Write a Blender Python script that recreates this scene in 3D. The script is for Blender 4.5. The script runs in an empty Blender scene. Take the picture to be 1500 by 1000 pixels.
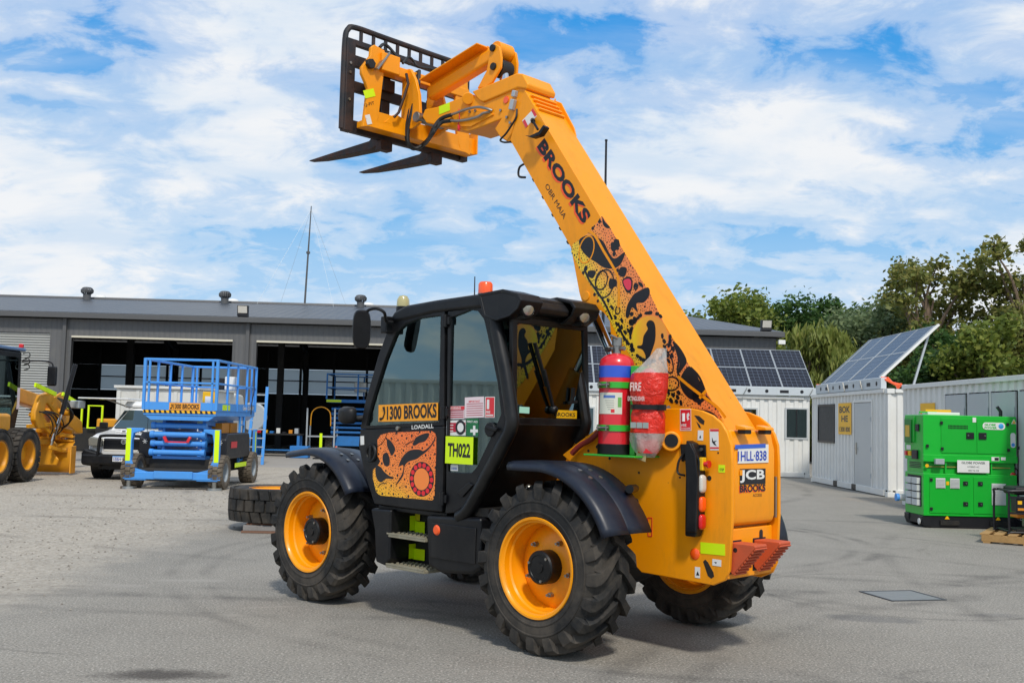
import bpy, bmesh, math, random
from mathutils import Vector, Matrix
R = math.radians
PI = math.pi
SC = bpy.context.scene
COL = SC.collection
random.seed(7)

# ------------------------------------------------------------------ camera
cam = bpy.data.cameras.new('camera'); camo = bpy.data.objects.new('camera', cam); COL.objects.link(camo)
cam.sensor_fit = 'HORIZONTAL'; cam.sensor_width = 36.0; cam.lens = 36.68
cam.clip_start = 0.05; cam.clip_end = 3000
pit, rol = R(4.2707), R(1.3672)
cf = Vector((0, math.cos(pit), math.sin(pit))); cu0 = Vector((0, -math.sin(pit), math.cos(pit))); cr0 = Vector((1, 0, 0))
cr = cr0*math.cos(rol) + cu0*math.sin(rol); cu = -cr0*math.sin(rol) + cu0*math.cos(rol)
camo.matrix_world = Matrix(((cr.x, cu.x, -cf.x, 0), (cr.y, cu.y, -cf.y, 0), (cr.z, cu.z, -cf.z, 1.6334), (0, 0, 0, 1)))
SC.camera = camo

# ------------------------------------------------------------------ sky and sun
SKY_OFF = (4.2, 9.9, 0)
SUN_AZ, SUN_EL = R(168), R(50)          # azimuth clockwise from +Y (away from the camera): behind the camera
world = bpy.data.worlds.new('World'); SC.world = world; world.use_nodes = True
nt = world.node_tree; nt.nodes.clear()
def WN(t, **k):
    n = nt.nodes.new(t)
    for a, b in k.items(): setattr(n, a, b)
    return n
def WL(a, b): nt.links.new(a, b)
def wmath(op, a, b=None, clamp=False):
    n = WN('ShaderNodeMath', operation=op); n.use_clamp = clamp
    for i, v in enumerate((a, b)):
        if v is None: continue
        if isinstance(v, (int, float)): n.inputs[i].default_value = v
        else: WL(v, n.inputs[i])
    return n.outputs[0]
def wramp(f, stops, interp='EASE'):
    n = WN('ShaderNodeValToRGB'); n.color_ramp.interpolation = interp
    e = n.color_ramp.elements
    while len(e) < len(stops): e.new(.5)
    for q, (p, c) in zip(e, stops): q.position = p; q.color = (c[0], c[1], c[2], 1) if not isinstance(c, (int, float)) else (c, c, c, 1)
    WL(f, n.inputs[0]); return n.outputs[0]
sky = WN('ShaderNodeTexSky', sky_type='NISHITA', sun_disc=False)
sky.sun_elevation = SUN_EL; sky.sun_rotation = SUN_AZ; sky.air_density = 1.0; sky.dust_density = .15; sky.ozone_density = 2.0; sky.altitude = 20
tc = WN('ShaderNodeTexCoord'); sx = WN('ShaderNodeSeparateXYZ'); WL(tc.outputs['Generated'], sx.inputs[0])
zz = wmath('ADD', wmath('MAXIMUM', sx.outputs[2], 0.0), .30)
cx = WN('ShaderNodeCombineXYZ'); WL(wmath('DIVIDE', sx.outputs[0], zz), cx.inputs[0]); WL(wmath('DIVIDE', sx.outputs[1], zz), cx.inputs[1])
def wnoise(scale, detail, rough, dist, off, stretch=(1, 1, 1)):
    m = WN('ShaderNodeMapping'); m.inputs['Location'].default_value = off; m.inputs['Scale'].default_value = stretch; WL(cx.outputs[0], m.inputs[0])
    n = WN('ShaderNodeTexNoise'); n.inputs['Scale'].default_value = scale; n.inputs['Detail'].default_value = detail
    n.inputs['Roughness'].default_value = rough; n.inputs['Distortion'].default_value = dist
    WL(m.outputs[0], n.inputs['Vector']); return n.outputs['Fac']
n1 = wnoise(1.35, 4, .5, .2, SKY_OFF)
n2 = wnoise(7.5, 11, .62, .35, (7.7, 4.2, 0), (1, 1.2, 1))
mix = wmath('ADD', wmath('MULTIPLY', n1, .64), wmath('MULTIPLY', n2, .36))
cover = wramp(mix, [(.40, 0.0), (.47, .50), (.56, .98)])
veil = wramp(wnoise(2.0, 7, .55, .2, (9.3, 2.9, 0), (.6, 1.8, 1)), [(.42, .0), (.70, .45)])
haze_ = wramp(sx.outputs[2], [(.0, .45), (.09, .30), (.22, .0)], 'EASE')
both = wmath('MAXIMUM', wmath('MAXIMUM', cover, veil), haze_)
shade = wramp(wnoise(3.4, 8, .58, .2, (4.4, 6.1, 0), (.8, 1.4, 1)), [(.34, (.74, .85, .97)), (.60, (1.0, 1.0, 1.0))])
blue = wramp(sx.outputs[2], [(.0, (3.9, 6.3, 8.8)), (.16, (2.0, 5.0, 8.5)), (.36, (.25, 3.1, 7.8)), (1.0, (.5, 2.2, 6.0))], 'LINEAR')
skym = WN('ShaderNodeMixRGB'); skym.inputs[0].default_value = .9; WL(sky.outputs[0], skym.inputs[1]); WL(blue, skym.inputs[2])
cl = WN('ShaderNodeMixRGB', blend_type='MULTIPLY'); cl.inputs[0].default_value = 1.0; cl.inputs[1].default_value = (8.6, 8.75, 8.95, 1); WL(shade, cl.inputs[2])
fin = WN('ShaderNodeMixRGB'); WL(both, fin.inputs[0]); WL(skym.outputs[0], fin.inputs[1]); WL(cl.outputs[0], fin.inputs[2])
bg = WN('ShaderNodeBackground'); bg.inputs[1].default_value = .105; WL(fin.outputs[0], bg.inputs[0])
wo = WN('ShaderNodeOutputWorld'); WL(bg.outputs[0], wo.inputs[0])
sun = bpy.data.lights.new('sun', 'SUN'); sun.energy = 2.75; sun.angle = R(6); sun.color = (1, .95, .87)
suno = bpy.data.objects.new('sun', sun); COL.objects.link(suno)
sd = Vector((math.sin(SUN_AZ)*math.cos(SUN_EL), math.cos(SUN_AZ)*math.cos(SUN_EL), math.sin(SUN_EL)))
suno.rotation_euler = sd.to_track_quat('Z', 'Y').to_euler(); suno.location = sd*60
SC.view_settings.view_transform = 'Standard'; SC.view_settings.look = 'None'; SC.view_settings.exposure = 0.0; SC.view_settings.gamma = 1
SC.render.engine = 'CYCLES'
SC.cycles.max_bounces = 8; SC.cycles.transparent_max_bounces = 16

# ------------------------------------------------------------------ materials
def lin(c):
    if isinstance(c, str): c = [int(c[i:i+2], 16) for i in (0, 2, 4)]
    return tuple(((v/255)/12.92 if v/255 <= .04045 else ((v/255+.055)/1.055)**2.4) for v in c)
class NT:
    def __init__(s, name):
        s.m = bpy.data.materials.new(name); s.m.use_nodes = True; s.t = s.m.node_tree; s.t.nodes.clear()
        s.out = s.t.nodes.new('ShaderNodeOutputMaterial'); s.b = s.t.nodes.new('ShaderNodeBsdfPrincipled'); s.l(s.b.outputs[0], s.out.inputs[0])
        s.tc = s.t.nodes.new('ShaderNodeTexCoord')
    def n(s, t, **k):
        n = s.t.nodes.new(t)
        for a, b in k.items(): setattr(n, a, b)
        return n
    def l(s, a, b): s.t.links.new(a, b)
    def put(s, inp, v):
        if isinstance(v, (int, float)): inp.default_value = (v, v, v, 1) if inp.type == 'RGBA' else v
        elif isinstance(v, tuple): inp.default_value = (*v, 1) if len(v) == 3 and inp.type == 'RGBA' else v
        else: s.l(v, inp)
    def noise(s, scale, detail=5, rough=.55, dist=0, coord='Object', stretch=None):
        n = s.n('ShaderNodeTexNoise'); n.inputs['Scale'].default_value = scale; n.inputs['Detail'].default_value = detail
        n.inputs['Roughness'].default_value = rough; n.inputs['Distortion'].default_value = dist
        v = s.tc.outputs[coord]
        if stretch:
            mp = s.n('ShaderNodeMapping'); mp.inputs['Scale'].default_value = stretch; s.l(v, mp.inputs[0]); v = mp.outputs[0]
        s.l(v, n.inputs['Vector']); return n.outputs['Fac']
    def ramp(s, f, stops, interp='LINEAR'):
        n = s.n('ShaderNodeValToRGB'); n.color_ramp.interpolation = interp; e = n.color_ramp.elements
        while len(e) < len(stops): e.new(.5)
        for q, (p, c) in zip(e, stops): q.position = p; q.color = (c, c, c, 1) if isinstance(c, (int, float)) else (*c, 1)
        s.l(f, n.inputs[0]); return n.outputs[0]
    def mix(s, f, a, b, bt='MIX'):
        n = s.n('ShaderNodeMixRGB', blend_type=bt); s.put(n.inputs[0], f); s.put(n.inputs[1], a); s.put(n.inputs[2], b); return n.outputs[0]
    def math(s, op, a, b=0, c=0):
        n = s.n('ShaderNodeMath', operation=op); s.put(n.inputs[0], a); s.put(n.inputs[1], b); s.put(n.inputs[2], c); return n.outputs[0]
    def bump(s, h, strength=.3, dist=.01, prev=None):
        n = s.n('ShaderNodeBump'); n.inputs['Strength'].default_value = strength; n.inputs['Distance'].default_value = dist; s.l(h, n.inputs['Height'])
        if prev: s.l(prev, n.inputs['Normal'])
        return n.outputs[0]
    def xyz(s, coord='Object'):
        n = s.n('ShaderNodeSeparateXYZ'); s.l(s.tc.outputs[coord], n.inputs[0]); return n.outputs
    def set(s, **k):
        for a, v in k.items(): s.put(s.b.inputs[a.replace('_', ' ')], v)
        return s.m
def mat(name, c, rough=.5, metal=0, var=.08, vs=2.5, bump=0, bs=60, coat=0, dirt=None, ds=3.0, damt=.5, spec=.5, bd=.004, streak=None, chips=None):
    t = NT(name); c = lin(c)
    lo = tuple(max(0, x*(1-var)) for x in c); hi = tuple(min(1, x*(1+var)) for x in c)
    col = t.mix(t.noise(vs, 6, .6), lo, hi)
    rg = t.math('MULTIPLY_ADD', t.noise(vs*3.3, 5, .6), .25, rough-.12)
    if dirt:
        f = t.math('MULTIPLY', t.ramp(t.noise(ds, 9, .68, .3), [(.42, 0.0), (.72, 1.0)]), damt)
        col = t.mix(f, col, lin(dirt)); rg = t.mix(f, rg, .9)
    if streak:
        f2 = t.math('MULTIPLY', t.ramp(t.noise(2.6, 8, .7, .3, stretch=(2.4, 2.4, .5)), [(.54, 0.0), (.78, 1.0)]), streak[1]); col = t.mix(f2, col, lin(streak[0])); rg = t.mix(f2, rg, .8)
    if chips:
        f3 = t.math('MULTIPLY', t.ramp(t.noise(26, 3, .6), [(.70, 0.0), (.74, 1.0)]), t.ramp(t.noise(1.7, 4, .6), [(.48, 0.0), (.62, chips[1])])); col = t.mix(f3, col, lin(chips[0]))
    t.set(Base_Color=col, Roughness=rg, Metallic=metal, Coat_Weight=coat, Specular_IOR_Level=spec)
    t.b.inputs['Coat Roughness'].default_value = .12
    if bump: t.set(Normal=t.bump(t.noise(bs, 6, .6), bump, bd))
    return t.m
def emis(name, c, strength):
    t = NT(name); return t.set(Base_Color=lin(c), Emission_Color=lin(c), Emission_Strength=strength)
def glass(name, tint, refl=1.0, trans=1.0, rough=.02):
    t = NT(name); t.t.nodes.remove(t.b)
    a = t.n('ShaderNodeBsdfTransparent'); a.inputs[0].default_value = (*lin(tint), 1)
    g = t.n('ShaderNodeBsdfGlossy'); g.inputs['Roughness'].default_value = rough; g.inputs[0].default_value = (.66, .90, .92, 1)
    fr = t.n('ShaderNodeFresnel'); fr.inputs[0].default_value = 1.5
    f = t.math('MULTIPLY', fr.outputs[0], 2.0*refl)
    m = t.n('ShaderNodeMixShader'); t.l(f, m.inputs[0]); t.l(a.outputs[0], m.inputs[1]); t.l(g.outputs[0], m.inputs[2])
    t.l(m.outputs[0], t.out.inputs[0]); return t.m
M = {}
M['orange'] = mat('orange_paint', 'ff9d00', .42, var=.05, coat=.08, dirt='b8802c', ds=2.2, damt=.22, spec=.35, streak=('8f6426', .32), chips=('4a3a26', .8))
M['orange_in'] = mat('orange_paint_shaded_dirty', 'd98408', .5, var=.08, dirt='7a5a30', ds=6, damt=.45)  # darker orange for inner parts: shade put into the colour, besides the dirt
M['rim'] = mat('orange_rim_paint', 'ffa000', .35, var=.04, coat=.15, dirt='b07a2a', ds=5, damt=.25, spec=.4, streak=('94702f', .35), chips=('4a3a26', .7))
M['black'] = mat('black_paint', '08090b', .40, var=.25, coat=.05, dirt='45433f', ds=4, damt=.18, spec=.35)
M['blackplastic'] = mat('black_plastic', '090a0e', .42, var=.2, bump=.1, bs=220, dirt='4a4741', ds=3, damt=.16, spec=.35, streak=('55514a', .15))
M['fender'] = mat('slate_plastic', '121a29', .38, var=.15, bump=.08, bs=250, dirt='4c4d50', ds=3, damt=.18, spec=.4, streak=('5a5a58', .2))
M['dark'] = mat('dark_steel', '141414', .6, var=.3, dirt='3a3328', ds=6, damt=.5)
M['rubber'] = mat('tyre_rubber', '181817', .78, var=.25, vs=8, bump=.3, bs=70, dirt='6a6053', ds=3, damt=.55, streak=('6a6053', .3))
M['rubber_tan'] = mat('dusty_tyre_rubber', '5b5145', .85, var=.25, vs=8, bump=.25, bs=60, dirt='857966', ds=6, damt=.6)
M['fork'] = mat('rusty_black_steel', '2a211e', .55, metal=.3, var=.3, vs=10, dirt='6b3c22', ds=9, damt=.5)
M['frame'] = mat('fork_frame_paint', '1e1f22', .5, var=.25, vs=6, dirt='5e3a26', ds=6, damt=.45)
M['chrome'] = mat('chrome_rod', 'd5d8da', .12, metal=1, var=.03)
M['steel'] = mat('bare_steel', '9a9891', .35, metal=.9, var=.2, vs=12)
M['galv'] = mat('galvanised_steel', 'b4babd', .5, metal=.35, var=.12, vs=14)
M['lime'] = mat('reflective_lime', 'd6f500', .4, var=.04)
M['white'] = mat('white_paint', 'e4e3dd', .5, var=.04)
M['ink'] = mat('black_print', '15151a', .45, var=.1)
M['red'] = mat('red_paint', 'd8202c', .3, var=.05, coat=.4)
M['orangelens'] = mat('orange_lens', 'ff5a12', .2, var=.05, coat=.6)
M['redlens'] = mat('red_lens', 'cf0f16', .2, var=.05, coat=.6)
M['clearlens'] = mat('clear_lens', 'cfcabf', .15, var=.1, coat=.6)
M['hose'] = mat('hose_rubber', '1b1b1b', .55, var=.2)
M['cabglass'] = glass('cab_glass', 'b0d2ca', 2.0)
M['rearglass'] = glass('rear_cab_glass', '54767c', 2.2)
M['sideglass'] = glass('right_cab_glass', '5d8084', 2.0)
M['lampglass'] = mat('lamp_reflector', 'a8a79c', .22, metal=.55, var=.35, vs=40)
M['carglass'] = glass('dark_glass', '31525f', 1.6)

# ------------------------------------------------------------------ geometry helpers
class G:
    def __init__(s): s.v = []; s.f = []
    def add(s, v, f):
        n = len(s.v); s.v += [tuple(p) for p in v]; s.f += [tuple(i+n for i in q) for q in f]; return s
    def box(s, x0, x1, y0, y1, z0, z1):
        v = [(x, y, z) for x in (x0, x1) for y in (y0, y1) for z in (z0, z1)]
        return s.add(v, [(0,1,3,2),(4,6,7,5),(0,4,5,1),(2,3,7,6),(0,2,6,4),(1,5,7,3)])
    def obox(s, c, a, b, d):      # centre and three half-axis vectors
        c, a, b, d = Vector(c), Vector(a), Vector(b), Vector(d)
        v = [c+a*i+b*j+d*k for i in (-1, 1) for j in (-1, 1) for k in (-1, 1)]
        return s.add(v, [(0,1,3,2),(4,6,7,5),(0,4,5,1),(2,3,7,6),(0,2,6,4),(1,5,7,3)])
    def bar(s, p, q, w, h, up=(0, 0, 1)):  # rectangular bar from p to q
        p, q = Vector(p), Vector(q); d = (q-p); L = d.length; d.normalize(); u = Vector(up)
        if abs(d.dot(u)) > .98: u = Vector((1, 0, 0))
        sd_ = d.cross(u).normalized(); u = sd_.cross(d).normalized()
        return s.obox((p+q)/2, d*L/2, sd_*w/2, u*h/2)
    def prism(s, poly, axis, a, b):
        def P(p, h): return {'x': (h, p[0], p[1]), 'y': (p[0], h, p[1]), 'z': (p[0], p[1], h)}[axis]
        n = len(poly)
        return s.add([P(p, a) for p in poly]+[P(p, b) for p in poly], [tuple(range(n))[::-1], tuple(range(n, 2*n))]+[(i, (i+1) % n, n+(i+1) % n, n+i) for i in range(n)])
    def ring(s, outer, inner, axis, a, b):
        def P(p, h): return {'x': (h, p[0], p[1]), 'y': (p[0], h, p[1]), 'z': (p[0], p[1], h)}[axis]
        n = len(outer); v = [P(p, a) for p in outer]+[P(p, a) for p in inner]+[P(p, b) for p in outer]+[P(p, b) for p in inner]
        f = []
        for i in range(n):
            j = (i+1) % n
            f += [(i, j, n+j, n+i), (2*n+i, 3*n+i, 3*n+j, 2*n+j), (i, 2*n+i, 2*n+j, j), (n+i, n+j, 3*n+j, 3*n+i)]
        return s.add(v, f)
    def cyl(s, p, q, r0, r1=None, n=16):
        r1 = r0 if r1 is None else r1; p, q = Vector(p), Vector(q); d = (q-p).normalized()
        u = d.orthogonal().normalized(); w = d.cross(u)
        v = [p+(u*math.cos(t)+w*math.sin(t))*r0 for t in [2*PI*i/n for i in range(n)]]+[q+(u*math.cos(t)+w*math.sin(t))*r1 for t in [2*PI*i/n for i in range(n)]]
        return s.add(v, [tuple(range(n))[::-1], tuple(range(n, 2*n))]+[(i, (i+1) % n, n+(i+1) % n, n+i) for i in range(n)])
    def tube(s, pts, r, n=8, closed=False):
        pts = [Vector(p) for p in pts]; N = len(pts); v = []; f = []; u = None
        for i, p in enumerate(pts):
            a = pts[i-1] if (i > 0 or closed) else p; b = pts[(i+1) % N] if (i < N-1 or closed) else p
            d = (b-a).normalized()
            u = d.orthogonal().normalized() if u is None else (u-d*u.dot(d)).normalized()
            w = d.cross(u); rr = r[i] if isinstance(r, (list, tuple)) else r
            v += [p+(u*math.cos(2*PI*k/n)+w*math.sin(2*PI*k/n))*rr for k in range(n)]
        for i in range(N if closed else N-1):
            j = (i+1) % N
            f += [(i*n+k, i*n+(k+1) % n, j*n+(k+1) % n, j*n+k) for k in range(n)]
        if not closed: f += [tuple(range(n))[::-1], tuple(range((N-1)*n, N*n))]
        return s.add(v, f)
    def lathe(s, prof, o=(0, 0, 0), axis=(0, 1, 0), n=48, a0=0, a1=2*PI, close=False):
        # prof: (radius, height along axis)
        ax = Vector(axis).normalized(); o = Vector(o)
        u = ax.orthogonal().normalized(); w = ax.cross(u); full = abs(a1-a0-2*PI) < 1e-6; m = n if full else n+1; k = len(prof); v = []; f = []
        for i in range(m):
            t = a0+(a1-a0)*i/n; d = u*math.cos(t)+w*math.sin(t)
            v += [o+d*r+ax*h for r, h in prof]
        for i in range(n):
            j = (i+1) % m
            for q in range(k if close else k-1):
                q2 = (q+1) % k
                f.append((i*k+q, i*k+q2, j*k+q2, j*k+q))
        return s.add(v, f)
    def grid(s, rows):       # rows of points -> quads
        n = len(rows[0]); v = [p for r in rows for p in r]; f = []
        for i in range(len(rows)-1):
            for j in range(n-1): f.append((i*n+j, i*n+j+1, (i+1)*n+j+1, (i+1)*n+j))
        return s.add(v, f)
    def loft(s, rings, caps=True):
        n = len(rings[0]); v = [p for r in rings for p in r]; f = []
        for i in range(len(rings)-1):
            for j in range(n): k = (j+1) % n; f.append((i*n+j, i*n+k, (i+1)*n+k, (i+1)*n+j))
        if caps: f += [tuple(range(n))[::-1], tuple(range((len(rings)-1)*n, len(rings)*n))]
        return s.add(v, f)
    def sphere(s, c, r, n=12, m=8, sc=(1, 1, 1)):
        c = Vector(c); v = []; f = []
        for i in range(m+1):
            a = PI*i/m
            for j in range(n): b = 2*PI*j/n; v.append(c+Vector((r*sc[0]*math.sin(a)*math.cos(b), r*sc[1]*math.sin(a)*math.sin(b), r*sc[2]*math.cos(a))))
        for i in range(m):
            for j in range(n): f.append((i*n+j, i*n+(j+1) % n, (i+1)*n+(j+1) % n, (i+1)*n+j))
        return s.add(v, f)
    def o(s, name, m, parent=None, bev=0, smooth=35, seg=2, recalc=True, thick=0):
        me = bpy.data.meshes.new(name); me.from_pydata([tuple(p) for p in s.v], [], s.f)
        if recalc:
            bm = bmesh.new(); bm.from_mesh(me); bmesh.ops.remove_doubles(bm, verts=bm.verts, dist=1e-5); bmesh.ops.recalc_face_normals(bm, faces=bm.faces); bm.to_mesh(me); bm.free()
        me.validate(); me.materials.append(M[m] if isinstance(m, str) else m)
        if smooth:
            for p in me.polygons: p.use_smooth = True
            me.set_sharp_from_angle(angle=R(smooth))
        ob = bpy.data.objects.new(name, me); COL.objects.link(ob); ob.parent = parent
        if thick:
            md = ob.modifiers.new('solid', 'SOLIDIFY'); md.thickness = thick; md.offset = 0
        if bev:
            md = ob.modifiers.new('bevel', 'BEVEL'); md.width = bev; md.segments = seg; md.limit_method = 'ANGLE'; md.angle_limit = R(40); md.harden_normals = bool(smooth)
        return ob
def thing(name, label, cat, loc=(0, 0, 0), rotz=0, group=None):
    o = bpy.data.objects.new(name, None); COL.objects.link(o); o.location = loc; o.rotation_euler = (0, 0, rotz); o.empty_display_size = .2
    o['label'] = label; o['category'] = cat
    if group: o['group'] = group
    return o
def tag(o, label, cat, group=None):
    o['label'] = label; o['category'] = cat
    if group: o['group'] = group
    return o
def struct(o): o['kind'] = 'structure'; return o
def copy_tree(o, parent=None):
    c = o.copy(); COL.objects.link(c); c.parent = parent
    for ch in o.children: copy_tree(ch, c)
    return c
def text(name, s, o, d, up, h, w, m, parent=None, bold=0.0, lift=.0, shear=0.0, n=None, th=.0006):
    # lettering fitted to a w x h field whose lower left corner is o, running along d, upright along up
    cu_ = bpy.data.curves.new(name, 'FONT'); cu_.body = s; cu_.resolution_u = 3; cu_.offset = bold; cu_.shear = shear; cu_.fill_mode = 'FRONT'
    tmp = bpy.data.objects.new(name+'_t', cu_); COL.objects.link(tmp)
    dg = bpy.context.evaluated_depsgraph_get(); me = bpy.data.meshes.new_from_object(tmp.evaluated_get(dg)); bpy.data.objects.remove(tmp); bpy.data.curves.remove(cu_)
    xs = [v.co.x for v in me.vertices]; ys = [v.co.y for v in me.vertices]; x0, x1, y0, y1 = min(xs), max(xs), min(ys), max(ys)
    d, up, o = Vector(d).normalized(), Vector(up).normalized(), Vector(o); nn = d.cross(up)
    for v in me.vertices: v.co = o+d*((v.co.x-x0)/(x1-x0)*w)+up*((v.co.y-y0)/(y1-y0)*h)+nn*lift
    me.materials.clear(); me.materials.append(M[m] if isinstance(m, str) else m)
    ob = bpy.data.objects.new(name, me); COL.objects.link(ob); ob.parent = parent; return ob
def decal(name, o, d, up, h, w, m, parent, th=.002):   # thin plate of w x h whose lower left corner is o
    d, up, o = Vector(d).normalized(), Vector(up).normalized(), Vector(o); nn = d.cross(up)
    return G().obox(o+d*w/2+up*h/2+nn*th/2, d*w/2, up*h/2, nn*th/2).o(name, m, parent, smooth=0)
def rrect(x0, x1, z0, z1, r, n=4):
    pts = []
    for cx_, cz_, a in ((x1-r, z1-r, 0), (x0+r, z1-r, 90), (x0+r, z0+r, 180), (x1-r, z0+r, 270)):
        for k in range(n+1): t = R(a+90*k/n); pts.append((cx_+r*math.cos(t), cz_+r*math.sin(t)))
    return pts
def spline(pts, n=6, closed=False):   # Catmull-Rom through points
    P_ = [Vector(p) for p in pts]; N = len(P_); out = []
    for i in range(N if closed else N-1):
        p0, p1, p2, p3 = P_[(i-1) % N if closed or i else 0], P_[i], P_[(i+1) % N], P_[(i+2) % N if closed or i+2 < N else N-1]
        for k in range(n):
            t = k/n; out.append(.5*((2*p1)+(p2-p0)*t+(2*p0-5*p1+4*p2-p3)*t*t+(3*p1-p0-3*p2+p3)*t**3))
    if not closed: out.append(P_[-1])
    return out


# ================================================================== ground
t = NT('yard_ground')
ox, oy, oz = t.xyz()
big = t.noise(.35, 6, .55, .2); mid = t.noise(2.2, 7, .6); fine = t.noise(22, 6, .8); spk = t.noise(58, 3, .7)
asph = t.mix(t.ramp(big, [(.32, 0.0), (.68, 1.0)]), lin('79766e'), lin('908b81'))
asph = t.mix(t.math('MULTIPLY', t.ramp(mid, [(.40, 0.0), (.75, 1.0)]), .35), asph, lin('625e57'))
asph = t.mix(t.math('MULTIPLY', t.ramp(fine, [(.38, 0.0), (.62, 1.0)]), .55), asph, lin('9d978c'))
asph = t.mix(t.ramp(spk, [(.55, 0.0), (.66, .85)]), asph, lin('c6c0b5'))
asph = t.mix(t.ramp(spk, [(.32, .9), (.45, 0.0)]), asph, lin('403e3b'))
grav = t.mix(t.ramp(t.noise(.6, 6, .6, .3), [(.3, 0.0), (.7, 1.0)]), lin('9f9687'), lin('b5aa98'))
grav = t.mix(t.ramp(t.noise(7, 8, .75), [(.42, 0.0), (.62, .6)]), grav, lin('8a8174'))
vor = t.n('ShaderNodeTexVoronoi'); vor.inputs['Scale'].default_value = 34; t.l(t.tc.outputs['Object'], vor.inputs['Vector'])
grav = t.mix(.5, grav, t.mix(t.ramp(vor.outputs['Color'], [(.1, 0.0), (.9, 1.0)]), lin('857c70'), lin('cbc4b7')))
# edge where the loose gravel gives way to asphalt
edge = t.math('ADD', t.math('ADD', ox, 4.45), t.math('MULTIPLY', t.math('SUBTRACT', t.noise(.55, 8, .7), .5), 2.6))
gm_ = t.ramp(t.math('MULTIPLY_ADD', edge, .7, .5), [(.05, 1.0), (.5, .7), (.9, 0.0)])
conc = t.mix(t.noise(.8, 6, .6), lin('96918a'), lin('a5a098'))
cm_ = t.ramp(t.math('MULTIPLY_ADD', t.math('ADD', oy, t.math('MULTIPLY', t.noise(1, 5), .8)), .5, -15.8), [(.3, 0.0), (.7, 1.0)])
cm_ = t.math('MULTIPLY', cm_, t.ramp(t.math('MULTIPLY_ADD', ox, .25, .5), [(.2, 1.0), (.5, 0.0)]))
col = t.mix(gm_, asph, grav); col = t.mix(cm_, col, conc)
def stain(cx_, cy_, rx_, ry_, ang, amt, c, soft=.35, nz=.9, ns=3.0):
    global col
    ca, sa = math.cos(ang), math.sin(ang)
    dx = t.math('SUBTRACT', ox, cx_); dy = t.math('SUBTRACT', oy, cy_)
    u = t.math('DIVIDE', t.math('ADD', t.math('MULTIPLY', dx, ca), t.math('MULTIPLY', dy, sa)), rx_)
    v = t.math('DIVIDE', t.math('SUBTRACT', t.math('MULTIPLY', dy, ca), t.math('MULTIPLY', dx, sa)), ry_)
    d = t.math('ADD', t.math('SQRT', t.math('ADD', t.math('MULTIPLY', u, u), t.math('MULTIPLY', v, v))), t.math('MULTIPLY', t.math('SUBTRACT', t.noise(ns, 7, .65), .5), nz*2))
    col = t.mix(t.math('MULTIPLY', t.ramp(d, [(.9-soft, 1.0), (1.0, 0.0)]), amt), col, lin(c))
def arc(cx_, cy_, r, w, amt, c='3e3c3a', ns=.8):
    global col
    dx = t.math('SUBTRACT', ox, cx_); dy = t.math('SUBTRACT', oy, cy_)
    d = t.math('ABSOLUTE', t.math('SUBTRACT', t.math('SQRT', t.math('ADD', t.math('MULTIPLY', dx, dx), t.math('MULTIPLY', dy, dy))), r))
    m = t.math('MULTIPLY', t.ramp(t.math('DIVIDE', d, w), [(.25, 1.0), (1.0, 0.0)]), t.ramp(t.noise(ns, 5, .6), [(.40, 0.0), (.60, 1.0)]))
    m = t.math('MULTIPLY', m, t.ramp(t.noise(9, 4, .7), [(.25, .35), (.6, 1.0)]))
    col = t.mix(t.math('MULTIPLY', m, amt*1.1), col, lin(c))
stain(-2.15, 6.62, .48, .18, .08, .75, '352f2c', .5)
stain(3.15, 9.12, .45, .20, -.15, .38, '484b50', .2, .35)
stain(4.4, 9.45, .25, .10, 0, .3, '505054', .3)
stain(-2.3, 8.6, .22, .08, .05, .6, 'a8a296', .5); stain(-3.1, 10.3, .5, .10, .1, .5, 'a09b92', .5); stain(-2.0, 9.0, .3, .05, .3, .4, 'a09a90', .5); stain(-3.6, 9.9, .3, .12, .1, .45, 'a39d94', .5)
stain(-6.5, 17.5, 1.0, .25, .1, .35, '6f675c', .5); stain(-8, 20, 1.5, .4, .1, .3, '7a7064', .5); stain(9.0, 24, 1.6, 1.0, 0, .35, 'a58e72', .6)
for a in ((1.2, 15.2, 3.9, .12, .45), (1.2, 15.2, 3.6, .10, .35), (5.5, 13.8, 4.6, .11, .30), (-2, 22, 12.6, .16, .38), (-2, 22, 13.4, .14, .3), (4, 30, 19.5, .15, .3), (9, 3, 9.2, .14, .35), (9, 3, 8.7, .13, .28), (3.9, 10.5, 1.35, .05, .35), (-6, 30, 14, .2, .3), (12, 20, 9.5, .16, .3), (20, 9, 15.8, .14, .3), (2, 12, 5.2, .1, .3), (2, 12, 5.55, .1, .28), (-3, 3, 6.4, .13, .3), (-3, 3, 6.9, .12, .26), (7, 25, 13.2, .15, .34), (7, 25, 14.0, .15, .3)): arc(*a)
vc = t.n('ShaderNodeTexVoronoi', feature='DISTANCE_TO_EDGE'); vc.inputs['Scale'].default_value = .42
mp_ = t.n('ShaderNodeMixRGB'); mp_.inputs[0].default_value = .18; t.l(t.tc.outputs['Object'], mp_.inputs[1]); nz_ = t.n('ShaderNodeTexNoise'); nz_.inputs['Scale'].default_value = 2.2; nz_.inputs['Detail'].default_value = 6; t.l(t.tc.outputs['Object'], nz_.inputs['Vector']); t.l(nz_.outputs['Color'], mp_.inputs[2]); t.l(mp_.outputs[0], vc.inputs['Vector'])
crk = t.math('MULTIPLY', t.ramp(vc.outputs['Distance'], [(.0, 1.0), (.006, 0.0)]), t.ramp(t.noise(.5, 4, .6), [(.54, 0.0), (.66, .35)]))
col = t.mix(t.math('MULTIPLY', crk, t.math('SUBTRACT', 1.0, gm_)), col, lin('3a3733'))
col = t.mix(t.math('MULTIPLY', t.ramp(t.noise(1.1, 8, .72, .6, stretch=(1, .35, 1)), [(.52, 0.0), (.72, 1.0)]), .28), col, lin('a39d92'))
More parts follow.
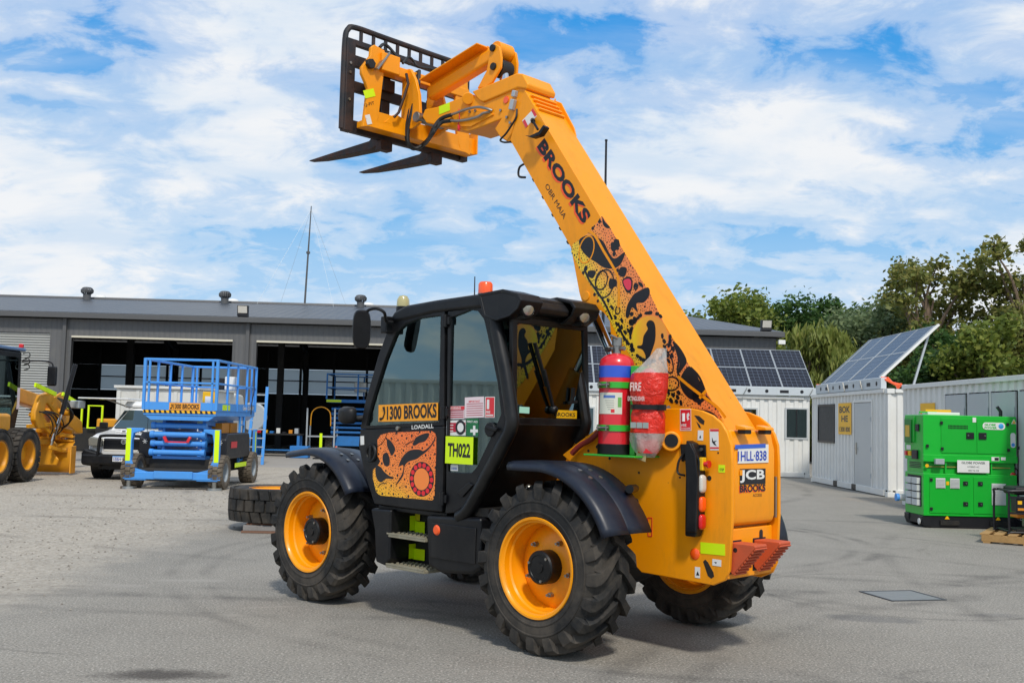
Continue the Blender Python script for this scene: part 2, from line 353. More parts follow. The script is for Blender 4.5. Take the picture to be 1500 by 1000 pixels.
t.set(Base_Color=col, Roughness=t.math('MULTIPLY_ADD', fine, .15, .80), Specular_IOR_Level=.3)
hb = t.math('ADD', t.math('MULTIPLY', spk, .5), t.math('MULTIPLY', fine, .6))
hg = t.math('MULTIPLY', t.math('MULTIPLY', vor.outputs['Distance'], gm_), 1.6)
t.set(Normal=t.bump(t.math('ADD', hb, hg), .55, .012))
rows = [[(x, y, 0) for x in (-900, -60, -20, 0, 20, 60, 900)] for y in (-60, 0, 10, 20, 40, 80, 1800)]
struct(G().grid(rows).o('ground', t.m, smooth=0))
# loose stones on the gravel side
rs = random.Random(5); g = G()
for k in range(2600):
    y = 8.5+rs.random()**1.6*16; x = -4.6-rs.random()**1.3*(2+y*.35)+rs.gauss(0, .45)
    r = rs.uniform(.006, .018)*(1+.4*(y > 13)); g.add([(x+r*a*rs.uniform(.7, 1.2), y+r*b*rs.uniform(.7, 1.2), max(0, r*c)) for a, b, c in ((1, 0, .2), (.3, .95, .25), (-.8, .6, .2), (-.8, -.6, .2), (.3, -.95, .25), (0, 0, .9))], [(0, 1, 5), (1, 2, 5), (2, 3, 5), (3, 4, 5), (4, 0, 5)])
t = NT('gravel_stone'); oi = t.n('ShaderNodeNewGeometry'); t.set(Base_Color=t.mix(oi.outputs['Random Per Island'], lin('6f685e'), lin('b8b1a4')), Roughness=.9)
so = g.o('gravel_stones', t.m, smooth=0, recalc=False); so['kind'] = 'stuff'; so['label'] = 'loose pale gravel stones spread over the left side of the yard'
# steel cover in the asphalt
dc = thing('drain_cover', 'rectangular grey steel cover set flush in the asphalt', 'cover', (3.885, 10.39, 0), R(14))
G().box(-.27, .27, -.25, .25, .001, .006).o('cover_plate', mat('cover_steel', '868784', .55, metal=.4, var=.15, vs=9, bump=.4, bs=80), dc)
g = G().ring([(-.30, -.28), (.30, -.28), (.30, .28), (-.30, .28)], [(-.275, -.255), (.275, -.255), (.275, .255), (-.275, .255)], 'z', .0, .008); g.o('cover_frame', mat('cover_frame_steel', '4a4c4e', .6, metal=.3), dc)

# ================================================================== workshop shed (local x along its front, y into it)
sh = thing('workshop_shed', 'long grey corrugated steel workshop shed with open bays behind the yard', 'shed', (0, 40, 0), R(2.3))
def corr(name, c, axis, pitch, rough=.5, depth=.6, metal=.0):
    t = NT(name); v = t.xyz(); w = t.n('ShaderNodeTexWave', wave_profile='SIN'); w.inputs['Scale'].default_value = 2*PI/20/pitch*1.0
    w.bands_direction = axis; t.l(t.tc.outputs['Object'], w.inputs['Vector']); w.inputs['Scale'].default_value = .314/pitch
    c = lin(c); cc = t.mix(t.noise(.7, 6, .6), tuple(x*.9 for x in c), tuple(x*1.08 for x in c))
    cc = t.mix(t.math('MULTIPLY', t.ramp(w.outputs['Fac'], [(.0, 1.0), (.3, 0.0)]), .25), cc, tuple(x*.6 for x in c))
    cc = t.mix(t.math('MULTIPLY', t.ramp(t.noise(1.5, 8, .7, .4), [(.5, 0.0), (.8, 1.0)]), .2), cc, lin('8c8678'))
    t.set(Base_Color=cc, Roughness=rough, Metallic=metal, Normal=t.bump(w.outputs['Fac'], depth, .02)); return t.m
M['shedwall'] = corr('shed_wall_steel', '5f5f5f', 'X', .2)
M['shedroof'] = corr('shed_roof_steel', '3b4047', 'X', .35, .4)
M['trim'] = mat('shed_trim', '565656', .5, var=.08)
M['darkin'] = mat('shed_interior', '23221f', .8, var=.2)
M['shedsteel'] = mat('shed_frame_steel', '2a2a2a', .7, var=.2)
XL, XR, ZG, ZR, DE = -30.0, 10.27, 5.02, 6.62, 16.0
op = [(-16.65, -10.62, 4.40), (-9.72, -3.66, 4.40)]; rd = (-26.0, -17.45, 4.47)
def wall(x0, x1, z0, z1): G().box(x0, x1, 0, .12, z0, z1).o('wall_panel', 'shedwall', sh, smooth=0)
wall(XL, rd[0], 0, ZG); wall(rd[1], op[0][0], 0, ZG); wall(op[0][1], op[1][0], 0, ZG); wall(op[1][1], XR, 0, ZG)
wall(rd[0], rd[1], rd[2], ZG); wall(op[0][0], op[0][1], 4.40, ZG); wall(op[1][0], op[1][1], 4.40, ZG)
G().box(XR-.12, XR, .12, DE, 0, ZG).o('wall_panel', 'shedwall', sh, smooth=0)
G().box(XL, XL+.12, .12, DE, 0, ZG).o('wall_panel', 'shedwall', sh, smooth=0)
# roof
G().add([(XL, -.25, 5.24), (XR+.2, -.25, 5.24), (8.30, 8, ZR), (XL, 8, ZR), (XL, DE+.25, 5.24), (XR+.2, DE+.25, 5.24)], [(0, 1, 2, 3), (3, 2, 5, 4), (1, 5, 2)]).o('roof', 'shedroof', sh, smooth=0, thick=.05)
G().box(XL, XR+.24, -.36, -.24, 5.04, 5.24).o('gutter', 'trim', sh, bev=.02)
G().box(XR+.12, XR+.24, -.24, DE, 5.04, 5.24).o('gutter', 'trim', sh, bev=.02)
G().cyl((XL, 8, ZR+.02), (8.35, 8, ZR+.02), .09, n=8).o('ridge_cap', 'trim', sh)
for x in (-16.9, -10.05, -3.0, 4.0): G().box(x-.07, x+.07, -.12, -.002, 0, 5.04).o('downpipe', 'trim', sh, bev=.02)
for (a, b, z) in op:
    G().box(a, b, -.03, .16, 4.33, 4.398).o('door_head_rail', mat('cream_rail', 'cfc8b4', .5), sh)
    G().box(a-.10, a-.0, -.012, .2, 0, 4.33).o('door_jamb', 'trim', sh); G().box(b, b+.10, -.012, .2, 0, 4.33).o('door_jamb', 'trim', sh)
# roller door: every curtain slat a rib
M['roller'] = mat('roller_door_steel', 'a9aaa6', .45, var=.05)
n = 46
for k in range(n):
    z0 = rd[2]*k/n; z1 = rd[2]*(k+1)/n; d = (z1-z0)
    G().add([(x, y, z) for x in (rd[0], rd[1]) for y, z in ((.09, z0), (.045, z0+d*.25), (.03, z0+d*.5), (.045, z0+d*.75), (.09, z1))], [(i, i+1, i+6, i+5) for i in range(4)]).o('door_slat', 'roller', sh, recalc=False)
# interior
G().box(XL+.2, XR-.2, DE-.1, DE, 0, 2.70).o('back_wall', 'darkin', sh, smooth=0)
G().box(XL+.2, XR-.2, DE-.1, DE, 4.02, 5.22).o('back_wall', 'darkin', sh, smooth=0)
t = NT('translucent_sheet'); t.t.nodes.remove(t.b); a_ = t.n('ShaderNodeBsdfTranslucent'); a_.inputs[0].default_value = (*lin('d5dde0'), 1); b_ = t.n('ShaderNodeBsdfDiffuse'); b_.inputs[0].default_value = (*lin('b9bfc0'), 1)
mm = t.n('ShaderNodeMixShader'); mm.inputs[0].default_value = .25; t.l(a_.outputs[0], mm.inputs[1]); t.l(b_.outputs[0], mm.inputs[2]); t.l(mm.outputs[0], t.out.inputs[0]); M['sheet'] = t.m
x = XL+.2; k = 0
while x < XR-2:
    w = 1.75
    solid = k % 5 == 4
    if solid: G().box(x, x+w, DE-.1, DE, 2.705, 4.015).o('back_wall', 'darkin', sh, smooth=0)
    else:
        G().box(x+.03, x+w-.03, DE-.06, DE-.05, 2.72, 3.36).o('window_pane', 'sheet', sh, smooth=0); G().box(x+.03, x+w-.03, DE-.06, DE-.05, 3.44, 4.0).o('window_pane', 'sheet', sh, smooth=0)
        G().box(x, x+w, DE-.12, DE-.02, 3.365, 3.435).o('window_rail', 'shedsteel', sh)
    G().box(x-.06, x+.06, DE-.2, DE-.11, 0, 5.0).o('wall_post', 'shedsteel', sh)
    x += w; k += 1
for x in (-23.5, -17.0, -10.2, -3.4, 3.4):
    for y in (.5, 8, 15.4):
        G().box(x-.14, x+.14, y-.1, y+.1, 0, 5.0+(1.25 if y == 8 else 0)).o('column', 'shedsteel', sh)
    G().bar((x, .4, 4.95), (x, 8, 6.3), .16, .35).o('rafter', 'shedsteel', sh); G().bar((x, 15.6, 4.95), (x, 8, 6.3), .16, .35).o('rafter', 'shedsteel', sh)
    G().bar((x, 15.3, 3.4), (x, 13.2, 5.3), .14, .14).o('knee_brace', 'shedsteel', sh)
for y, z in ((2.5, 5.30), (5, 5.75), (11, 5.75), (13.5, 5.3)): G().bar((XL+.2, y, z), (XR-.2, y, z), .08, .16).o('purlin', 'shedsteel', sh)
G().bar((-16.6, 10.5, 2.4), (-13.2, 10.5, 2.4), .2, .22).o('crane_beam', 'shedsteel', sh)
G().bar((-12.9, 14.8, 2.0), (-14.6, 14.8, 3.3), .07, .07).o('brace_rod', 'shedsteel', sh)
# roof furniture
def vent(px):
    G().cyl((px, 7.6, 6.45), (px, 7.6, 6.80), .17, n=16).o('vent_pipe', 'trim', sh)
    v = G()
    for i in range(18):
        a = 2*PI*i/18; b = a+.28; v.add([(px+r*math.cos(c), 7.6+r*math.sin(c), 6.80+z) for c, r, z in ((a, .17, 0), (a, .27, .08), (a, .28, .20), (a, .20, .30), (b, .19, .30), (b, .265, .20), (b, .255, .08), (b, .16, 0))], [(0, 1, 6, 7), (1, 2, 5, 6), (2, 3, 4, 5)])
    v.lathe([(0, .34), (.15, .32), (.21, .29), (.2, .28), (0, .28)], (px, 7.6, 6.80), (0, 0, 1), n=16); vo = v.o('turbine_vent', 'trim', sh, recalc=False)
for p in (-18.9341, -12.7752, -6.6438): vent(p)
for p in (-18.9013, -12.7754, -6.4577): G().lathe([(0, .62), (.22, .58), (.32, .45), (.3, .3), (.3, 0), (0, 0)], (p, 9.2, 6.35), (0, 0, 1), n=16).o('roof_dome', 'white', sh)
for p in (-10.2328, 9.8110):
    G().box(p-.2, p+.2, -.34, -.08, 5.28, 5.36).prism([(-.30, 5.36), (-.38, 5.68), (-.12, 5.70), (-.12, 5.36)], 'x', p-.2, p+.2).o('floodlight_body', 'ink', sh, bev=.01)
    G().add([(p-.17, -.312, 5.40), (p+.17, -.312, 5.40), (p+.17, -.385, 5.66), (p-.17, -.385, 5.66)], [(0, 1, 2, 3)]).o('floodlight_glass', 'clearlens', sh, smooth=0)
    G().bar((p, -.2, 5.1), (p, -.2, 5.3), .06, .04).o('floodlight_bracket', 'ink', sh)
G().box(XR-.05, XR+.22, -.5, -.38, 4.75, 4.92).o('corner_lamp', 'white', sh, bev=.02)
# guyed radio mast on the roof
b0 = (-9.4033,9.0000,6.4000); b1 = (-9.2625,9.0000,11.4292)
rm_ = thing('radio_mast', 'thin guyed radio mast rising from the shed roof', 'mast', tuple(Matrix.Translation((0, 40, 0)) @ Matrix.Rotation(R(2.3), 4, 'Z') @ Vector(b0)), R(2.3))
v = Vector(b1)-Vector(b0); G().tube([(0, 0, 0), v*.55, v], [.05, .04, .022], 8).o('pole', 'trim', rm_)
for a in range(4):
    t_ = R(40+90*a); G().tube([v*.97, (2.6*math.cos(t_), 2.6*math.sin(t_), -.1 if abs(math.sin(t_)) > .3 else 0)], .006, 4).o('guy_wire', 'galv', rm_)
G().cyl(v*.55+Vector((0, 0, 0)), v*.57, .09, n=10).o('collar', 'trim', rm_)
sp_ = thing('light_pole', 'slim black pole rising behind the raised orange boom', 'pole', (3.1388,36.0000,0.0), 0)
G().tube([(0, 0, 0), (0, 0, 6), (0, 0, 11.4404)], [.06, .05, .038], 8).o('pole_shaft', 'ink', sp_)
G().cyl((0, 0, 11.4404), (0, 0, 11.5004), .05, n=8).o('pole_cap', 'ink', sp_)
G().box(-.12, .12, -.12, .12, 0, .03).o('base_plate', 'ink', sp_)


# ================================================================== the telehandler (local frame: x forward, y to its left, z up)
TH_LOC, TH_ROT = (0.973, 8.166, 0), R(135.5563)
th = thing('telehandler', 'big orange telehandler with raised boom and black cab in the middle of the yard', 'telehandler', TH_LOC, TH_ROT)

# ---- wheels
def wheel_parts(parent, R_=.604, Rc=.560, W=.43, rimr=.345, nl=20, tyre='rubber', rimm='rim', side=1, hub=True):
    h = W/2
    prof = [(rimr-.02, -h+.025), (rimr+.02, -h+.012), (.385, -h+.004), (.388, -h-.002), (.396, -h-.002), (.40, -h+.002), (.43, -h+.0), (.455, -h+.001), (.458, -h-.004), (.466, -h-.004), (.469, -h+.002), (.48, -h+.004), (.53, -h+.03), (Rc, -h+.075), (Rc+.006, 0), (Rc, h-.075), (.53, h-.03), (.48, h-.004), (.469, h-.002), (.466, h+.004), (.458, h+.004), (.455, h-.001), (.43, h), (.40, h-.002), (.396, h+.002), (.388, h+.002), (.385, h-.004), (rimr+.02, h-.012), (rimr-.02, h-.025)]
    g = G().lathe(prof, n=60)
    for sd_ in (-1, 1):
        for k in range(nl):
            t0 = 2*PI*(k+(.5 if sd_ > 0 else 0))/nl; secs = []
            for (y, rt, dt, w) in ((-.012, R_-.004, 0, .030), (.03, R_, .05, .030), (.09, R_, .145, .031), (.15, R_-.002, .235, .034), (.19, R_-.014, .285, .038), (.212, .565, .31, .040), (.218, .50, .325, .036), (.214, .475, .33, .03)):
                t = t0+dt*1.0; rb = Rc-.03 if y < .2 else rt-.03
                yb = y*sd_ if y < .2 else (y-.035)*sd_
                def pt(r, off, yy): a = t+off/r; return (r*math.cos(a), yy, r*math.sin(a))
                secs.append([pt(rb, -w*1.25, yb), pt(rt, -w, y*sd_), pt(rt, w, y*sd_), pt(rb, w*1.25, yb)])
            g.loft(secs)
    tt = g.o('tyre', tyre, parent, smooth=28)
    rp = [(rimr-.03, -h+.03), (rimr+.012, -h+.022), (rimr+.012, -h+.012), (rimr-.012, -h+.008), (rimr-.022, -h+.03), (rimr-.05, -h+.09), (rimr-.052, -.02*side),
          (rimr-.052, h-.17), (rimr-.040, h-.14), (rimr-.040, h-.09), (rimr-.028, h-.075), (rimr-.028, h-.035), (rimr-.016, h-.02), (rimr-.010, h-.006), (rimr+.004, h-.004), (rimr+.008, h-.012), (rimr-.03, h-.03)]
    if side < 0: rp = [(r, -y) for r, y in rp][::-1]
    rm = G().lathe(rp, n=60, close=True).o('rim', rimm, parent, smooth=30)
    s = side
    G().lathe([(.10, (.05)*s), (.17, .05*s), (.24, .03*s), (rimr-.06, .015*s), (rimr-.045, .0*s), (rimr-.045, -.02*s), (.1, -.02*s)], n=48, close=True).o('wheel_disc', rimm, parent, smooth=30)
    if hub:
        hb = G().lathe([(.0, .165*s), (.035, .165*s), (.037, .158*s), (.085, .158*s), (.088, .163*s), (.108, .163*s), (.118, .152*s), (.118, .03*s), (0, .03*s)], n=36).o('hub', 'black', parent, smooth=30)
        for k in range(3): a = 2*PI*k/3+.4; G().cyl((.095*math.cos(a), .158*s, .095*math.sin(a)), (.095*math.cos(a), .172*s, .095*math.sin(a)), .010, n=8).o('hub_plug', 'steel', parent)
        for k in range(5):
            a = 2*PI*k/5+.95; c = (.195*math.cos(a), .195*math.sin(a))
            G().cyl((c[0], .03*s, c[1]), (c[0], .075*s, c[1]), .020, .018, 6).cyl((c[0], .075*s, c[1]), (c[0], .1*s, c[1]), .010, n=8).o('wheel_nut', 'steel', parent)
    return tt
def wheel(loc, side, spin=0.0, rz=0.0):
    w = bpy.data.objects.new('wheel', None); COL.objects.link(w); w.parent = th; w.location = loc; w.rotation_euler = (0, spin, rz); return w
wl = wheel((0, .905, .604), 1, .12); wheel_parts(wl, side=1)
wr = wheel((0, -.905, .604), -1, .3); wheel_parts(wr, side=-1)
for src, loc, sp in ((wl, (2.75, .905, .604), .35), (wr, (2.75, -.905, .604), .9)):
    c = copy_tree(src, th); c.name = 'wheel'; c.location = loc; c.rotation_euler = (0, sp, 0)

# ---- chassis, axles
G().box(-.35, 2.95, -.30, .17, .62, 1.10).o('chassis_frame', 'orange_in', th, bev=.02)
G().prism([(.38, .72), (2.05, .72), (2.05, 1.1), (1.2, 1.48), (.5, 1.52), (-.2, 1.50), (-.2, .9)], 'y', .17, .20).o('chassis_side', 'orange_in', th, bev=.005)
G().prism([(.38, .72), (2.95, .72), (2.95, 1.05), (1.2, 1.48), (-.2, 1.50), (-.2, .9)], 'y', -.33, -.302).o('chassis_side', 'orange_in', th, bev=.005)
for x in (0, 2.75):
    G().lathe([(0, -.74), (.13, -.74), (.15, -.6), (.10, -.5), (.085, -.25), (.17, -.16), (.2, 0), (.17, .16), (.085, .25), (.10, .5), (.15, .6), (.13, .74), (0, .74)], (x, 0, .604), n=20).o('axle', 'dark', th)
G().tube([(.2, .1, .62), (1.3, .05, .60), (2.5, 0, .62)], .05).o('driveshaft', 'dark', th)
G().box(.45, 2.05, -1.02, -.36, .62, .98).box(.5, 1.95, -1.0, -.36, .98, 1.42).o('engine_pod', 'orange', th, bev=.06)

# ---- rear body
plate = [(0.4175,1.3672),(0.2585,1.4680),(0.1127,1.5556),(0.0306,1.6092),(-0.0936,1.6627),(-0.2851,1.7109),(-0.5674,1.7388),(-0.7672,1.7431),(-0.8702,1.7274),(-0.9603,1.6954),(-1.0326,1.6451),(-1.0823,1.5763),(-1.1128,1.4939),(-1.1221,1.3652),(-1.1255,0.9986),(-1.1074,0.6553),(-1.0705,0.5827),(-0.9787,0.5392),(-0.3688,0.5547),(-0.1457,0.7175),(0.1626,1.2014)]
body = G().prism(plate, 'y', .345, .375).o('side_plate', 'orange', th, bev=.008)
plate2 = [(x, z) for x, z in plate]
body2 = G().prism(plate2, 'y', -.268, -.238).o('side_plate', 'orange', th, bev=.008)
G().prism([(-1.03, .58), (-1.03, 1.50), (-.99, 1.56), (-.8, 1.45), (-.5, 1.1), (-.2, .9), (-.2, .60)], 'y', -.236, .343).o('rear_body', 'orange_in', th)
G().prism([(-1.035, .93), (-1.098, .955), (-1.112, 1.0), (-1.112, 1.46), (-1.075, 1.60), (-1.035, 1.60)], 'y', -.205, .335).o('rear_cover', 'orange', th, bev=.018)
G().box(-1.075, -1.035, -.236, .343, .585, .925).o('rear_lower_panel', 'orange', th, bev=.012)
lid_x = -1.113
for yy in (.235, -.03):
    G().prism([(-1.09, 1.60), (-1.09, 1.635), (-1.17, 1.62), (-1.175, 1.60)], 'y', yy-.055, yy+.055).o('lamp_hood', 'orange', th, bev=.006)
    G().box(-1.16, -1.10, yy-.045, yy+.045, 1.572, 1.602).o('plate_lamp', 'blackplastic', th, bev=.008)
np_ = decal('number_plate', *((-1.1140,0.2935,1.3707),(0.0,-1.0000,0.0050),(0.0,0.0050,1.0000),0.1281,0.3965), 'white', th, .004)
decal('plate_band', *((-1.1190,0.3344,1.4686),(0.0,-0.9998,0.0209),(0.0,0.0209,0.9998),0.0289,0.3956), mat('plate_blue', '2f5fc4', .4), np_, .0006)
text('plate_number', '1HLL·838', *((-1.1198,0.2987,1.3859),(0.0,-1.0000,0.0050),(0.0,0.0050,1.0000),0.0689,0.3732), mat('plate_print_blue', '1d3fae', .4), np_, bold=.018)
decal('sign_board', *((-1.1140,0.2657,1.2262),(0.0,-1.0000,-0.0060),(0.0,-0.0060,1.0000),0.1070,0.3334), 'ink', th, .002)
text('sign_lettering', 'JCB', *((-1.1175,0.2672,1.2380),(0.0,-1.0000,-0.0039),(0.0,-0.0039,1.0000),0.0882,0.3196), 'white', th, bold=.03)
decal('sign_mark', *((-1.1175,0.2713,1.2892),(0.0,-1.0000,0.0057),(0.0,0.0057,1.0000),0.0372,0.0345), 'orange', th, .001)
M['coralprint'] = mat('coral_print', 'ff5a1e', .45, var=.05)
text('sign_lettering', 'BROOKS', *((-1.1138,0.2706,1.1660),(0.0,-1.0000,0.0023),(0.0,0.0023,1.0000),0.0525,0.3346), 'coralprint', th, bold=.01)
text('sign_lettering', 'BROOKS', *((-1.1148,0.2654,1.1715),(0.0,-1.0000,-0.0002),(0.0,-0.0002,1.0000),0.0516,0.3359), 'ink', th, bold=.04)
text('sign_lettering', 'ACCESS', *((-1.1148,0.0953,1.1390),(0.0,-0.9999,-0.0152),(0.0,-0.0152,0.9999),0.0198,0.1169), 'ink', th)
G().prism(rrect(-.10, -.055, .74, .90, .02), 'x', -1.078, -1.0765).o('slot_shade', 'ink', th)  # flat dark shape paints the shade of an opening onto the panel
G().box(-1.118, -1.08, -.222, -.207, .98, 1.27).o('cover_hinge', 'steel', th, bev=.003)

# ---- things fixed to the left side plate
def SP(k): return k
G().cyl((-0.6163,0.3750,1.5060), (-0.6558,0.4300,1.5071), .072, n=28).o('pivot_boss', 'orange', th, bev=.012)
G().cyl((-0.6551,0.4250,1.5119), (-0.6630,0.4360,1.5121), .048, n=28).o('boss_cap', 'blackplastic', th, bev=.003)
lb = G().prism([(-0.7036,1.4895),(-0.9147,1.4918),(-0.9217,1.3654),(-0.8884,1.3498),(-0.8425,1.4090),(-0.7169,1.3656)], 'y', .376, .392).o('lamp_bracket', 'blackplastic', th, bev=.006)
for a in ((-0.7750,0.3920,1.4443), (-0.8884,0.3920,1.4580)): G().cyl(a, (a[0], a[1]+.012, a[2]), .012, n=10).o('bolt', 'steel', th)
G().prism([(-0.8097,1.4931),(-0.8492,1.5037),(-0.8951,1.4307),(-0.9195,1.2649),(-0.9104,0.8954),(-0.8265,0.8923),(-0.8214,1.2594),(-0.8110,1.3992)], 'y', .46, .485).o('lamp_guard', 'blackplastic', th, bev=.008)
lh = G().prism([(-.885, .86), (-.80, .86), (-.80, 1.52), (-.855, 1.50), (-.915, 1.38), (-.915, .95)], 'y', .378, .46).o('lamp_housing', 'blackplastic', th, bev=.012)
for zc, m in ((1.225, 'clearlens'), (1.085, 'orangelens'), (.965, 'redlens')):
    hz = .062 if zc > 1.2 else .052
    G().loft([[(-.914-d_, .424+y*k_, zc+z*k_) for y, z in rrect(-.034, .034, -hz, hz, .024)] for d_, k_ in ((0, 1), (.010, 1), (.018, .85), (.022, .5))]).o('tail_lamp', m, th, smooth=60)
es = G().box(-.935, -.905, .40, .45, 1.315, 1.405).o('stop_box', mat('yellow_box', 'e8b810', .4), th, bev=.006)
G().cyl((-.935, .425, 1.36), (-.962, .425, 1.36), .018, n=14).cyl((-.962, .425, 1.36), (-.974, .425, 1.36), .026, n=16).o('stop_button', 'redlens', th)
G().tube(spline([(-0.7406,0.4000,1.4192), (-0.7149,0.4200,1.3658), (-0.7102,0.4200,1.2894), (-0.7681,0.4200,1.2735)], 6), .008, 6).o('cable', 'hose', th)
def sticker(name, m, q, th_=.0015): return decal(name, *q, m, th, th_)
st = sticker('fire_sign', 'white', ((-0.6953,0.3760,1.5831),(-0.9997,0.0,0.0244),(0.0244,0.0,0.9997),0.1519,0.0926))
decal('sign_face', *((-0.7007,0.3780,1.5890),(-0.9997,0.0,0.0239),(0.0239,0.0,0.9997),0.1412,0.0845), 'red', st, .0006)
text('lettering', 'FIRE', *((-0.7057,0.3790,1.6122),(-0.9998,0.0,0.0217),(0.0217,0.0,0.9998),0.0193,0.0435), 'white', st, bold=.02)
text('lettering', 'EXTINGUISHER', *((-0.7060,0.3790,1.5944),(-0.9997,0.0,0.0234),(0.0234,0.0,0.9997),0.0106,0.0752), 'white', st, bold=.02)
G().cyl((-0.7237,0.3788,1.6486), (-0.7229,0.3788,1.7063), .012, n=8).o('pictogram', 'white', st)
G().prism([(-0.7509,1.7019),(-0.7681,1.7117),(-0.7741,1.6926),(-0.7628,1.6781),(-0.7744,1.6687),(-0.7573,1.6540),(-0.7512,1.6779)], 'y', .3786, .3792).o('pictogram', 'white', st)
st = sticker('warning_sticker', 'white', ((-0.9464,0.3760,1.4554),(-0.9993,0.0,0.0373),(0.0373,0.0,0.9993),0.1455,0.0701))
decal('red_bar', *((-0.9457,0.3780,1.5845),(-0.9997,0.0,0.0249),(0.0249,0.0,0.9997),0.0155,0.0708), 'red', st, .0006)
decal('red_bar', *((-0.9477,0.3780,1.4648),(-0.9993,0.0,0.0364),(0.0364,0.0,0.9993),0.0117,0.0701), 'red', st, .0006)
G().prism([(-0.9617,1.5450),(-0.9731,1.5172),(-1.0007,1.5228),(-0.9843,1.5082),(-1.0011,1.4854),(-0.9789,1.4940),(-0.9621,1.5122)], 'y', .3776, .3784).o('pictogram', 'ink', st)
st = sticker('white_sticker', 'white', ((-0.8429,0.3760,1.5202),(-0.9998,0.0,-0.0214),(-0.0214,0.0,0.9998),0.0696,0.0452))
G().prism([(-0.8664,1.5565),(-0.8723,1.5377),(-0.8611,1.5326),(-0.8581,1.5420)], 'y', .3776, .3784).o('pictogram', 'ink', st)
st = sticker('step_sticker', 'lime', ((-1.0154,0.3760,1.3068),(-1.0000,0.0,0.0074),(0.0074,0.0,1.0000),0.0520,0.0518))
text('lettering', 'STEP', *((-1.0248,0.3780,1.3166),(-0.9993,0.0,0.0381),(0.0381,0.0,0.9993),0.0185,0.0354), 'ink', st, bold=.02)
sticker('reflective_strip', 'lime', ((-0.8767,0.3760,0.7451),(-0.9997,0.0,0.0244),(0.0244,0.0,0.9997),0.0768,0.1977))
G().lathe([(0, .012), (.025, .011), (.038, .004), (.04, 0), (0, 0)], (-0.8295,0.3750,0.7354), n=24).o('side_reflector', 'orangelens', th)
st = sticker('white_sticker', 'white', ((-0.8323,0.3760,0.5748),(-0.9999,0.0,0.0109),(0.0109,0.0,0.9999),0.0745,0.0421))
G().prism([(-0.8419,0.5924),(-0.8555,0.6220),(-0.8699,0.5935)], 'y', .3776, .3784).o('pictogram', 'ink', st)
st = sticker('white_sticker', 'white', ((-0.9729,0.3760,0.6746),(-0.9999,0.0,-0.0159),(-0.0159,0.0,0.9999),0.0440,0.0709))
G().prism([(-0.9877,0.6994),(-1.0095,0.6996),(-1.0042,0.6875)], 'y', .3776, .3784).o('pictogram', 'ink', st)
G().prism([(-0.8981,0.6917),(-0.9146,0.7074),(-0.9369,0.6913),(-0.9817,0.6274),(-0.9874,0.6005),(-0.9657,0.5841),(-0.9380,0.5992)], 'y', .3752, .3768).o('tie_down_slot_shade', 'dark', th)  # thin dark patch painted as the shade inside the slot, plate stays solid
g = G()
for q in ([(-0.4215,0.9503),(-0.4580,0.9533),(-0.4590,0.8222),(-0.4256,0.8191),(-0.4215,0.9503)],):
    for a, b in zip(q[:-1], q[1:]): g.bar((a[0], .3762, a[1]), (b[0], .3762, b[1]), .003, .006)
g.o('red_outline_mark', 'red', th)
for (a, b) in ((0.1498,0.3750,1.4092), .011), ((0.0628,0.3750,1.4434), .014), ((-0.0583,0.3750,1.3611), .011), ((-0.3348,0.3750,1.2689), .009), ((-0.6963,0.3750,1.2543), .008), ((-1.0106,0.3750,1.4391), .007), ((-0.9407,0.3750,1.2632), .018):
    G().cyl((a[0], .3745, a[2]), (a[0], .3765, a[2]), b, n=12).o('bolt_hole_shade', 'dark', th)  # dark discs painted as the shade in the holes, nothing is drilled
G().prism([(-0.8122,1.6932),(-0.8521,1.6890),(-0.8977,1.6566),(-0.8924,1.6281),(-0.8584,1.6416)], 'y', .3752, .3768).o('lifting_slot_shade', 'dark', th)  # dark patch, colour stands in for the shade within the slot
G().prism([(-0.8299,1.6506),(-0.8586,1.6274),(-0.8702,1.6039),(-0.8531,1.6083)], 'y', .3752, .3768).o('lifting_slot_shade', 'dark', th)  # second dark patch painted for slot shade
G().tube(spline([(0.2755,0.4200,1.3838), (0.1944,0.4200,1.4492), (0.0870,0.4200,1.4992), (-0.0046,0.4200,1.5786), (-0.0297,0.4200,1.6404)], 6), .022, 8).o('red_hose', mat('red_hose_rubber', '8a2f26', .5), th)
G().box(-.55, -.34, -.2, .34, 1.50, 1.68).o('boom_rest_block', 'dark', th, bev=.02)
g = G()
for k in range(9): g.tube([(-.42+.035*k-.1, .30, 1.70+.012*math.sin(k*2.1)), (-.40+.035*k-.1, .25, 1.745), (-.38+.035*k-.1, .2, 1.70)], .018, 7)
g.o('hose_bundle', 'steel', th)

# ---- boom
T0 = Vector((.25, 3.25)); ba = Vector((.573, .8195)); bp_ = Vector((.8195, -.573))
def BP(s, t): v = T0+ba*s+bp_*t; return (v.x, v.y)
lug = [(0.5334,3.0460),(0.4287,2.6533),(0.4057,2.5967),(0.3619,2.5611),(0.2904,2.5350),(0.1778,2.4907),(0.1144,2.4175)]
bo = [BP(1.475, 0), BP(1.235, .365), BP(.10, .352), BP(-.04, .352)]+lug+[BP(-.95, .46), BP(-1.85, .44), (-.66, 1.30), (-.80, 1.30), (-.97, 1.48), (-.965, 1.60)]
boom = G().prism(bo, 'y', -.19, .19).o('boom', 'orange', th, bev=.035, seg=3)
g = G()
for q in [(0.3600,0.1900,2.6295)]: g.cyl((q[0], -.23, q[2]), (q[0], .198, q[2]), .038, n=24)
g.o('lift_pin', 'orange', boom, bev=.004)
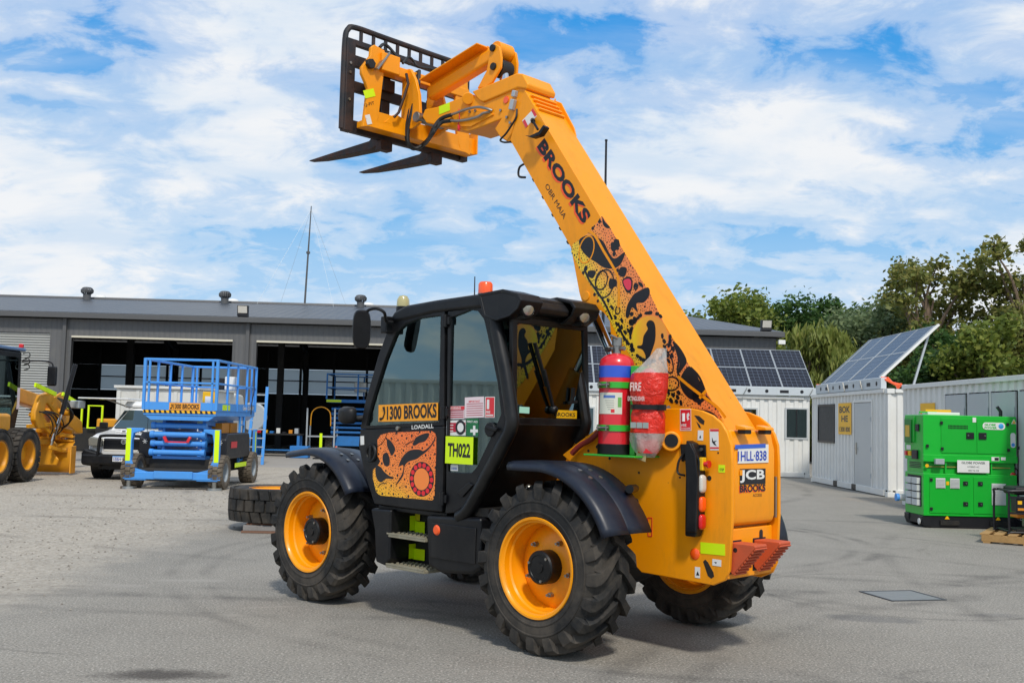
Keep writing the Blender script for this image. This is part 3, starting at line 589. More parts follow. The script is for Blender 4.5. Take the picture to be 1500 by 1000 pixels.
# raised weld seam and edge flange along the top, ribs at the collar
g = G()
for s in (1.415, 1.36, 1.305, 1.25):
    a, b = BP(s, -.012), BP(s-.018, -.012); g.obox(((a[0]+b[0])/2, 0, (a[1]+b[1])/2), ((a[0]-b[0])/2, 0, (a[1]-b[1])/2), (0, .165, 0), (bp_.x*.014, 0, bp_.y*.014))
g.o('collar_rib', 'orange', boom, bev=.004)
g = G().prism([BP(1.49, -.02), BP(1.25, .37), BP(1.20, .37), BP(1.20, .345), BP(1.46, .0)], 'y', -.206, -.186)
g.prism([BP(1.46, -.012), BP(1.455, .02), BP(1.1, .02), BP(1.02, -.004), BP(1.1, -.03), BP(1.40, -.045)], 'y', -.205, -.19); g.o('collar_plate', 'orange', boom, bev=.006)
for s, w in ((.75, .035), (.55, .03), (.35, .03), (.2, .03), (.05, .03)):
    p = BP(s, .358); G().obox((p[0], .17, p[1]), (ba.x*w*.5, 0, ba.y*w*.5), (0, .02, 0), (bp_.x*.009, 0, bp_.y*.009)).o('hose_clip', 'dark', boom, bev=.004)
p = BP(.93, .40); G().tube(spline([(p[0]-.05, .15, p[1]+.05), (p[0]+.04, .17, p[1]+.02), (p[0]+.05, .17, p[1]-.06), (p[0]-.02, .16, p[1]-.08)], 5), .010, 6).o('hose_loop', 'hose', boom)
# inner nose: arm, cover
arm = [(2.4471,4.5628),(2.2703,4.5515),(1.8220,4.5876),(1.6484,4.4955),(1.2652,4.5892),(1.0973,4.4930),(1.1278,4.4270),(1.3054,4.0429),(1.4176,4.1111),(1.4892,4.1976),(1.4146,4.2701),(1.6568,4.2466),(1.8445,4.2364),(1.9468,4.2738),(2.4211,4.4253),(2.4839,4.4967)]
nose = G().prism(arm, 'y', -.155, .16).o('boom_nose', 'orange', th, bev=.012)
cov = [(1.7829,4.5949),(1.2107,4.6406),(1.1359,4.6182),(1.0675,4.5131),(1.0823,4.4682),(1.1980,4.5043),(1.6228,4.4617),(1.6722,4.4841),(1.7044,4.5126)]
G().prism(cov, 'y', -.185, .178).o('nose_cover', 'orange', nose, bev=.016, seg=3)
G().prism([(2.0685,4.4236),(1.7927,4.4346),(1.5948,4.3774),(1.4887,4.3261),(1.7862,4.2690),(1.9145,4.2923)], 'y', .158, .172).o('nose_gusset', 'orange', nose, bev=.006)
G().cyl((1.8538,0.1500,4.5487), (1.7998,0.2000,4.5258), .055, n=22).o('nose_pin', 'orange', nose, bev=.008)
q = (2.7664,0.0,4.5865)
G().cyl((2.5271,0.2000,4.4958), (2.5271, -.2, 4.4958), .05, n=20).o('carriage_pin', 'steel', nose, bev=.004)
decal('reflective_strip', *((2.2331,0.1615,4.4686),(-0.9976,0.0,0.0698),(0.0698,0.0,0.9976),0.0792,0.1494), 'lime', nose)
G().lathe([(0, .008), (.03, .007), (.034, 0), (0, 0)], (1.3470,0.1610,4.4316), n=20).o('orange_reflector', 'orangelens', nose)
for q, w, h in (((1.2261,0.1700,4.4568), .05, .06), ((1.2430,0.1750,4.3619), .055, .10)):
    G().obox((q[0], q[1]+.01, q[2]), (w*.42, 0, w*.12), (0, .022, 0), (-h*.12, 0, h*.45)).o('connector_plug', 'galv', nose, bev=.008)
G().tube(spline([(1.1854,0.1900,4.3108), (1.1815,0.2000,4.2355), (1.2372,0.2000,4.1735), (1.3018,0.2000,4.1126), (1.3676,0.2000,4.0695), (1.3346,0.1900,4.0446), (1.2506,0.1900,4.0333)], 6), .009, 6).o('cable', 'hose', nose)
for q in ([(1.3300,0.1600,4.2726)]+[(1.2861,0.1600,4.2156)]+[(1.4088,0.1600,4.3489)]+[(1.7954,0.1700,4.4086)]+[(1.7234,0.1700,4.4042)]):
    G().cyl(q, (q[0], q[1]+.014, q[2]), .013, n=8).o('bolt', 'steel', nose)
for pts in ([(1.5110,0.1700,4.3663),(1.5593,0.2000,4.3873),(1.6554,0.2100,4.4162),(1.7987,0.2100,4.4253),(1.9261,0.2100,4.4182),(2.0186,0.2100,4.4135)], [(1.5367,0.1700,4.3589),(1.5929,0.2000,4.3503),(1.6520,0.2100,4.3281),(1.7768,0.2100,4.3266),(1.9045,0.2100,4.3377),(2.0163,0.2100,4.3586)]):
    G().tube(spline(pts, 5), .012, 8).o('hydraulic_pipe', 'steel', nose)
for pts in ([(2.0092,0.2100,4.4117),(2.1010,0.2200,4.4043),(2.1530,0.2400,4.3708),(2.1573,0.3000,4.2811),(2.5500,0.0093,4.3276),(2.6200,0.0590,4.2483),(2.6500,0.1107,4.2292),(2.6600,0.1731,4.2785),(2.6600,0.1779,4.3982),(2.6200,0.1680,4.5946),(2.6000,0.1244,4.8032),(2.6800,0.0470,5.0168)], [(2.0163,0.2100,4.3586),(2.1068,0.2300,4.3580),(2.1355,0.2700,4.3094),(2.1511,0.3200,4.2244),(2.5600,0.0506,4.2668),(2.6800,0.0854,4.2327),(2.7000,0.1486,4.2904),(2.7000,0.1663,4.4080),(2.6600,0.1605,4.6041),(2.6400,0.1253,4.8113),(2.7200,0.0391,5.0140)]):
    G().tube(spline(pts, 6), .019, 8).o('hydraulic_hose', 'hose', nose)
G().tube(spline([(1.9199,0.2000,4.4511),(1.8965,0.2100,4.3680),(1.9229,0.2000,4.2989),(1.9023,0.2000,4.2443)], 5), .005, 5).sphere((1.9129,0.2000,4.2780), .025, 8, 6, (.6, .6, 1.3)).o('red_safety_clip', 'red', nose)
# tilt linkage
lev = [(1.7876,4.6398),(1.6702,4.7799),(1.6374,4.9246),(1.6265,4.9918),(1.5700,5.0099),(1.5076,4.9698),(1.4822,4.8635),(1.4877,4.7708),(1.5924,4.6557),(1.6708,4.6281)]
lv = G().prism(lev, 'y', .075, .105).o('tilt_lever', 'orange', th, bev=.01)
G().prism(lev, 'y', -.13, -.10).o('tilt_lever', 'orange', th, bev=.01)
a = (1.5861,0.1000,4.9695); b = (1.5711,0.1000,4.7958)
G().cyl((a[0], .125, a[2]), (a[0], -.15, a[2]), .032, n=20).o('link_pin', 'dark', th, bev=.004)
G().cyl((a[0], .075, a[2]), (a[0], -.10, a[2]), .075, n=24).o('link_boss', 'orange', th, bev=.006)
G().cyl((b[0], .125, b[2]), (b[0], -.15, b[2]), .034, n=20).o('cylinder_pin', 'dark', th, bev=.004)
G().cyl((b[0]-.02, 0, b[2]), (b[0]-.06, 0, b[2]-.34), .045, n=20).o('tilt_rod', 'chrome', th)
G().cyl((b[0], .06, b[2]), (b[0], -.08, b[2]), .085, n=20).o('rod_eye', 'dark', th, bev=.01)
c = (2.5602,0.0,4.7645)
G().bar((a[0]+.02, -.01, a[2]), (c[0], -.01, c[2]), .12, .13).o('tilt_link', 'orange', th, bev=.03, seg=3)
dl = (Vector(c)-Vector((a[0], 0, a[2]))).normalized(); up_ = Vector((0, 1, 0)).cross(dl)
up_ = up_ if up_.z > 0 else -up_
m0 = Vector((a[0], -.01, a[2]))+dl*.16+up_*.115; m1 = Vector((c[0], -.01, c[2]))-dl*.02+up_*.115
G().bar(m0, m1, .30, .014, up=up_).o('link_guard', 'orange', th, bev=.003)
G().bar(m0-up_*.02, m1-up_*.02, .02, .07, up=up_).o('link_web', 'orange', th)
# ---- carriage
CX = 2.75
car = bpy.data.objects.new('fork_carriage', None); COL.objects.link(car); car.parent = th
G().prism([(0.6252,5.0995),(0.5862,5.1368),(0.4617,5.1113),(0.4556,4.9660),(0.5083,4.4556),(0.5448,4.3552),(0.6884,4.3236),(0.6485,4.6985),(0.6745,4.7444),(0.7258,4.8229),(0.7283,4.8811),(0.6299,5.0190)], 'x', 2.70, 2.74).o('side_cheek', 'orange', car, bev=.008)
G().prism([(-y, z) for y, z in [(0.6252,5.0995),(0.5862,5.1368),(0.4617,5.1113),(0.4556,4.9660),(0.5083,4.4556),(0.5448,4.3552),(0.6884,4.3236),(0.6485,4.6985),(0.6745,4.7444),(0.7258,4.8229),(0.7283,4.8811),(0.6299,5.0190)]], 'x', 2.70, 2.74).o('side_cheek', 'orange', car, bev=.008)
G().box(2.69, 2.80, -.60, .50, 4.90, 5.00).o('top_beam', 'orange', car, bev=.012)
G().box(2.66, 2.70, .30, .52, 4.90, 5.08).o('top_bracket', 'orange', car, bev=.012)
G().box(2.70, 2.84, -.74, .66, 4.34, 4.40).box(2.70, 2.725, -.74, .66, 4.40, 4.505).box(2.66, 2.84, -.755, -.735, 4.34, 4.57).o('bottom_beam', 'orange', car, bev=.006)
for yy in (.16, -.16):
    G().prism([(2.78, 5.02), (2.66, 5.0), (2.58, 4.88), (2.52, 4.72), (2.50, 4.55), (2.50, 4.44), (2.60, 4.40), (2.78, 4.40)], 'y', yy-.018, yy+.018).o('centre_plate', 'orange', car, bev=.008)
G().prism([(.02, 4.42), (.44, 4.42), (.36, 4.50), (.30, 4.53), (.18, 4.50), (.10, 4.56), (.02, 4.56)], 'x', 2.70, 2.72).o('stiffener', 'orange', car, bev=.004)
decal('reflective_strip', *((2.6980,0.6769,4.5922),(0.0,-0.9173,0.3983),(0.0,0.3983,0.9173),0.0741,0.1296), 'lime', car)
text('lettering', 'Q-FIT', *((2.6970,0.6820,4.5061),(0.0,-0.9100,0.4147),(0.0,0.4147,0.9100),0.0329,0.1303), 'ink', car, bold=.0)
decal('label_sticker', *((2.6980,0.6425,4.3493),(0.0,-0.9289,0.3704),(0.0,0.3704,0.9289),0.0896,0.0596), 'white', car)
q = (2.6900,0.6414,4.9300)
G().cyl((2.66, q[1], q[2]), (2.72, q[1], q[2]), .05, n=6).o('lock_pin', 'dark', car, bev=.004)
G().bar((2.6600,0.5901,4.8843), (2.6800,0.4348,5.0893), .05, .02).o('lock_lever', 'steel', car, bev=.004)
G().tube([(2.6400,0.2419,4.9303), (2.6200,0.2289,4.8285), (2.6200,0.2743,4.6900), (2.6400,0.3188,4.5301), (2.6600,0.3589,4.4782)], .014, 6).o('linkage_rod', 'fork', car)
G().tube(spline([(2.7200,0.2231,5.0545), (2.7500,0.1328,5.1469), (2.7500,0.0620,5.1247), (2.7200,0.0325,5.0707), (2.7400,-0.1441,5.1007), (2.7600,-0.2983,5.1102)], 5), .014, 6).o('hose', 'hose', car)
G().tube(spline([(2.7600,0.4812,5.1488), (2.8000,0.4020,5.2140), (2.8000,0.3340,5.1991), (2.7600,0.2351,5.1080), (2.7400,0.1210,5.0792)], 5), .016, 6).o('hose', 'hose', car)
# black fork frame
F0 = 2.90
g = G().tube(spline([(F0, .79, 4.32), (F0, .79, 4.8), (F0, .785, 5.18), (F0, .755, 5.285), (F0, .67, 5.325), (F0, .3, 5.325), (F0, -.3, 5.325), (F0, -.67, 5.325), (F0, -.755, 5.285), (F0, -.785, 5.18), (F0, -.79, 4.8), (F0, -.79, 4.32)], 4), .028, 8); g.o('backrest_hoop', 'frame', car)
for s in (-1, 1): G().box(F0-.05, F0+.03, .69*s-.06*(s < 0)*0, .79*s, 4.30, 5.19).o('frame_upright', 'frame', car, bev=.006)
for z0, z1, nm in ((4.30, 4.42, 'lower_rail'), (4.70, 4.80, 'middle_rail'), (4.94, 5.05, 'upper_rail'), (5.145, 5.20, 'top_rail')):
    G().box(F0-.03, F0+.025, -.69, .69, z0, z1).o(nm, 'frame', car, bev=.006)
for k in range(9): y = -.60+k*.15; G().box(F0-.012, F0+.012, y-.014, y+.014, 5.2, 5.315).o('backrest_bar', 'frame', car)
for y in (.28, -.05): G().box(F0-.01, F0+.02, y-.05, y+.05, 4.42, 4.94).o('frame_stay', 'frame', car, bev=.005)
for z in (4.86, 4.95, 4.6): G().cyl((F0-.06, .75, z), (F0-.05, .75, z), .014, n=8).o('bolt', 'steel', car)
for y in (.29, -.36):
    pr = [(F0+.03, 4.86), (F0+.075, 4.86), (F0+.085, 4.36), (F0+.15, 4.318), (3.5, 4.305), (4.08, 4.296), (4.10, 4.288), (3.85, 4.262), (3.5, 4.245), (F0+.13, 4.228), (F0+.03, 4.25), (F0+.0, 4.29)]
    f = G().prism(pr, 'y', y-.06, y+.06); fo = f.o('fork_tine', 'fork', car, bev=.006)
    for v in fo.data.vertices:
        if v.co.x > 3.6: v.co.y = y+(v.co.y-y)*(1-.4*(v.co.x-3.6)/.5)
    G().box(F0-.06, F0+.03, y-.07, y+.07, 4.20, 4.30).o('fork_hook', 'fork', car, bev=.006); G().box(F0-.07, F0+.035, y-.07, y+.07, 4.78, 4.90).o('fork_hook', 'fork', car, bev=.006)
# lift cylinder
q = (0.5218,0.0,2.6594)
lo = Vector((-.30, 0, 1.22)); hi = Vector((q[0], 0, q[2])); d_ = (hi-lo).normalized()
G().cyl(lo, lo+d_*.95, .07, n=24).o('lift_cylinder', 'orange_in', th, bev=.008)
G().cyl(lo+d_*.9, hi, .042, n=20).o('lift_rod', 'chrome', th)

# ---- boom lettering
text('boom_lettering', 'BROOKS', *((0.9533,0.1905,3.9262),(-0.5916,0.0,-0.8062),(-0.8062,0.0,0.5916),0.1094,0.9010), 'coralprint', boom, bold=.04, lift=.0012)
text('boom_lettering', 'BROOKS', *((0.9361,0.1905,3.9351),(-0.5908,0.0,-0.8068),(-0.8068,0.0,0.5908),0.1081,0.8998), 'ink', boom, bold=.045, lift=.002)
text('boom_lettering', 'OBR MAIA', *((0.8349,0.1905,3.5838),(-0.5798,0.0,-0.8147),(-0.8147,0.0,0.5798),0.0426,0.3758), 'ink', boom, bold=.0, lift=.0012)
ws = decal('warning_sticker', *((1.1158,0.1905,4.1953),(-0.5184,0.0,-0.8551),(-0.8551,0.0,0.5184),0.1496,0.0825), 'white', boom)
decal('red_bar', *((1.1090,0.1930,4.1875),(-0.5167,0.0,-0.8562),(-0.8562,0.0,0.5167),0.0304,0.0745), 'red', ws, .0006)
decal('red_bar', *((1.0106,0.1930,4.2643),(-0.5760,0.0,-0.8175),(-0.8175,0.0,0.5760),0.0257,0.0796), 'red', ws, .0006)
G().cyl((0.9948,0.1900,4.1788), (0.9389,0.2400,4.1454), .02, n=10).tube([(0.9389,0.2400,4.1454), (0.8531,0.2700,4.0529)], .012, 6).prism([(0.9861,4.0240),(0.9222,4.0069),(0.8211,4.0240),(0.7685,4.0723),(0.7448,4.0507),(0.8047,3.9921),(0.8980,3.9852)], 'y', .24, .30).o('work_lamp', 'blackplastic', boom, bev=.006)


# ================================================================== telehandler cab, steps, fenders
YL = 1.05; YR_ = .16
# left door
d_out = [(1.0860,2.4737),(1.4103,2.5308),(1.6414,2.4878),(1.7616,2.4030),(1.9019,2.1391),(2.0574,1.7605),(2.1110,1.5402),(2.1312,1.3952),(2.0432,1.1691),(1.8905,0.9066),(1.4345,0.9020),(1.0584,0.9045)]
d_in  = [(1.1329,2.4384),(1.3886,2.4297),(1.5581,2.3934),(1.6777,2.3311),(1.8093,2.1082),(1.9481,1.8011),(2.0214,1.6168),(2.0364,1.5504),(1.8169,1.5636),(1.5529,1.5801),(1.3411,1.5897),(1.1207,1.6019)]
dw_out = [(1.0860,2.4737),(1.4103,2.5308),(1.6414,2.4878),(1.7616,2.4030),(1.9019,2.1391),(2.0574,1.7605),(2.1110,1.5402),(2.1100,1.5229),(1.8154,1.5354),(1.5513,1.5469),(1.3396,1.5571),(1.0555,1.5739)]
door = G().ring(dw_out, d_in, 'y', 1.0, 1.05).o('door', 'blackplastic', th, bev=.006)
G().prism([(2.1146,1.5199),(1.0554,1.5713),(1.0506,0.9051),(1.4345,0.9020),(1.8905,0.9066),(2.0432,1.1691),(2.1305,1.3836)], 'y', .995, 1.052).o('door_panel', 'blackplastic', door, bev=.012)
G().prism(d_in, 'y', 1.02, 1.026).o('door_pane', 'cabglass', door, smooth=0)
tr = [(2.0999,1.5294),(2.1381,1.3659),(2.0412,1.1453),(1.9007,0.9321),(1.1475,0.9270)]
for q in ((1.0625,1.0500,2.3916), (1.0519,1.0500,1.6748), (1.0393,1.0500,1.0107)):
    G().cyl((q[0], 1.062, q[2]-.05), (q[0], 1.062, q[2]+.05), .022, n=10).box(q[0]-.05, q[0]+.02, 1.045, 1.066, q[2]-.03, q[2]+.03).o('door_hinge', 'blackplastic', door, bev=.004)
q = (1.9408,1.0500,1.3276)
G().lathe([(.045, .0), (.072, 0), (.078, .012), (.07, .022), (.052, .018), (.045, .004)], (q[0], 1.052, q[2]), n=28, close=True).cyl((q[0], 1.052, q[2]), (q[0], 1.056, q[2]), .047, n=20).o('door_handle', 'blackplastic', door)
G().bar((q[0], 1.072, q[2]-.06), (q[0], 1.072, q[2]+.06), .03, .012, up=(0, 1, 0)).o('handle_grip', 'blackplastic', door, bev=.005)
q = (1.5969,1.0550,1.5403); G().cyl((q[0], 1.05, q[2]), (q[0], 1.075, q[2]), .018, n=14).o('door_lock', 'steel', door, bev=.003)
decal('door_sticker', *((2.0943,1.0540,1.3877),(-0.9957,0.0,0.0926),(0.0926,0.0,0.9957),0.0749,0.0488), 'white', door)
ds_ = decal('phone_sticker', *((1.8604,1.0560,1.5881),(-0.9995,0.0,0.0329),(0.0329,0.0,0.9995),0.1393,0.7424), mat('sticker_orange', 'f7a21b', .4, var=.03), door)
text('lettering', '1300 BROOKS', *((1.7487,1.0596,1.6042),(-0.9989,0.0,0.0476),(0.0476,0.0,0.9989),0.1127,0.6181), 'ink', ds_, bold=.035)
G().tube([(1.8339,1.0600,1.6112), (1.7983,1.0600,1.6202), (1.7782,1.0600,1.6656), (1.7941,1.0600,1.7106)], [.012, .007, .006, .012], 8).o('phone_pictogram', 'ink', ds_)
text('lettering', 'LOADALL', *((1.4330,1.0555,1.5353),(-0.9980,0.0,0.0639),(0.0639,0.0,0.9980),0.0328,0.2648), 'white', door, bold=.02)
# rear quarter
q_out = [(1.0542,2.4774),(0.7821,2.4989),(0.6608,2.4812),(0.5768,2.4091),(0.4878,2.1590),(0.4073,1.9040),(0.3564,1.6535),(0.4296,1.5219),(0.6283,1.2164),(0.8128,0.9648),(0.9179,0.9103),(1.0108,0.8978)]
q_in = [(1.0118,2.4159),(0.7960,2.4654),(0.7121,2.4502),(0.6422,2.3814),(0.5601,2.1510),(0.4784,1.8944),(0.4348,1.6724),(0.4955,1.5655),(0.6749,1.2751),(0.7326,1.2262),(0.8460,1.2203),(1.0008,1.2174)]
q_low = [(1.0078,1.1961),(0.6578,1.2148),(0.8128,0.9648),(0.9179,0.9103),(1.0265,0.8965)]
qt = G().ring(q_out, q_in, 'y', 1.0, 1.045).o('rear_quarter_frame', 'blackplastic', th, bev=.006)
G().prism(q_in, 'y', 1.02, 1.026).o('quarter_pane', 'cabglass', qt, smooth=0)
G().prism(q_low, 'y', .99, 1.04).o('quarter_panel', 'blackplastic', qt, bev=.01)
G().prism([(0.8783,1.0735),(0.7448,1.1538),(0.6993,1.1361),(0.8157,1.0365)], 'y', 1.04, 1.06).o('grab_recess', 'black', qt, bev=.006)
post = spline([(0.5986,1.0300,2.4483), (0.5243,1.0300,2.2127), (0.4512,1.0300,1.9813), (0.3848,1.0300,1.7036), (0.3741,1.0300,1.5935), (0.4475,1.0300,1.4613), (0.6333,1.0300,1.1903), (0.8035,1.0300,0.9543), (0.9185,1.0200,0.8829)], 5)
G().tube([(p[0]-.035, p[1]-.005, p[2]) for p in post], .052, 12).o('corner_post', 'black', th)
G().tube([(p[0]-.035, YR_+.03, p[2]) for p in post[:26]], .045, 10).o('corner_post', 'black', th)
# right side of the cab and windscreen
G().ring([(x, z) for x, z in dw_out], d_in, 'y', YR_, YR_+.04).o('right_frame', 'blackplastic', th, bev=.005)
G().prism(d_in, 'y', YR_+.015, YR_+.02).o('right_pane', 'sideglass', th, smooth=0)
G().ring(q_out, q_in, 'y', YR_, YR_+.04).o('right_quarter_frame', 'blackplastic', th, bev=.005)
G().prism(q_in, 'y', YR_+.015, YR_+.02).o('right_quarter_pane', 'sideglass', th, smooth=0)
ws_ = [(1.6409,2.4765),(1.7610,2.3916),(1.9013,2.1276),(2.0568,1.7489),(2.1104,1.5286)]
G().grid([[(x, YR_+.05, z), (x, 1.0, z)] for x, z in ws_]).o('windscreen', 'cabglass', th, thick=.006)
G().prism([(ws_[-1][0], ws_[-1][1]), (ws_[-1][0]+.02, 1.3), (1.93, .93), (1.88, .93), (ws_[-1][0]-.05, 1.3), (ws_[-1][0]-.05, ws_[-1][1])], 'y', YR_, .994).o('cab_front_panel', 'blackplastic', th)
# floor, bulkhead, interior
G().box(.60, 1.90, YR_+.05, .985, .90, .96).o('cab_floor', 'dark', th)
G().prism([(.36, 1.60), (.42, 1.62), (.80, .97), (.76, .94)], 'y', YR_, .99).o('rear_bulkhead', 'black', th, bev=.01)
M['seatgrey'] = mat('seat_fabric', '4a4d52', .8, var=.15)
G().box(.45, 1.6, YR_+.06, .98, 2.40, 2.42).o('headliner', mat('headliner_grey', '6a6c6e', .8), th)
seat = bpy.data.objects.new('seat', None); COL.objects.link(seat); seat.parent = th
G().box(.85, 1.32, .38, .84, 1.12, 1.25).o('seat_cushion', 'seatgrey', seat, bev=.04)
G().prism([(.80, 1.2), (.92, 1.2), (.84, 1.86), (.74, 1.84)], 'y', .40, .82).o('seat_back', 'seatgrey', seat, bev=.04)
G().box(.90, 1.25, .46, .76, .96, 1.12).o('seat_base', 'dark', seat, bev=.02)
G().prism([(.72, 1.88), (.80, 1.88), (.77, 2.08), (.70, 2.06)], 'y', .50, .72).o('headrest', 'seatgrey', seat, bev=.03)
G().prism([(1.60, .96), (2.0, .96), (2.02, 1.45), (1.80, 1.5), (1.70, 1.3)], 'y', .38, .84).o('dashboard', 'blackplastic', th, bev=.03)
G().lathe([(.165, -.014), (.18, 0), (.165, .014), (.15, 0)], (1.60, .6, 1.58), (-.5, 0, .86), n=28, close=True).o('steering_wheel', 'black', th)
G().cyl((1.60, .6, 1.58), (1.78, .6, 1.30), .035, n=10).bar((1.52, .6, 1.53), (1.68, .6, 1.63), .03, .02).bar((1.6, .44, 1.58), (1.6, .76, 1.58), .03, .02).o('steering_column', 'black', th)
G().cyl((1.32, .32, 1.1), (1.36, .32, 1.45), .014, n=8).sphere((1.36, .32, 1.47), .035).o('joystick', 'black', th)
G().box(.85, 1.5, .24, .37, .96, 1.28).o('side_console', 'blackplastic', th, bev=.02)
# rear window
rw = [(.30, 2.36), (.40, 1.62)]
def RW(y, z): t = (z-1.62)/(2.36-1.62); return (.385-.015*t, y, z)
rwo = [(1.1423,2.3403),(0.2296,2.3509),(0.0478,1.5843),(1.0028,1.6038)]; 
ro = [(1.01, 2.40), (.15, 2.40), (.10, 1.585), (.985, 1.585)]; ri = [(.955, 2.35), (.20, 2.35), (.155, 1.65), (.94, 1.65)]
G().ring(ro, ri, 'x', .37, .41).o('rear_window_frame', 'black', th, bev=.006)
G().prism(ri, 'x', .385, .391).o('rear_pane', 'rearglass', th, smooth=0)
a, b, c = (0.3600,0.7789,2.2142), (0.3600,0.5479,1.7150), (0.3500,0.5848,1.7925)
G().bar(a, (Vector(a)*.35+Vector(b)*.65), .03, .014).o('wiper_blade', 'blackplastic', th)
G().bar((Vector(a)*.6+Vector(b)*.4)+Vector((-.02, 0, 0)), b, .02, .02).sphere(b, .035, 10, 6).o('wiper_arm', 'blackplastic', th)
decal('brooks_sticker', *((0.3820,0.4901,1.6530),(0.0,-1.0000,-0.0050),(0.0,-0.0050,1.0000),0.0631,0.2377), mat('sticker_yellow', 'e8b312', .4), th)
text('lettering', 'BROOKS', *((0.3795,0.5091,1.6658),(0.0,-1.0000,-0.0038),(0.0,-0.0038,1.0000),0.0315,0.2369), 'ink', th, bold=.02)
decal('window_sticker', *((0.3820,0.9055,1.6837),(0.0,-0.9996,-0.0266),(0.0,-0.0266,0.9996),0.0479,0.1074), mat('mint_sticker', 'a9e0c8', .5), th)
G().bar((0.3600,0.3217,1.8913), (0.3600,0.3345,1.7733), .025, .02).bar((0.3600,0.3750,1.7722), (0.3600,0.2777,1.7856), .02, .02).o('window_latch', 'black', th)
# roof
roof = G().prism([(1.80, 2.40), (1.70, 2.50), (1.55, 2.545), (1.2, 2.565), (.75, 2.58), (.40, 2.575), (.32, 2.54), (.34, 2.42), (.6, 2.47), (1.2, 2.46), (1.55, 2.42)], 'y', YR_-.01, 1.065).o('cab_roof', 'blackplastic', th, bev=.03, seg=3)
pod = [(.66, 2.575), (.40, 2.592), (.24, 2.55), (.20, 2.50), (.23, 2.44), (.32, 2.385), (.46, 2.36), (.60, 2.40)]
for y0, y1, yc, s in ((.86, 1.10, .99, 1), (.20, .50, .355, -1)):
    po = G().ring(pod, [(x*.86+.058, (z-2.48)*.80+2.475) for x, z in pod], 'y', y0, y1)
    po.prism([(.60, 2.57), (.42, 2.575), (.38, 2.40), (.58, 2.40)], 'y', y0+.01, y1-.01)
    po.prism([(x*.97+.012, (z-2.48)*.94+2.48) for x, z in pod], 'y', *((1.075, 1.095) if s > 0 else (.205, .225)))
    ob = po.o('lamp_pod', 'blackplastic', roof, bev=.012)
    lx = .228
    G().lathe([(0, -.09), (.06, -.085), (.069, -.02), (.072, 0), (.064, .004), (.060, -.006), (0, -.006)], (lx, yc, 2.455), (-1, 0, -.12), n=28).o('lamp_body', 'blackplastic', roof)
    G().lathe([(0, .012), (.035, .009), (.059, 0), (.059, -.004), (0, -.004)], (lx, yc, 2.455), (-1, 0, -.12), n=28).o('lamp_lens', 'lampglass', roof)
    G().box(lx+.02, lx+.14, yc-.02, yc+.02, 2.375, 2.42).o('lamp_bracket', 'dark', roof, bev=.006)
G().prism([(.46, 2.55), (.30, 2.52), (.255, 2.47), (.27, 2.43), (.46, 2.42)], 'y', .50, .86).o('roof_visor', 'blackplastic', roof, bev=.012)
G().box(.40, .50, .22, .95, 2.33, 2.44).o('header_box', 'black', roof, bev=.02)
q = (0.7822,0.9000,2.5986)
bc = G().lathe([(0, .125), (.045, .122), (.057, .105), (.058, .03), (.062, .03), (0, .03)], (q[0], .9, 2.572), (0, 0, 1), n=24).o('beacon_lens', 'orangelens', roof)
G().cyl((q[0], .9, 2.56), (q[0], .9, 2.604), .060, n=24).o('beacon_base', 'steel', roof, bev=.003)
G().cyl((0.8527,0.9500,2.5929), (0.8544,0.9500,2.7378), .005, .004, 6).o('aerial', 'ink', roof)
q = (1.7793,0.9000,2.5088)
G().lathe([(0, .145), (.035, .135), (.052, .105), (.055, .06), (.055, .045), (0, .045)], (q[0], .9, 2.515), (0, 0, 1), n=22).o('strobe_lens', mat('pale_yellow_lens', 'b5ac78', .2, coat=.6), roof)
G().cyl((q[0], .9, 2.50), (q[0], .9, 2.562), .058, n=20).bar((q[0]+.02, .9, 2.50), (q[0]+.15, .9, 2.44), .06, .03).o('strobe_base', 'blackplastic', roof, bev=.004)
# mirrors
G().tube(spline([(1.6892,1.0800,2.4085), (1.6917,1.1500,2.4140), (1.6503,1.2000,2.4748), (1.6866,1.2500,2.5059), (1.7552,1.2800,2.4958), (1.7810,1.3000,2.4506)], 5), .013, 8).o('mirror_arm', 'blackplastic', th)
G().box(1.72, 1.80, 1.03, 1.12, 2.32, 2.46).o('mirror_bracket', 'blackplastic', th, bev=.01)
mc = Vector((1.8156,1.3000,2.3401))
mr = [(.10*math.cos(t)*(1 if abs(math.cos(t)) < .8 else .95), .185*math.sin(t)) for t in [2*PI*k/20 for k in range(20)]]
g = G(); ax1 = Vector((.55, .83, 0)); ax2 = Vector((-.12, .1, .98)); nn_ = ax1.cross(ax2).normalized()
def sq(t, a, b): c_, s_ = math.cos(t), math.sin(t); return (a*math.copysign(abs(c_)**.55, c_), b*math.copysign(abs(s_)**.6, s_))
rings = []
for dz, k in ((-.03, .93), (-.012, 1), (.02, .98), (.045, .8), (.055, .4)):
    rings.append([mc+ax1*sq(2*PI*i/24, .075, .16)[0]*k+ax2*sq(2*PI*i/24, .075, .16)[1]*k+nn_*dz for i in range(24)])
g.loft(rings).o('mirror', 'blackplastic', th)
mc2 = Vector((2.2145,1.1200,1.6357))
rings = []
for dx, k in ((-.045, .75), (-.03, .98), (.0, 1.0), (.03, .85), (.05, .5)):
    rings.append([mc2+Vector((.1*sq(2*PI*i/20, 1, 1)[0]*k, dx, .075*sq(2*PI*i/20, 1, 1)[1]*k)) for i in range(20)])
G().loft(rings).o('lower_mirror', 'blackplastic', th)
G().tube([(2.1731,1.1000,1.6193), (2.1211,1.0600,1.6150), (2.0945,1.0300,1.6218)], .02, 8).o('mirror_arm', 'blackplastic', th)

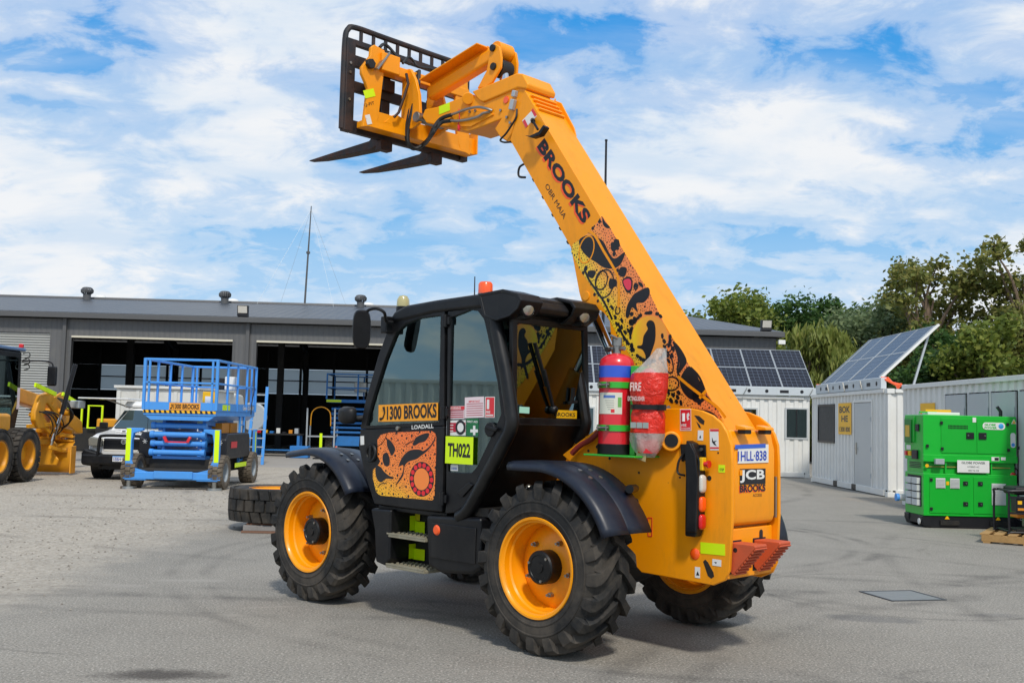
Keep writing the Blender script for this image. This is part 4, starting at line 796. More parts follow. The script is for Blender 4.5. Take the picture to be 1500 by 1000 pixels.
# window stickers
def wst(name, m, q): return decal(name, *q, m, th, .001)
M['crimson'] = mat('crimson_print', 'b01632', .45); M['greenprint'] = mat('green_print', '0f6b3c', .45); M['pinkpaper'] = mat('pink_paper', 'e6d3d4', .5)
s_ = wst('warning_notice', 'pinkpaper', ((1.0515,1.0270,1.6248),(-0.9996,0.0,0.0294),(0.0294,0.0,0.9996),0.0985,0.2065))
decal('red_bar', *((1.0483,1.0290,1.6966),(-0.9997,0.0,0.0236),(0.0236,0.0,0.9997),0.0250,0.2012), 'red', s_, .0006)
text('lettering', 'WARNING', *((1.0119,1.0299,1.7007),(-0.9997,0.0,0.0229),(0.0229,0.0,0.9997),0.0175,0.1248), 'white', s_, bold=.02)
for k in range(4): decal('text_line', *((1.0378,1.0290,1.6356),(-0.9995,0.0,0.0301),(0.0301,0.0,0.9995),0.0069,0.1831), 'crimson', s_, .0005).location = (0, 0, .0165*k)
s_ = wst('important_notice', 'pinkpaper', ((0.8414,1.0270,1.6361),(-0.9992,0.0,0.0404),(0.0404,0.0,0.9992),0.1570,0.2103))
text('lettering', 'IMPORTANT', *((0.8022,1.0287,1.7539),(-0.9996,0.0,0.0266),(0.0266,0.0,0.9996),0.0157,0.1241), 'red', s_, bold=.02)
for k in range(6): decal('text_line', *((0.8249,1.0287,1.6530),(-0.9993,0.0,0.0373),(0.0373,0.0,0.9993),0.0047,0.1803), 'crimson', s_, .0004).location = (0, 0, .0175*k)
s_ = wst('fire_sign', 'white', ((0.6238,1.0270,1.6422),(-0.9999,0.0,0.0158),(0.0158,0.0,0.9999),0.1565,0.1058))
decal('sign_face', *((0.6148,1.0287,1.6474),(-0.9999,0.0,0.0153),(0.0153,0.0,0.9999),0.1461,0.0919), 'red', s_, .0005)
text('lettering', 'FIRE', *((0.6074,1.0297,1.6731),(-0.9999,0.0,0.0131),(0.0131,0.0,0.9999),0.0205,0.0439), 'white', s_, bold=.02)
decal('pictogram', *((0.6015,1.0295,1.7064),(-0.9999,0.0,0.0101),(0.0101,0.0,0.9999),0.0717,0.0256), 'white', s_, .0005)
decal('text_line', *((0.6070,1.0295,1.6552),(-0.9999,0.0,0.0147),(0.0147,0.0,0.9999),0.0102,0.0766), 'white', s_, .0005)
s_ = wst('inspection_sticker', 'white', ((1.0461,1.0270,1.4975),(-0.9996,0.0,0.0276),(0.0276,0.0,0.9996),0.1168,0.2177))
decal('red_panel', *((1.0413,1.0287,1.5241),(-0.9997,0.0,0.0253),(0.0253,0.0,0.9997),0.0716,0.2099), 'crimson', s_, .0005)
q = (0.8858,1.0295,1.5636)
G().lathe([(.036, 0), (.056, 0), (.056, .0015), (.036, .0015)], (q[0], 1.0293, q[2]), n=24, close=True).o('round_seal', 'ink', s_)
G().cyl((q[0], 1.0291, q[2]), (q[0], 1.0299, q[2]), .05, n=24).o('seal_ground', 'white', s_)
for k in range(3): decal('text_line', *((1.0347,1.0295,1.5746),(-0.9998,0.0,0.0210),(0.0210,0.0,0.9998),0.0069,0.0669), 'white', s_, .0005).location = (0, 0, -.022*k)
s_ = wst('first_aid_sticker', 'greenprint', ((0.8208,1.0270,1.5011),(-1.0000,0.0,0.0084),(0.0084,0.0,1.0000),0.1327,0.1318))
text('lettering', 'FIRST AID', *((0.8153,1.0287,1.6022),(-1.0000,0.0,-0.0074),(-0.0074,0.0,1.0000),0.0161,0.1170), 'white', s_, bold=.02)
G().prism([(0.7746,1.5281),(0.7755,1.5514),(0.7453,1.5521),(0.7464,1.5804),(0.7216,1.5810),(0.7205,1.5527),(0.6929,1.5533),(0.6920,1.5302),(0.7197,1.5295),(0.7189,1.5090),(0.7436,1.5083),(0.7444,1.5289)], 'y', 1.0289, 1.0295).o('cross', 'white', s_)
s_ = wst('fleet_number_sign', 'lime', ((1.0273,1.0500,1.2844),(-1.0000,0.0,0.0048),(0.0048,0.0,1.0000),0.2082,0.3111))
text('lettering', 'TH022', *((0.9991,1.0525,1.3356),(-1.0000,0.0,0.0012),(0.0012,0.0,1.0000),0.1078,0.2536), 'ink', s_, bold=.035)
s_ = wst('diesel_sticker', 'white', ((0.9874,1.0270,1.2282),(-0.9998,0.0,0.0205),(0.0205,0.0,0.9998),0.0446,0.0855))
text('lettering', 'DIESEL', *((0.9783,1.0285,1.2365),(-0.9996,0.0,0.0279),(0.0279,0.0,0.9996),0.0183,0.0699), mat('blue_print', '2a56b0', .5), s_, bold=.02)
q = (0.5385,1.0500,1.5544)
G().cyl((q[0], 1.03, q[2]), (q[0], 1.06, q[2]), .055, n=20).bar((q[0]-.09, 1.065, q[2]), (q[0]+.03, 1.065, q[2]+.02), .03, .03).o('window_catch', 'blackplastic', th, bev=.008)

# ---- steps and tank under the cab
G().prism([(1.93, .87), (1.66, .88), (1.66, .47), (1.72, .42), (1.84, .44), (1.87, .7)], 'y', .70, 1.06).o('step_side', 'blackplastic', th, bev=.02)
G().prism([(1.24, .87), (.62, .90), (.60, .52), (.70, .47), (1.05, .44), (1.20, .48)], 'y', .45, 1.05).o('fuel_tank', 'blackplastic', th, bev=.03)
G().box(.66, 1.16, 1.05, 1.062, .55, .82).o('tank_panel', 'blackplastic', th, bev=.01)
G().cyl((.75, .9, .89), (.75, .9, .93), .05, n=18).o('tank_cap', 'dark', th, bev=.006)
G().box(1.22, 2.0, .76, .79, .42, .90).o('step_back', 'ink', th)
G().box(1.05, 1.9, .30, 1.0, .86, .90).o('cab_sill', 'blackplastic', th, bev=.01)
M['tread'] = mat('step_tread', '9b9580', .7, metal=.2, var=.2, vs=12, bump=.5, bs=50, dirt='6f6247', ds=8, damt=.5)
for z in (.68, .435):
    stp = G().box(1.23, 1.70, .80, 1.06, z-.022, z).o('step', 'tread', th, bev=.004)
    g = G()
    for i in range(9):
        for j in range(4): g.box(1.25+i*.05, 1.265+i*.05, .84+j*.06, .86+j*.06, z, z+.014)
    go = g.o('step_studs', 'tread', stp, smooth=0); go['kind'] = 'stuff'
    G().box(1.23, 1.70, 1.045, 1.062, z, z+.012).o('step_lip', 'tread', stp)
decal('reflective_strip', *((1.7648,0.8000,0.6705),(-0.9998,0.0,0.0207),(0.0207,0.0,0.9998),0.1015,0.2348), 'lime', th); decal('reflective_strip', *((1.7590,0.8000,0.4595),(-0.9999,0.0,0.0158),(0.0158,0.0,0.9999),0.0898,0.2387), 'lime', th)
decal('reflective_strip', (1.652, .86, .70), (0, -1, 0), (0, 0, 1), .12, .1, 'lime', th); decal('reflective_strip', (1.652, .86, .47), (0, -1, 0), (0, 0, 1), .12, .1, 'lime', th)
decal('red_label', *((1.7437,0.8000,0.7826),(-1.0000,0.0,-0.0084),(-0.0084,0.0,1.0000),0.0507,0.0616), 'crimson', th)
decal('yellow_label', *((1.6558,0.8000,0.7815),(-1.0000,0.0,-0.0084),(-0.0084,0.0,1.0000),0.0531,0.0608), mat('yellow_print', 'c9c414', .5), th)
q = (1.0905,1.0620,0.7662); G().lathe([(0, .012), (.03, .010), (.04, .0), (0, 0)], (q[0], 1.062, q[2]), n=22).o('side_reflector', 'orangelens', th)
decal('blue_tag', *((1.2870,0.4200,1.1283),(-0.9940,0.0,0.1094),(0.1094,0.0,0.9940),0.0325,0.1061), mat('blue_tag_print', '2f5fb0', .5), th)
for k in range(6): G().sphere((.44+.05*(k % 3)+.02*random.random(), .55+.06*(k//3), 1.06+.05*(k % 2)), .03, 8, 6).o('hydraulic_fitting', 'steel', th)
G().box(.36, .56, .5, .62, .98, 1.10).o('valve_block', 'dark', th, bev=.01)
for k in range(4): G().tube(spline([(.40+.05*k, .56, 1.0), (.38+.05*k, .6, .85), (.30+.04*k, .5, .7), (.1, .4, .7)], 4), .015, 6).o('hose', 'hose', th)

# ---- mudguards
def fender(x0, a0, a1, flare, nm):
    rows = []; n = 22
    for i in range(n+1):
        t = R(a0+(a1-a0)*i/n); r = .705
        if i < 5: r += flare*((5-i)/5)**2
        cs, sn = math.cos(t), math.sin(t)
        sec = [(.66, r+.018), (.80, r+.030), (.90, r+.030), (.915, r+.022), (.93, r+.030), (1.05, r+.028), (1.10, r+.018), (1.125, r-.004), (1.13, r-.035)]
        rows.append([(x0+rr*cs, y, .604+rr*sn) for y, rr in sec])
    f = G().grid(rows).o(nm, 'fender', th, thick=.012, smooth=50)
    for (t, y) in ((R(112), .86), (R(112), .97), (R(120), .86), (R(120), .97)):
        G().cyl((x0+.725*math.cos(t), y, .604+.725*math.sin(t)), (x0+.748*math.cos(t), y, .604+.748*math.sin(t)), .016, n=8).o('bolt', 'steel', f)
    G().cyl((x0-.5, .62, 1.08), (x0-.48, .98, 1.12), .025, n=8).o('mudguard_stay', 'dark', th)
fender(0, 68, 157, .05, 'mudguard'); fender(2.75, 62, 148, .05, 'mudguard')
def fender_r(x0, a0, a1):
    rows = []
    for i in range(19):
        t = R(a0+(a1-a0)*i/18); r = .705
        rows.append([(x0+rr*math.cos(t), -y, .604+rr*math.sin(t)) for y, rr in ((.66, r+.018), (.80, r+.03), (1.05, r+.028), (1.125, r-.004), (1.13, r-.035))])
    G().grid(rows).o('mudguard', 'fender', th, thick=.012, smooth=50)
fender_r(0, 68, 172); fender_r(2.75, 62, 148)
G().cyl((-0.4342,0.5500,1.1666), (-0.5411,0.7500,1.1747), .03, n=12).o('mudguard_stay', 'blackplastic', th)

# ================================================================== things carried by the telehandler
thm = Matrix.Translation(TH_LOC) @ Matrix.Rotation(TH_ROT, 4, 'Z')
def onth(p): return tuple(thm @ Vector(p))
ex = thing('fire_extinguisher', 'large red fire extinguisher with blue band strapped in green brackets on the orange machine', 'extinguisher', onth((-.22, .51, 1.40)), TH_ROT)
# local: origin at bottom centre
er = .128
G().lathe([(0, .02), (er, .02), (er, .075), (er, .65), (er-.01, .69), (er-.045, .72), (.03, .735), (0, .735)], axis=(0, 0, 1), n=36).o('cylinder', 'red', ex, smooth=40)
G().cyl((0, 0, .0), (0, 0, .075), er+.004, n=36).o('base_ring', 'blackplastic', ex, bev=.004)
G().lathe([(er+.0015, .555), (er+.0015, .64)], axis=(0, 0, 1), n=36).o('blue_band', mat('blue_band', '2a55c9', .35, coat=.4), ex)
g = G()
def patch(r, z0, z1, a0, a1, n=12): return G().grid([[(r*math.cos(R(a0+(a1-a0)*i/n)), r*math.sin(R(a0+(a1-a0)*i/n)), z) for i in range(n+1)] for z in (z0, z1)])
lab = patch(er+.0018, .29, .445, 60, 148).o('paper_label', mat('cream_label', 'd8d8c6', .5), ex)
patch(er+.0024, .405, .425, 84, 125).o('label_print', mat('label_blue', '5a78b8', .5), lab)
for k in range(5): patch(er+.0024, .385-.016*k, .389-.016*k, 90+3*k, 122).o('label_print', mat('label_grey', '9a9a92', .5), lab)
patch(er+.0026, .30, .325, 112, 124).o('label_print', 'red', lab); patch(er+.0026, .34, .41, 134, 146).o('label_print', mat('label_leaf', '6fae5a', .5), lab)
G().cyl((0, 0, .73), (0, 0, .80), .03, n=14).o('valve', 'steel', ex)
G().cyl((0, 0, .79), (0, 0, .85), .038, n=14).cyl((-.07, 0, .77), (.07, 0, .77), .016, n=10).sphere((.08, 0, .77), .024, 10, 6).bar((-.02, .02, .84), (-.02, .10, .86), .02, .012).o('valve_handle', 'steel', ex)
G().cyl((.03, .05, .76), (.03, .09, .76), .018, n=10).o('gauge', 'dark', ex)
M['greenpaint'] = mat('bracket_green', '2fae2f', .4, var=.06, coat=.3)
for z in (.19, .50):
    G().lathe([(er+.003, z-.022), (er+.009, z-.022), (er+.009, z+.022), (er+.003, z+.022)], axis=(0, 0, 1), n=36, close=True).o('strap', 'greenpaint', ex)
    G().cyl((-.055, er+.02, z), (.055, er+.02, z), .009, n=8).box(-.045, -.035, er, er+.035, z-.02, z+.02).box(.035, .045, er, er+.035, z-.02, z+.02).o('strap_bolt', 'steel', ex)
G().box(-.19, -.145, -.135, .02, .0, .64).box(-.3, .17, -.135, .16, -.014, -.001).o('bracket', 'greenpaint', ex, bev=.003)
# bagged extinguisher
bg_ = thing('bagged_fire_extinguisher', 'fire extinguisher wrapped in a red and clear plastic bag with a black strap', 'extinguisher', onth((-.52, .52, 1.36)), TH_ROT)
rnd = random.Random(3)
def bagring(z, rx, ry, cx=0, n=40, amp=.006):
    return [(cx+rx*math.cos(t)+amp*math.sin(5*t+z*31), ry*math.sin(t)+amp*math.sin(7*t+z*19+1), z) for t in [2*PI*i/n for i in range(n)]]
lv_ = [(.03, .05, .035, .00), (.06, .085, .07, .01), (.10, .11, .09, .01), (.15, .122, .102, .01), (.20, .126, .108, .005)]
lv2 = [(.20, .126, .108, .005), (.26, .128, .110, 0), (.32, .129, .11, 0), (.36, .115, .098, 0), (.385, .112, .095, 0), (.41, .116, .098, 0), (.46, .135, .115, 0), (.53, .142, .118, 0), (.60, .140, .110, -.005), (.625, .136, .10, -.01)]
lv3 = [(.625, .136, .10, -.01), (.66, .12, .075, -.03), (.70, .095, .05, -.055), (.74, .07, .03, -.08), (.77, .05, .02, -.095), (.80, .035, .012, -.11)]
t = NT('clear_bag_film'); t.set(Base_Color=lin('dedbd2'), Roughness=.2, Alpha=.45); t.set(Normal=t.bump(t.noise(18, 4, .6, 1.5), .9, .02)); M['bag'] = t.m
t = NT('red_bag_film'); t.set(Base_Color=t.mix(t.noise(9, 4, .6), lin('e8321c'), lin('d42414')), Roughness=.28); t.set(Normal=t.bump(t.noise(14, 4, .6, 2.0), .9, .02)); M['redbag'] = t.m
G().loft([bagring(*l[:3], cx=l[3]) for l in lv_], caps=False).o('clear_hem', 'bag', bg_, smooth=60)
G().loft([bagring(*l[:3], cx=l[3]) for l in lv2], caps=False).o('red_cover', 'redbag', bg_, smooth=60)
G().loft([bagring(*l[:3], cx=l[3]) for l in lv3], caps=False).o('clear_top', 'bag', bg_, smooth=60)
G().lathe([(0, .06), (.075, .06), (.08, .09), (.08, .58), (.06, .63), (.02, .66), (0, .66)], (0, 0, 0), (0, 0, 1), n=24).o('cylinder', 'red', bg_)
G().prism([(-.02, .0), (.06, .02), (.05, .1), (-.03, .09)], 'y', .05, .056).o('torn_corner', mat('yellowed_film', 'b8a878', .4), bg_)
M['whiteprint'] = mat('faded_white_print', 'eccfc6', .5)
text('lettering', 'FIRE', (.062, .134, .495), (-1, -.10, 0), (0, -.05, 1), .06, .09, 'whiteprint', bg_, bold=.02)
text('lettering', 'EXTINGUISHER', (.085, .128, .425), (-1, -.10, 0), (0, .05, 1), .032, .14, 'whiteprint', bg_, bold=.02)
for k in range(3): decal('pictogram', (.065-.05*k, .116-.005*k, .235), (-1, -.12, 0), (0, .02, 1), .04, .045, mat('grey_pictogram', '9aa6a0', .5), bg_)
G().lathe([(.121, .365), (.126, .365), (.126, .40), (.121, .40)], (0, 0, 0), (0, 0, 1), n=32, close=True).box(-.17, -.10, .02, .045, .362, .402).o('black_strap', 'blackplastic', bg_)
# wheel chocks on the tail
M['chock'] = mat('terracotta_plastic', 'c8562f', .6, var=.1, dirt='7d4630', ds=7, damt=.4)
def chock(yc, label):
    c = thing('wheel_chock', label, 'chock', onth((-1.078, yc, .60)), TH_ROT, 'wheel chocks on the tail')
    pr = [(0, .05), (0, .235), (-.20, .235), (-.205, .22), (-.03, .02)]
    G().prism(pr, 'y', -.075, .075).o('body', 'chock', c, bev=.006)
    for k in range(9):
        t = (k+.5)/9; x = -.205+(.175)*t; z = .22-.2*t
        G().bar((x-.004, -.073, z-.004), (x-.004, .073, z-.004), .014, .010, up=(-.75, 0, -.66)).o('rib', 'chock', c)
    G().box(.0, .02, -.085, .085, .02, .245).o('holder', 'ink', c, bev=.003)
    G().cyl((-.05, .0755, .19), (-.05, .0765, .19), .016, n=12).o('lanyard_hole', 'ink', c)
    return c
chock(.262, 'terracotta ribbed wheel chock on the tail, nearer the lime strip and slotted side plate')
chock(-.055, 'terracotta ribbed wheel chock on the tail, farther from the tail lamps')


# ================================================================== printed artwork on the boom and the door
def inpoly(p, poly):
    x, y = p; c = False; n = len(poly)
    for i in range(n):
        (x1, y1), (x2, y2) = poly[i], poly[(i+1) % n]
        if (y1 > y) != (y2 > y) and x < (x2-x1)*(y-y1)/(y2-y1)+x1: c = not c
    return c
def art_mat(name, top, mid, low, axis, p0, p1):
    # flat print: a colour run laid along one direction of the sheet
    t = NT(name); v = t.n('ShaderNodeVectorMath', operation='DOT_PRODUCT'); t.l(t.tc.outputs['Object'], v.inputs[0]); v.inputs[1].default_value = axis
    f = t.math('DIVIDE', t.math('SUBTRACT', v.outputs['Value'], p0), p1-p0)
    f = t.math('ADD', f, t.math('MULTIPLY', t.math('SUBTRACT', t.noise(3.5, 3, .5), .5), .25))
    return t.set(Base_Color=t.ramp(f, [(.15, lin(top)), (.5, lin(mid)), (.8, lin(low))]), Roughness=.4, Coat_Weight=.2)
def flat(name, polys, y, m, parent, off=0):
    g = G()
    for q in polys: g.add([(x, y, z) for x, z in q], [tuple(range(len(q)))])
    return g.o(name, m, parent, smooth=0, recalc=False)
def smoothpoly(q, n=4): return [(p.x, p.y) for p in spline([(a, b, 0) for a, b in q], n, True)]
def blob(c, r, n, rough, rnd_, sx=1, ang=0):
    out = []
    for i in range(n):
        t = 2*PI*i/n; rr = r*(1+rough*(rnd_.random()-.5)); x, z = rr*math.cos(t)*sx, rr*math.sin(t)
        out.append((c[0]+x*math.cos(ang)-z*math.sin(ang), c[1]+x*math.sin(ang)+z*math.cos(ang)))
    return out
def scatter(region, avoid, n, rmin, rmax, rnd_, gap=1.25):
    xs = [p[0] for p in region]; zs = [p[1] for p in region]; pts = []; out = []; tries = 0
    while len(out) < n and tries < n*40:
        tries += 1; p = (rnd_.uniform(min(xs), max(xs)), rnd_.uniform(min(zs), max(zs)))
        if not inpoly(p, region): continue
        r = rmin+(rmax-rmin)*rnd_.random()**3
        if any(inpoly(p, a) or any(inpoly((p[0]+dx*r*1.6, p[1]+dz*r*1.6), a) for dx, dz in ((1, 0), (-1, 0), (0, 1), (0, -1))) for a in avoid): continue
        if any((p[0]-q[0])**2+(p[1]-q[1])**2 < ((r+q[2])*gap+.004)**2 for q in pts): continue
        pts.append((*p, r)); out.append(blob(p, r, 7, .25, rnd_, rnd_.uniform(.75, 1.2), rnd_.random()*3))
    return out
def ribbon(pts, w, y, closed=False):
    P_ = [Vector((p[0], p[2])) for p in pts]; n = len(P_); L_, R_ = [], []
    for i, p in enumerate(P_):
        a = P_[i-1] if (i or closed) else p; b = P_[(i+1) % n] if (i < n-1 or closed) else p
        d = (b-a).normalized(); nn = Vector((-d.y, d.x))*w; L_.append((p.x+nn.x, y, p.y+nn.y)); R_.append((p.x-nn.x, y, p.y-nn.y))
    g = G(); g.v = L_+R_; g.f = [(i, (i+1) % n, n+(i+1) % n, n+i) for i in range(n if closed else n-1)]; return g
rA = random.Random(11)
# ---- door
M['doorart'] = art_mat('door_art_ground', 'fb7a34', 'ff8f38', 'fbc01c', (.25, 0, -1), -1.25, -.35)
dreg = [(1.8650,1.3814),(1.8734,1.4377),(1.8268,1.4820),(1.7205,1.5028),(1.1949,1.5291),(1.1487,1.5111),(1.1361,1.4815),(1.1315,1.3752),(1.1362,1.0093),(1.1627,0.9895),(1.4688,0.9853),(1.8185,0.9835),(1.8650,1.0096),(1.9165,1.1191),(1.9165,1.1870),(1.8463,1.2355),(1.8244,1.2647),(1.8608,1.3025)]
shapes = [[(1.7443,1.4472),(1.6994,1.4374),(1.6441,1.3892),(1.6372,1.3561),(1.6755,1.3157),(1.7128,1.3533),(1.7417,1.3969)],[(1.7911,1.3166),(1.7387,1.3389),(1.7005,1.2869),(1.7068,1.2365),(1.7507,1.2266),(1.7882,1.2607)],[(1.8802,1.2249),(1.8127,1.2146),(1.7716,1.1831),(1.7024,1.1511),(1.6492,1.1429),(1.6519,1.1273),(1.7365,1.1247),(1.8098,1.0915),(1.8716,1.1329)],[(1.4061,1.4411),(1.3741,1.4747),(1.2921,1.5030),(1.2267,1.5112),(1.2255,1.4843),(1.2697,1.4454),(1.3352,1.4303),(1.3844,1.4091),(1.4182,1.4123)],[(1.5841,1.2346),(1.5395,1.3103),(1.4533,1.3664),(1.3361,1.3783),(1.2811,1.3696),(1.2060,1.4131),(1.1626,1.4594),(1.1539,1.4832),(1.1426,1.4814),(1.1616,1.4381),(1.2368,1.3713),(1.3090,1.3308),(1.3659,1.3014),(1.4659,1.2752),(1.5115,1.2315),(1.5219,1.1631),(1.5943,1.0909),(1.6050,1.0969),(1.5396,1.1731),(1.5259,1.2451)]]
art = flat('art_panel', [dreg], 1.0532, 'doorart', door)
shapes = [smoothpoly(q, 4) for q in shapes]
for q in shapes: flat('art_shape', [q], 1.0540, 'ink', art)
ell = lambda a, b, n=28: None
rc = (1.2955,1.0530,1.1463); rx_ = 0.1483; rz_ = 0.1371
def ellipse(c, a, b, n=32): return [(c[0]+a*math.cos(2*PI*i/n), c[1]+b*math.sin(2*PI*i/n)) for i in range(n)]
ringp = ellipse((rc[0], rc[2]), rx_, rz_)
flat('art_ring', [ringp], 1.0540, 'ink', art)
M['artorange'] = mat('art_orange', 'ff8a3c', .4, var=.05); M['artred'] = mat('art_red', 'e8232f', .4, var=.05)
flat('art_disc', [ellipse((rc[0], rc[2]), rx_*.62, rz_*.63)], 1.0548, 'artorange', art)
for k in range(14):
    t = 2*PI*k/14; flat('art_red_dot', [ellipse((rc[0]+rx_*.81*math.cos(t), rc[2]+rz_*.81*math.sin(t)), rx_*.15, rz_*.145, 12)], 1.0548, 'artred', art)
dots = scatter(dreg, shapes+[ellipse((rc[0], rc[2]), rx_*1.06, rz_*1.06)], 620, .0038, .0068, rA, 1.35)
big = scatter(dreg, shapes+[ellipse((rc[0], rc[2]), rx_*1.1, rz_*1.1)], 40, .010, .017, rA, 2.5)
do = flat('art_dots', [d for d in dots if not any(abs(d[0][0]-b[0][0]) < .022 and abs(d[0][1]-b[0][1]) < .022 for b in big)]+big, 1.0539, 'ink', art); do['kind'] = 'stuff'
g = G()
for pts in [[(1.8634,1.0545,1.3871),(1.8209,1.0545,1.4055),(1.7829,1.0545,1.4348),(1.7531,1.0545,1.4806),(1.7452,1.0545,1.4999)],[(1.5048,1.0545,1.4105),(1.4545,1.0545,1.4286),(1.4080,1.0545,1.4465)],[(1.8416,1.0545,1.0470),(1.8038,1.0545,1.0807),(1.7328,1.0545,1.0905)],[(1.6030,1.0545,1.0948),(1.6058,1.0545,1.0815)]]: g.tube(spline(pts, 4), .003, 5)
g.o('art_line', 'ink', art)
# ---- boom
M['boomart'] = art_mat('boom_art_ground', 'fb8c46', 'fca23e', 'f5c928', (.8195, 0, -.573), -1.70, -1.27)
breg = [(0.2062,3.2559),(0.1379,3.1728),(-0.0300,2.9313),(-0.2660,2.6173),(-0.4523,2.2947),(-0.6497,2.0399),(-0.8393,1.7952),(-0.9223,1.6801),(-0.8408,1.6633),(-0.7290,1.7397),(-0.5772,1.7541),(-0.4201,1.8254),(-0.2571,1.9564),(-0.1093,2.1245),(-0.0227,2.2277),(0.0769,2.3672),(0.1674,2.5089),(0.2943,2.6905),(0.4234,2.8412),(0.5277,3.0019),(0.5105,3.0629),(0.3502,3.1351)]
bshapes = [[(0.4457,3.0831),(0.3956,3.1134),(0.3384,3.1161),(0.2631,3.0940),(0.1905,3.0514),(0.1310,2.9587),(0.0730,2.9049),(-0.0169,2.9445),(-0.0259,2.9232),(0.0198,2.8487),(0.0975,2.8279),(0.1860,2.8457),(0.2652,2.8945),(0.3456,2.9404),(0.4161,3.0090)],[(0.0109,2.8325),(-0.0494,2.8154),(-0.0250,2.7528),(0.0357,2.7781)],[(0.3384,2.8306),(0.2613,2.8207),(0.2916,2.7673),(0.3420,2.7905)],[(-0.1418,2.6224),(-0.2531,2.6548),(-0.2705,2.5970),(-0.2180,2.5438),(-0.1475,2.5381),(-0.1613,2.4702),(-0.1061,2.5103),(-0.0738,2.4346),(-0.0438,2.4496),(-0.0592,2.5299),(-0.1045,2.5946)],[(-0.5044,2.2279),(-0.5635,2.1777),(-0.6147,2.0931),(-0.5923,2.0457),(-0.5389,1.9985),(-0.5548,2.1057)],[(-0.5588,1.9599),(-0.6382,2.0512),(-0.7264,1.9487),(-0.7683,1.8731),(-0.7280,1.8198),(-0.6528,1.8101),(-0.5793,1.8735)],[(0.2039,3.2486),(0.1762,3.2069),(0.1221,3.1554),(0.1618,3.1564),(0.1981,3.1919)],[(-0.1611,2.7051),(-0.1989,2.6888),(-0.2077,2.6580),(-0.1700,2.6775)],[(-0.7798,1.8449),(-0.8208,1.8107),(-0.8395,1.7766),(-0.8026,1.7872)],[(-0.7140,1.7396),(-0.8218,1.7251),(-0.8879,1.6796),(-0.8407,1.6711),(-0.7665,1.7136)],[(-0.6618,1.8449),(-0.7273,1.8732),(-0.7800,1.8261),(-0.7470,1.7869),(-0.6813,1.7944)]]
artb = flat('art_panel', [breg], .1912, 'boomart', boom)
bsh = [smoothpoly(q, 4) for q in bshapes]
disc = [(-0.4428,2.2707),(-0.4408,2.2431),(-0.4341,2.2165),(-0.4228,2.1917),(-0.4072,2.1694),(-0.3879,2.1503),(-0.3653,2.1349),(-0.3401,2.1237),(-0.3130,2.1171),(-0.2849,2.1154),(-0.2566,2.1185),(-0.2288,2.1265),(-0.2026,2.1391),(-0.1787,2.1560),(-0.1578,2.1766),(-0.1407,2.2005),(-0.1279,2.2267),(-0.1198,2.2546),(-0.1167,2.2832),(-0.1188,2.3116),(-0.1258,2.3389),(-0.1376,2.3643),(-0.1539,2.3870),(-0.1741,2.4062),(-0.1975,2.4213),(-0.2234,2.4320),(-0.2510,2.4380),(-0.2793,2.4389),(-0.3077,2.4350),(-0.3351,2.4263),(-0.3608,2.4131),(-0.3839,2.3958),(-0.4040,2.3751),(-0.4203,2.3515),(-0.4324,2.3257),(-0.4399,2.2985)]
bird = smoothpoly([(-0.2437,2.3728),(-0.2657,2.4015),(-0.2983,2.3999),(-0.3231,2.3740),(-0.3322,2.3160),(-0.3292,2.2504),(-0.3099,2.1936),(-0.2847,2.1285),(-0.2921,2.0511),(-0.2633,2.0714),(-0.2240,1.9798),(-0.2032,1.9932),(-0.2421,2.1131),(-0.2247,2.1681),(-0.1996,2.1887),(-0.1664,2.1963),(-0.1639,2.2147),(-0.2073,2.2216),(-0.2205,2.2875),(-0.2586,2.3390)], 3)
for q in bsh: flat('art_shape', [q], .1922, 'ink', artb)
bsh2 = []
M['artdisc'] = art_mat('boom_art_disc', 'f5a03a', 'f9b52c', 'f6d21e', (1, 0, 0), -.35, -.05)
flat('art_disc', [disc], .1922, 'artdisc', artb)
flat('art_bird', [bird], .1930, 'ink', artb)
M['pink'] = mat('art_pink', 'e83a52', .4)
flat('art_flower', [smoothpoly([(-0.0041,2.7289),(-0.0719,2.7525),(-0.1065,2.7126),(-0.0994,2.6422),(-0.0616,2.6245),(-0.0312,2.6588)], 3)], .1922, 'ink', artb)
flat('art_petal', [smoothpoly([(-0.0171,2.7228),(-0.0679,2.7358),(-0.0938,2.7101),(-0.0885,2.6564),(-0.0612,2.6482),(-0.0351,2.6738)], 3)], .1930, 'pink', artb)
# tail of dark blocks round the disc and along the yellow band
cd = (sum(p[0] for p in disc)/36, sum(p[1] for p in disc)/36); blocks = []
for k in range(26):
    t = 2*PI*k/26+.1; p = disc[int(k*36/26) % 36]; q = (cd[0]+(p[0]-cd[0])*1.14, cd[1]+(p[1]-cd[1])*1.14)
    blocks.append(blob(q, .016, 6, .5, rA, 1.5, math.atan2(p[1]-cd[1], p[0]-cd[0])+1.57))
band = [(0.0406,2.3911),(-0.0093,2.3634),(-0.0422,2.3197),(0.0180,2.3392),(-0.0324,2.2780),(-0.0736,2.3353),(-0.0649,2.2431),(-0.1077,2.2082),(-0.0083,2.4142),(-0.1350,2.4247),(-0.0935,2.4016),(0.0910,2.5217),(0.1315,2.5756),(-0.4590,1.8577),(-0.4984,1.8416),(-0.5375,1.8256),(-0.4795,1.8014),(-0.5283,1.7936),(-0.5671,1.7859),(-0.4350,2.1329),(-0.4934,2.1798),(-0.4554,2.0919),(-0.4142,2.1985),(-0.4843,2.1316),(-0.5468,1.8576),(-0.3929,2.2808),(-0.4135,2.2392),(-0.1082,2.1831),(0.0568,2.4430)]
for p in band:
    if inpoly(p, breg): blocks.append(blob(p, .015, 6, .5, rA, 1.6, rA.uniform(.6, 1.3)))
blocks = [b for b in blocks if inpoly((sum(x for x, _ in b)/len(b), sum(z for _, z in b)/len(b)), breg)]
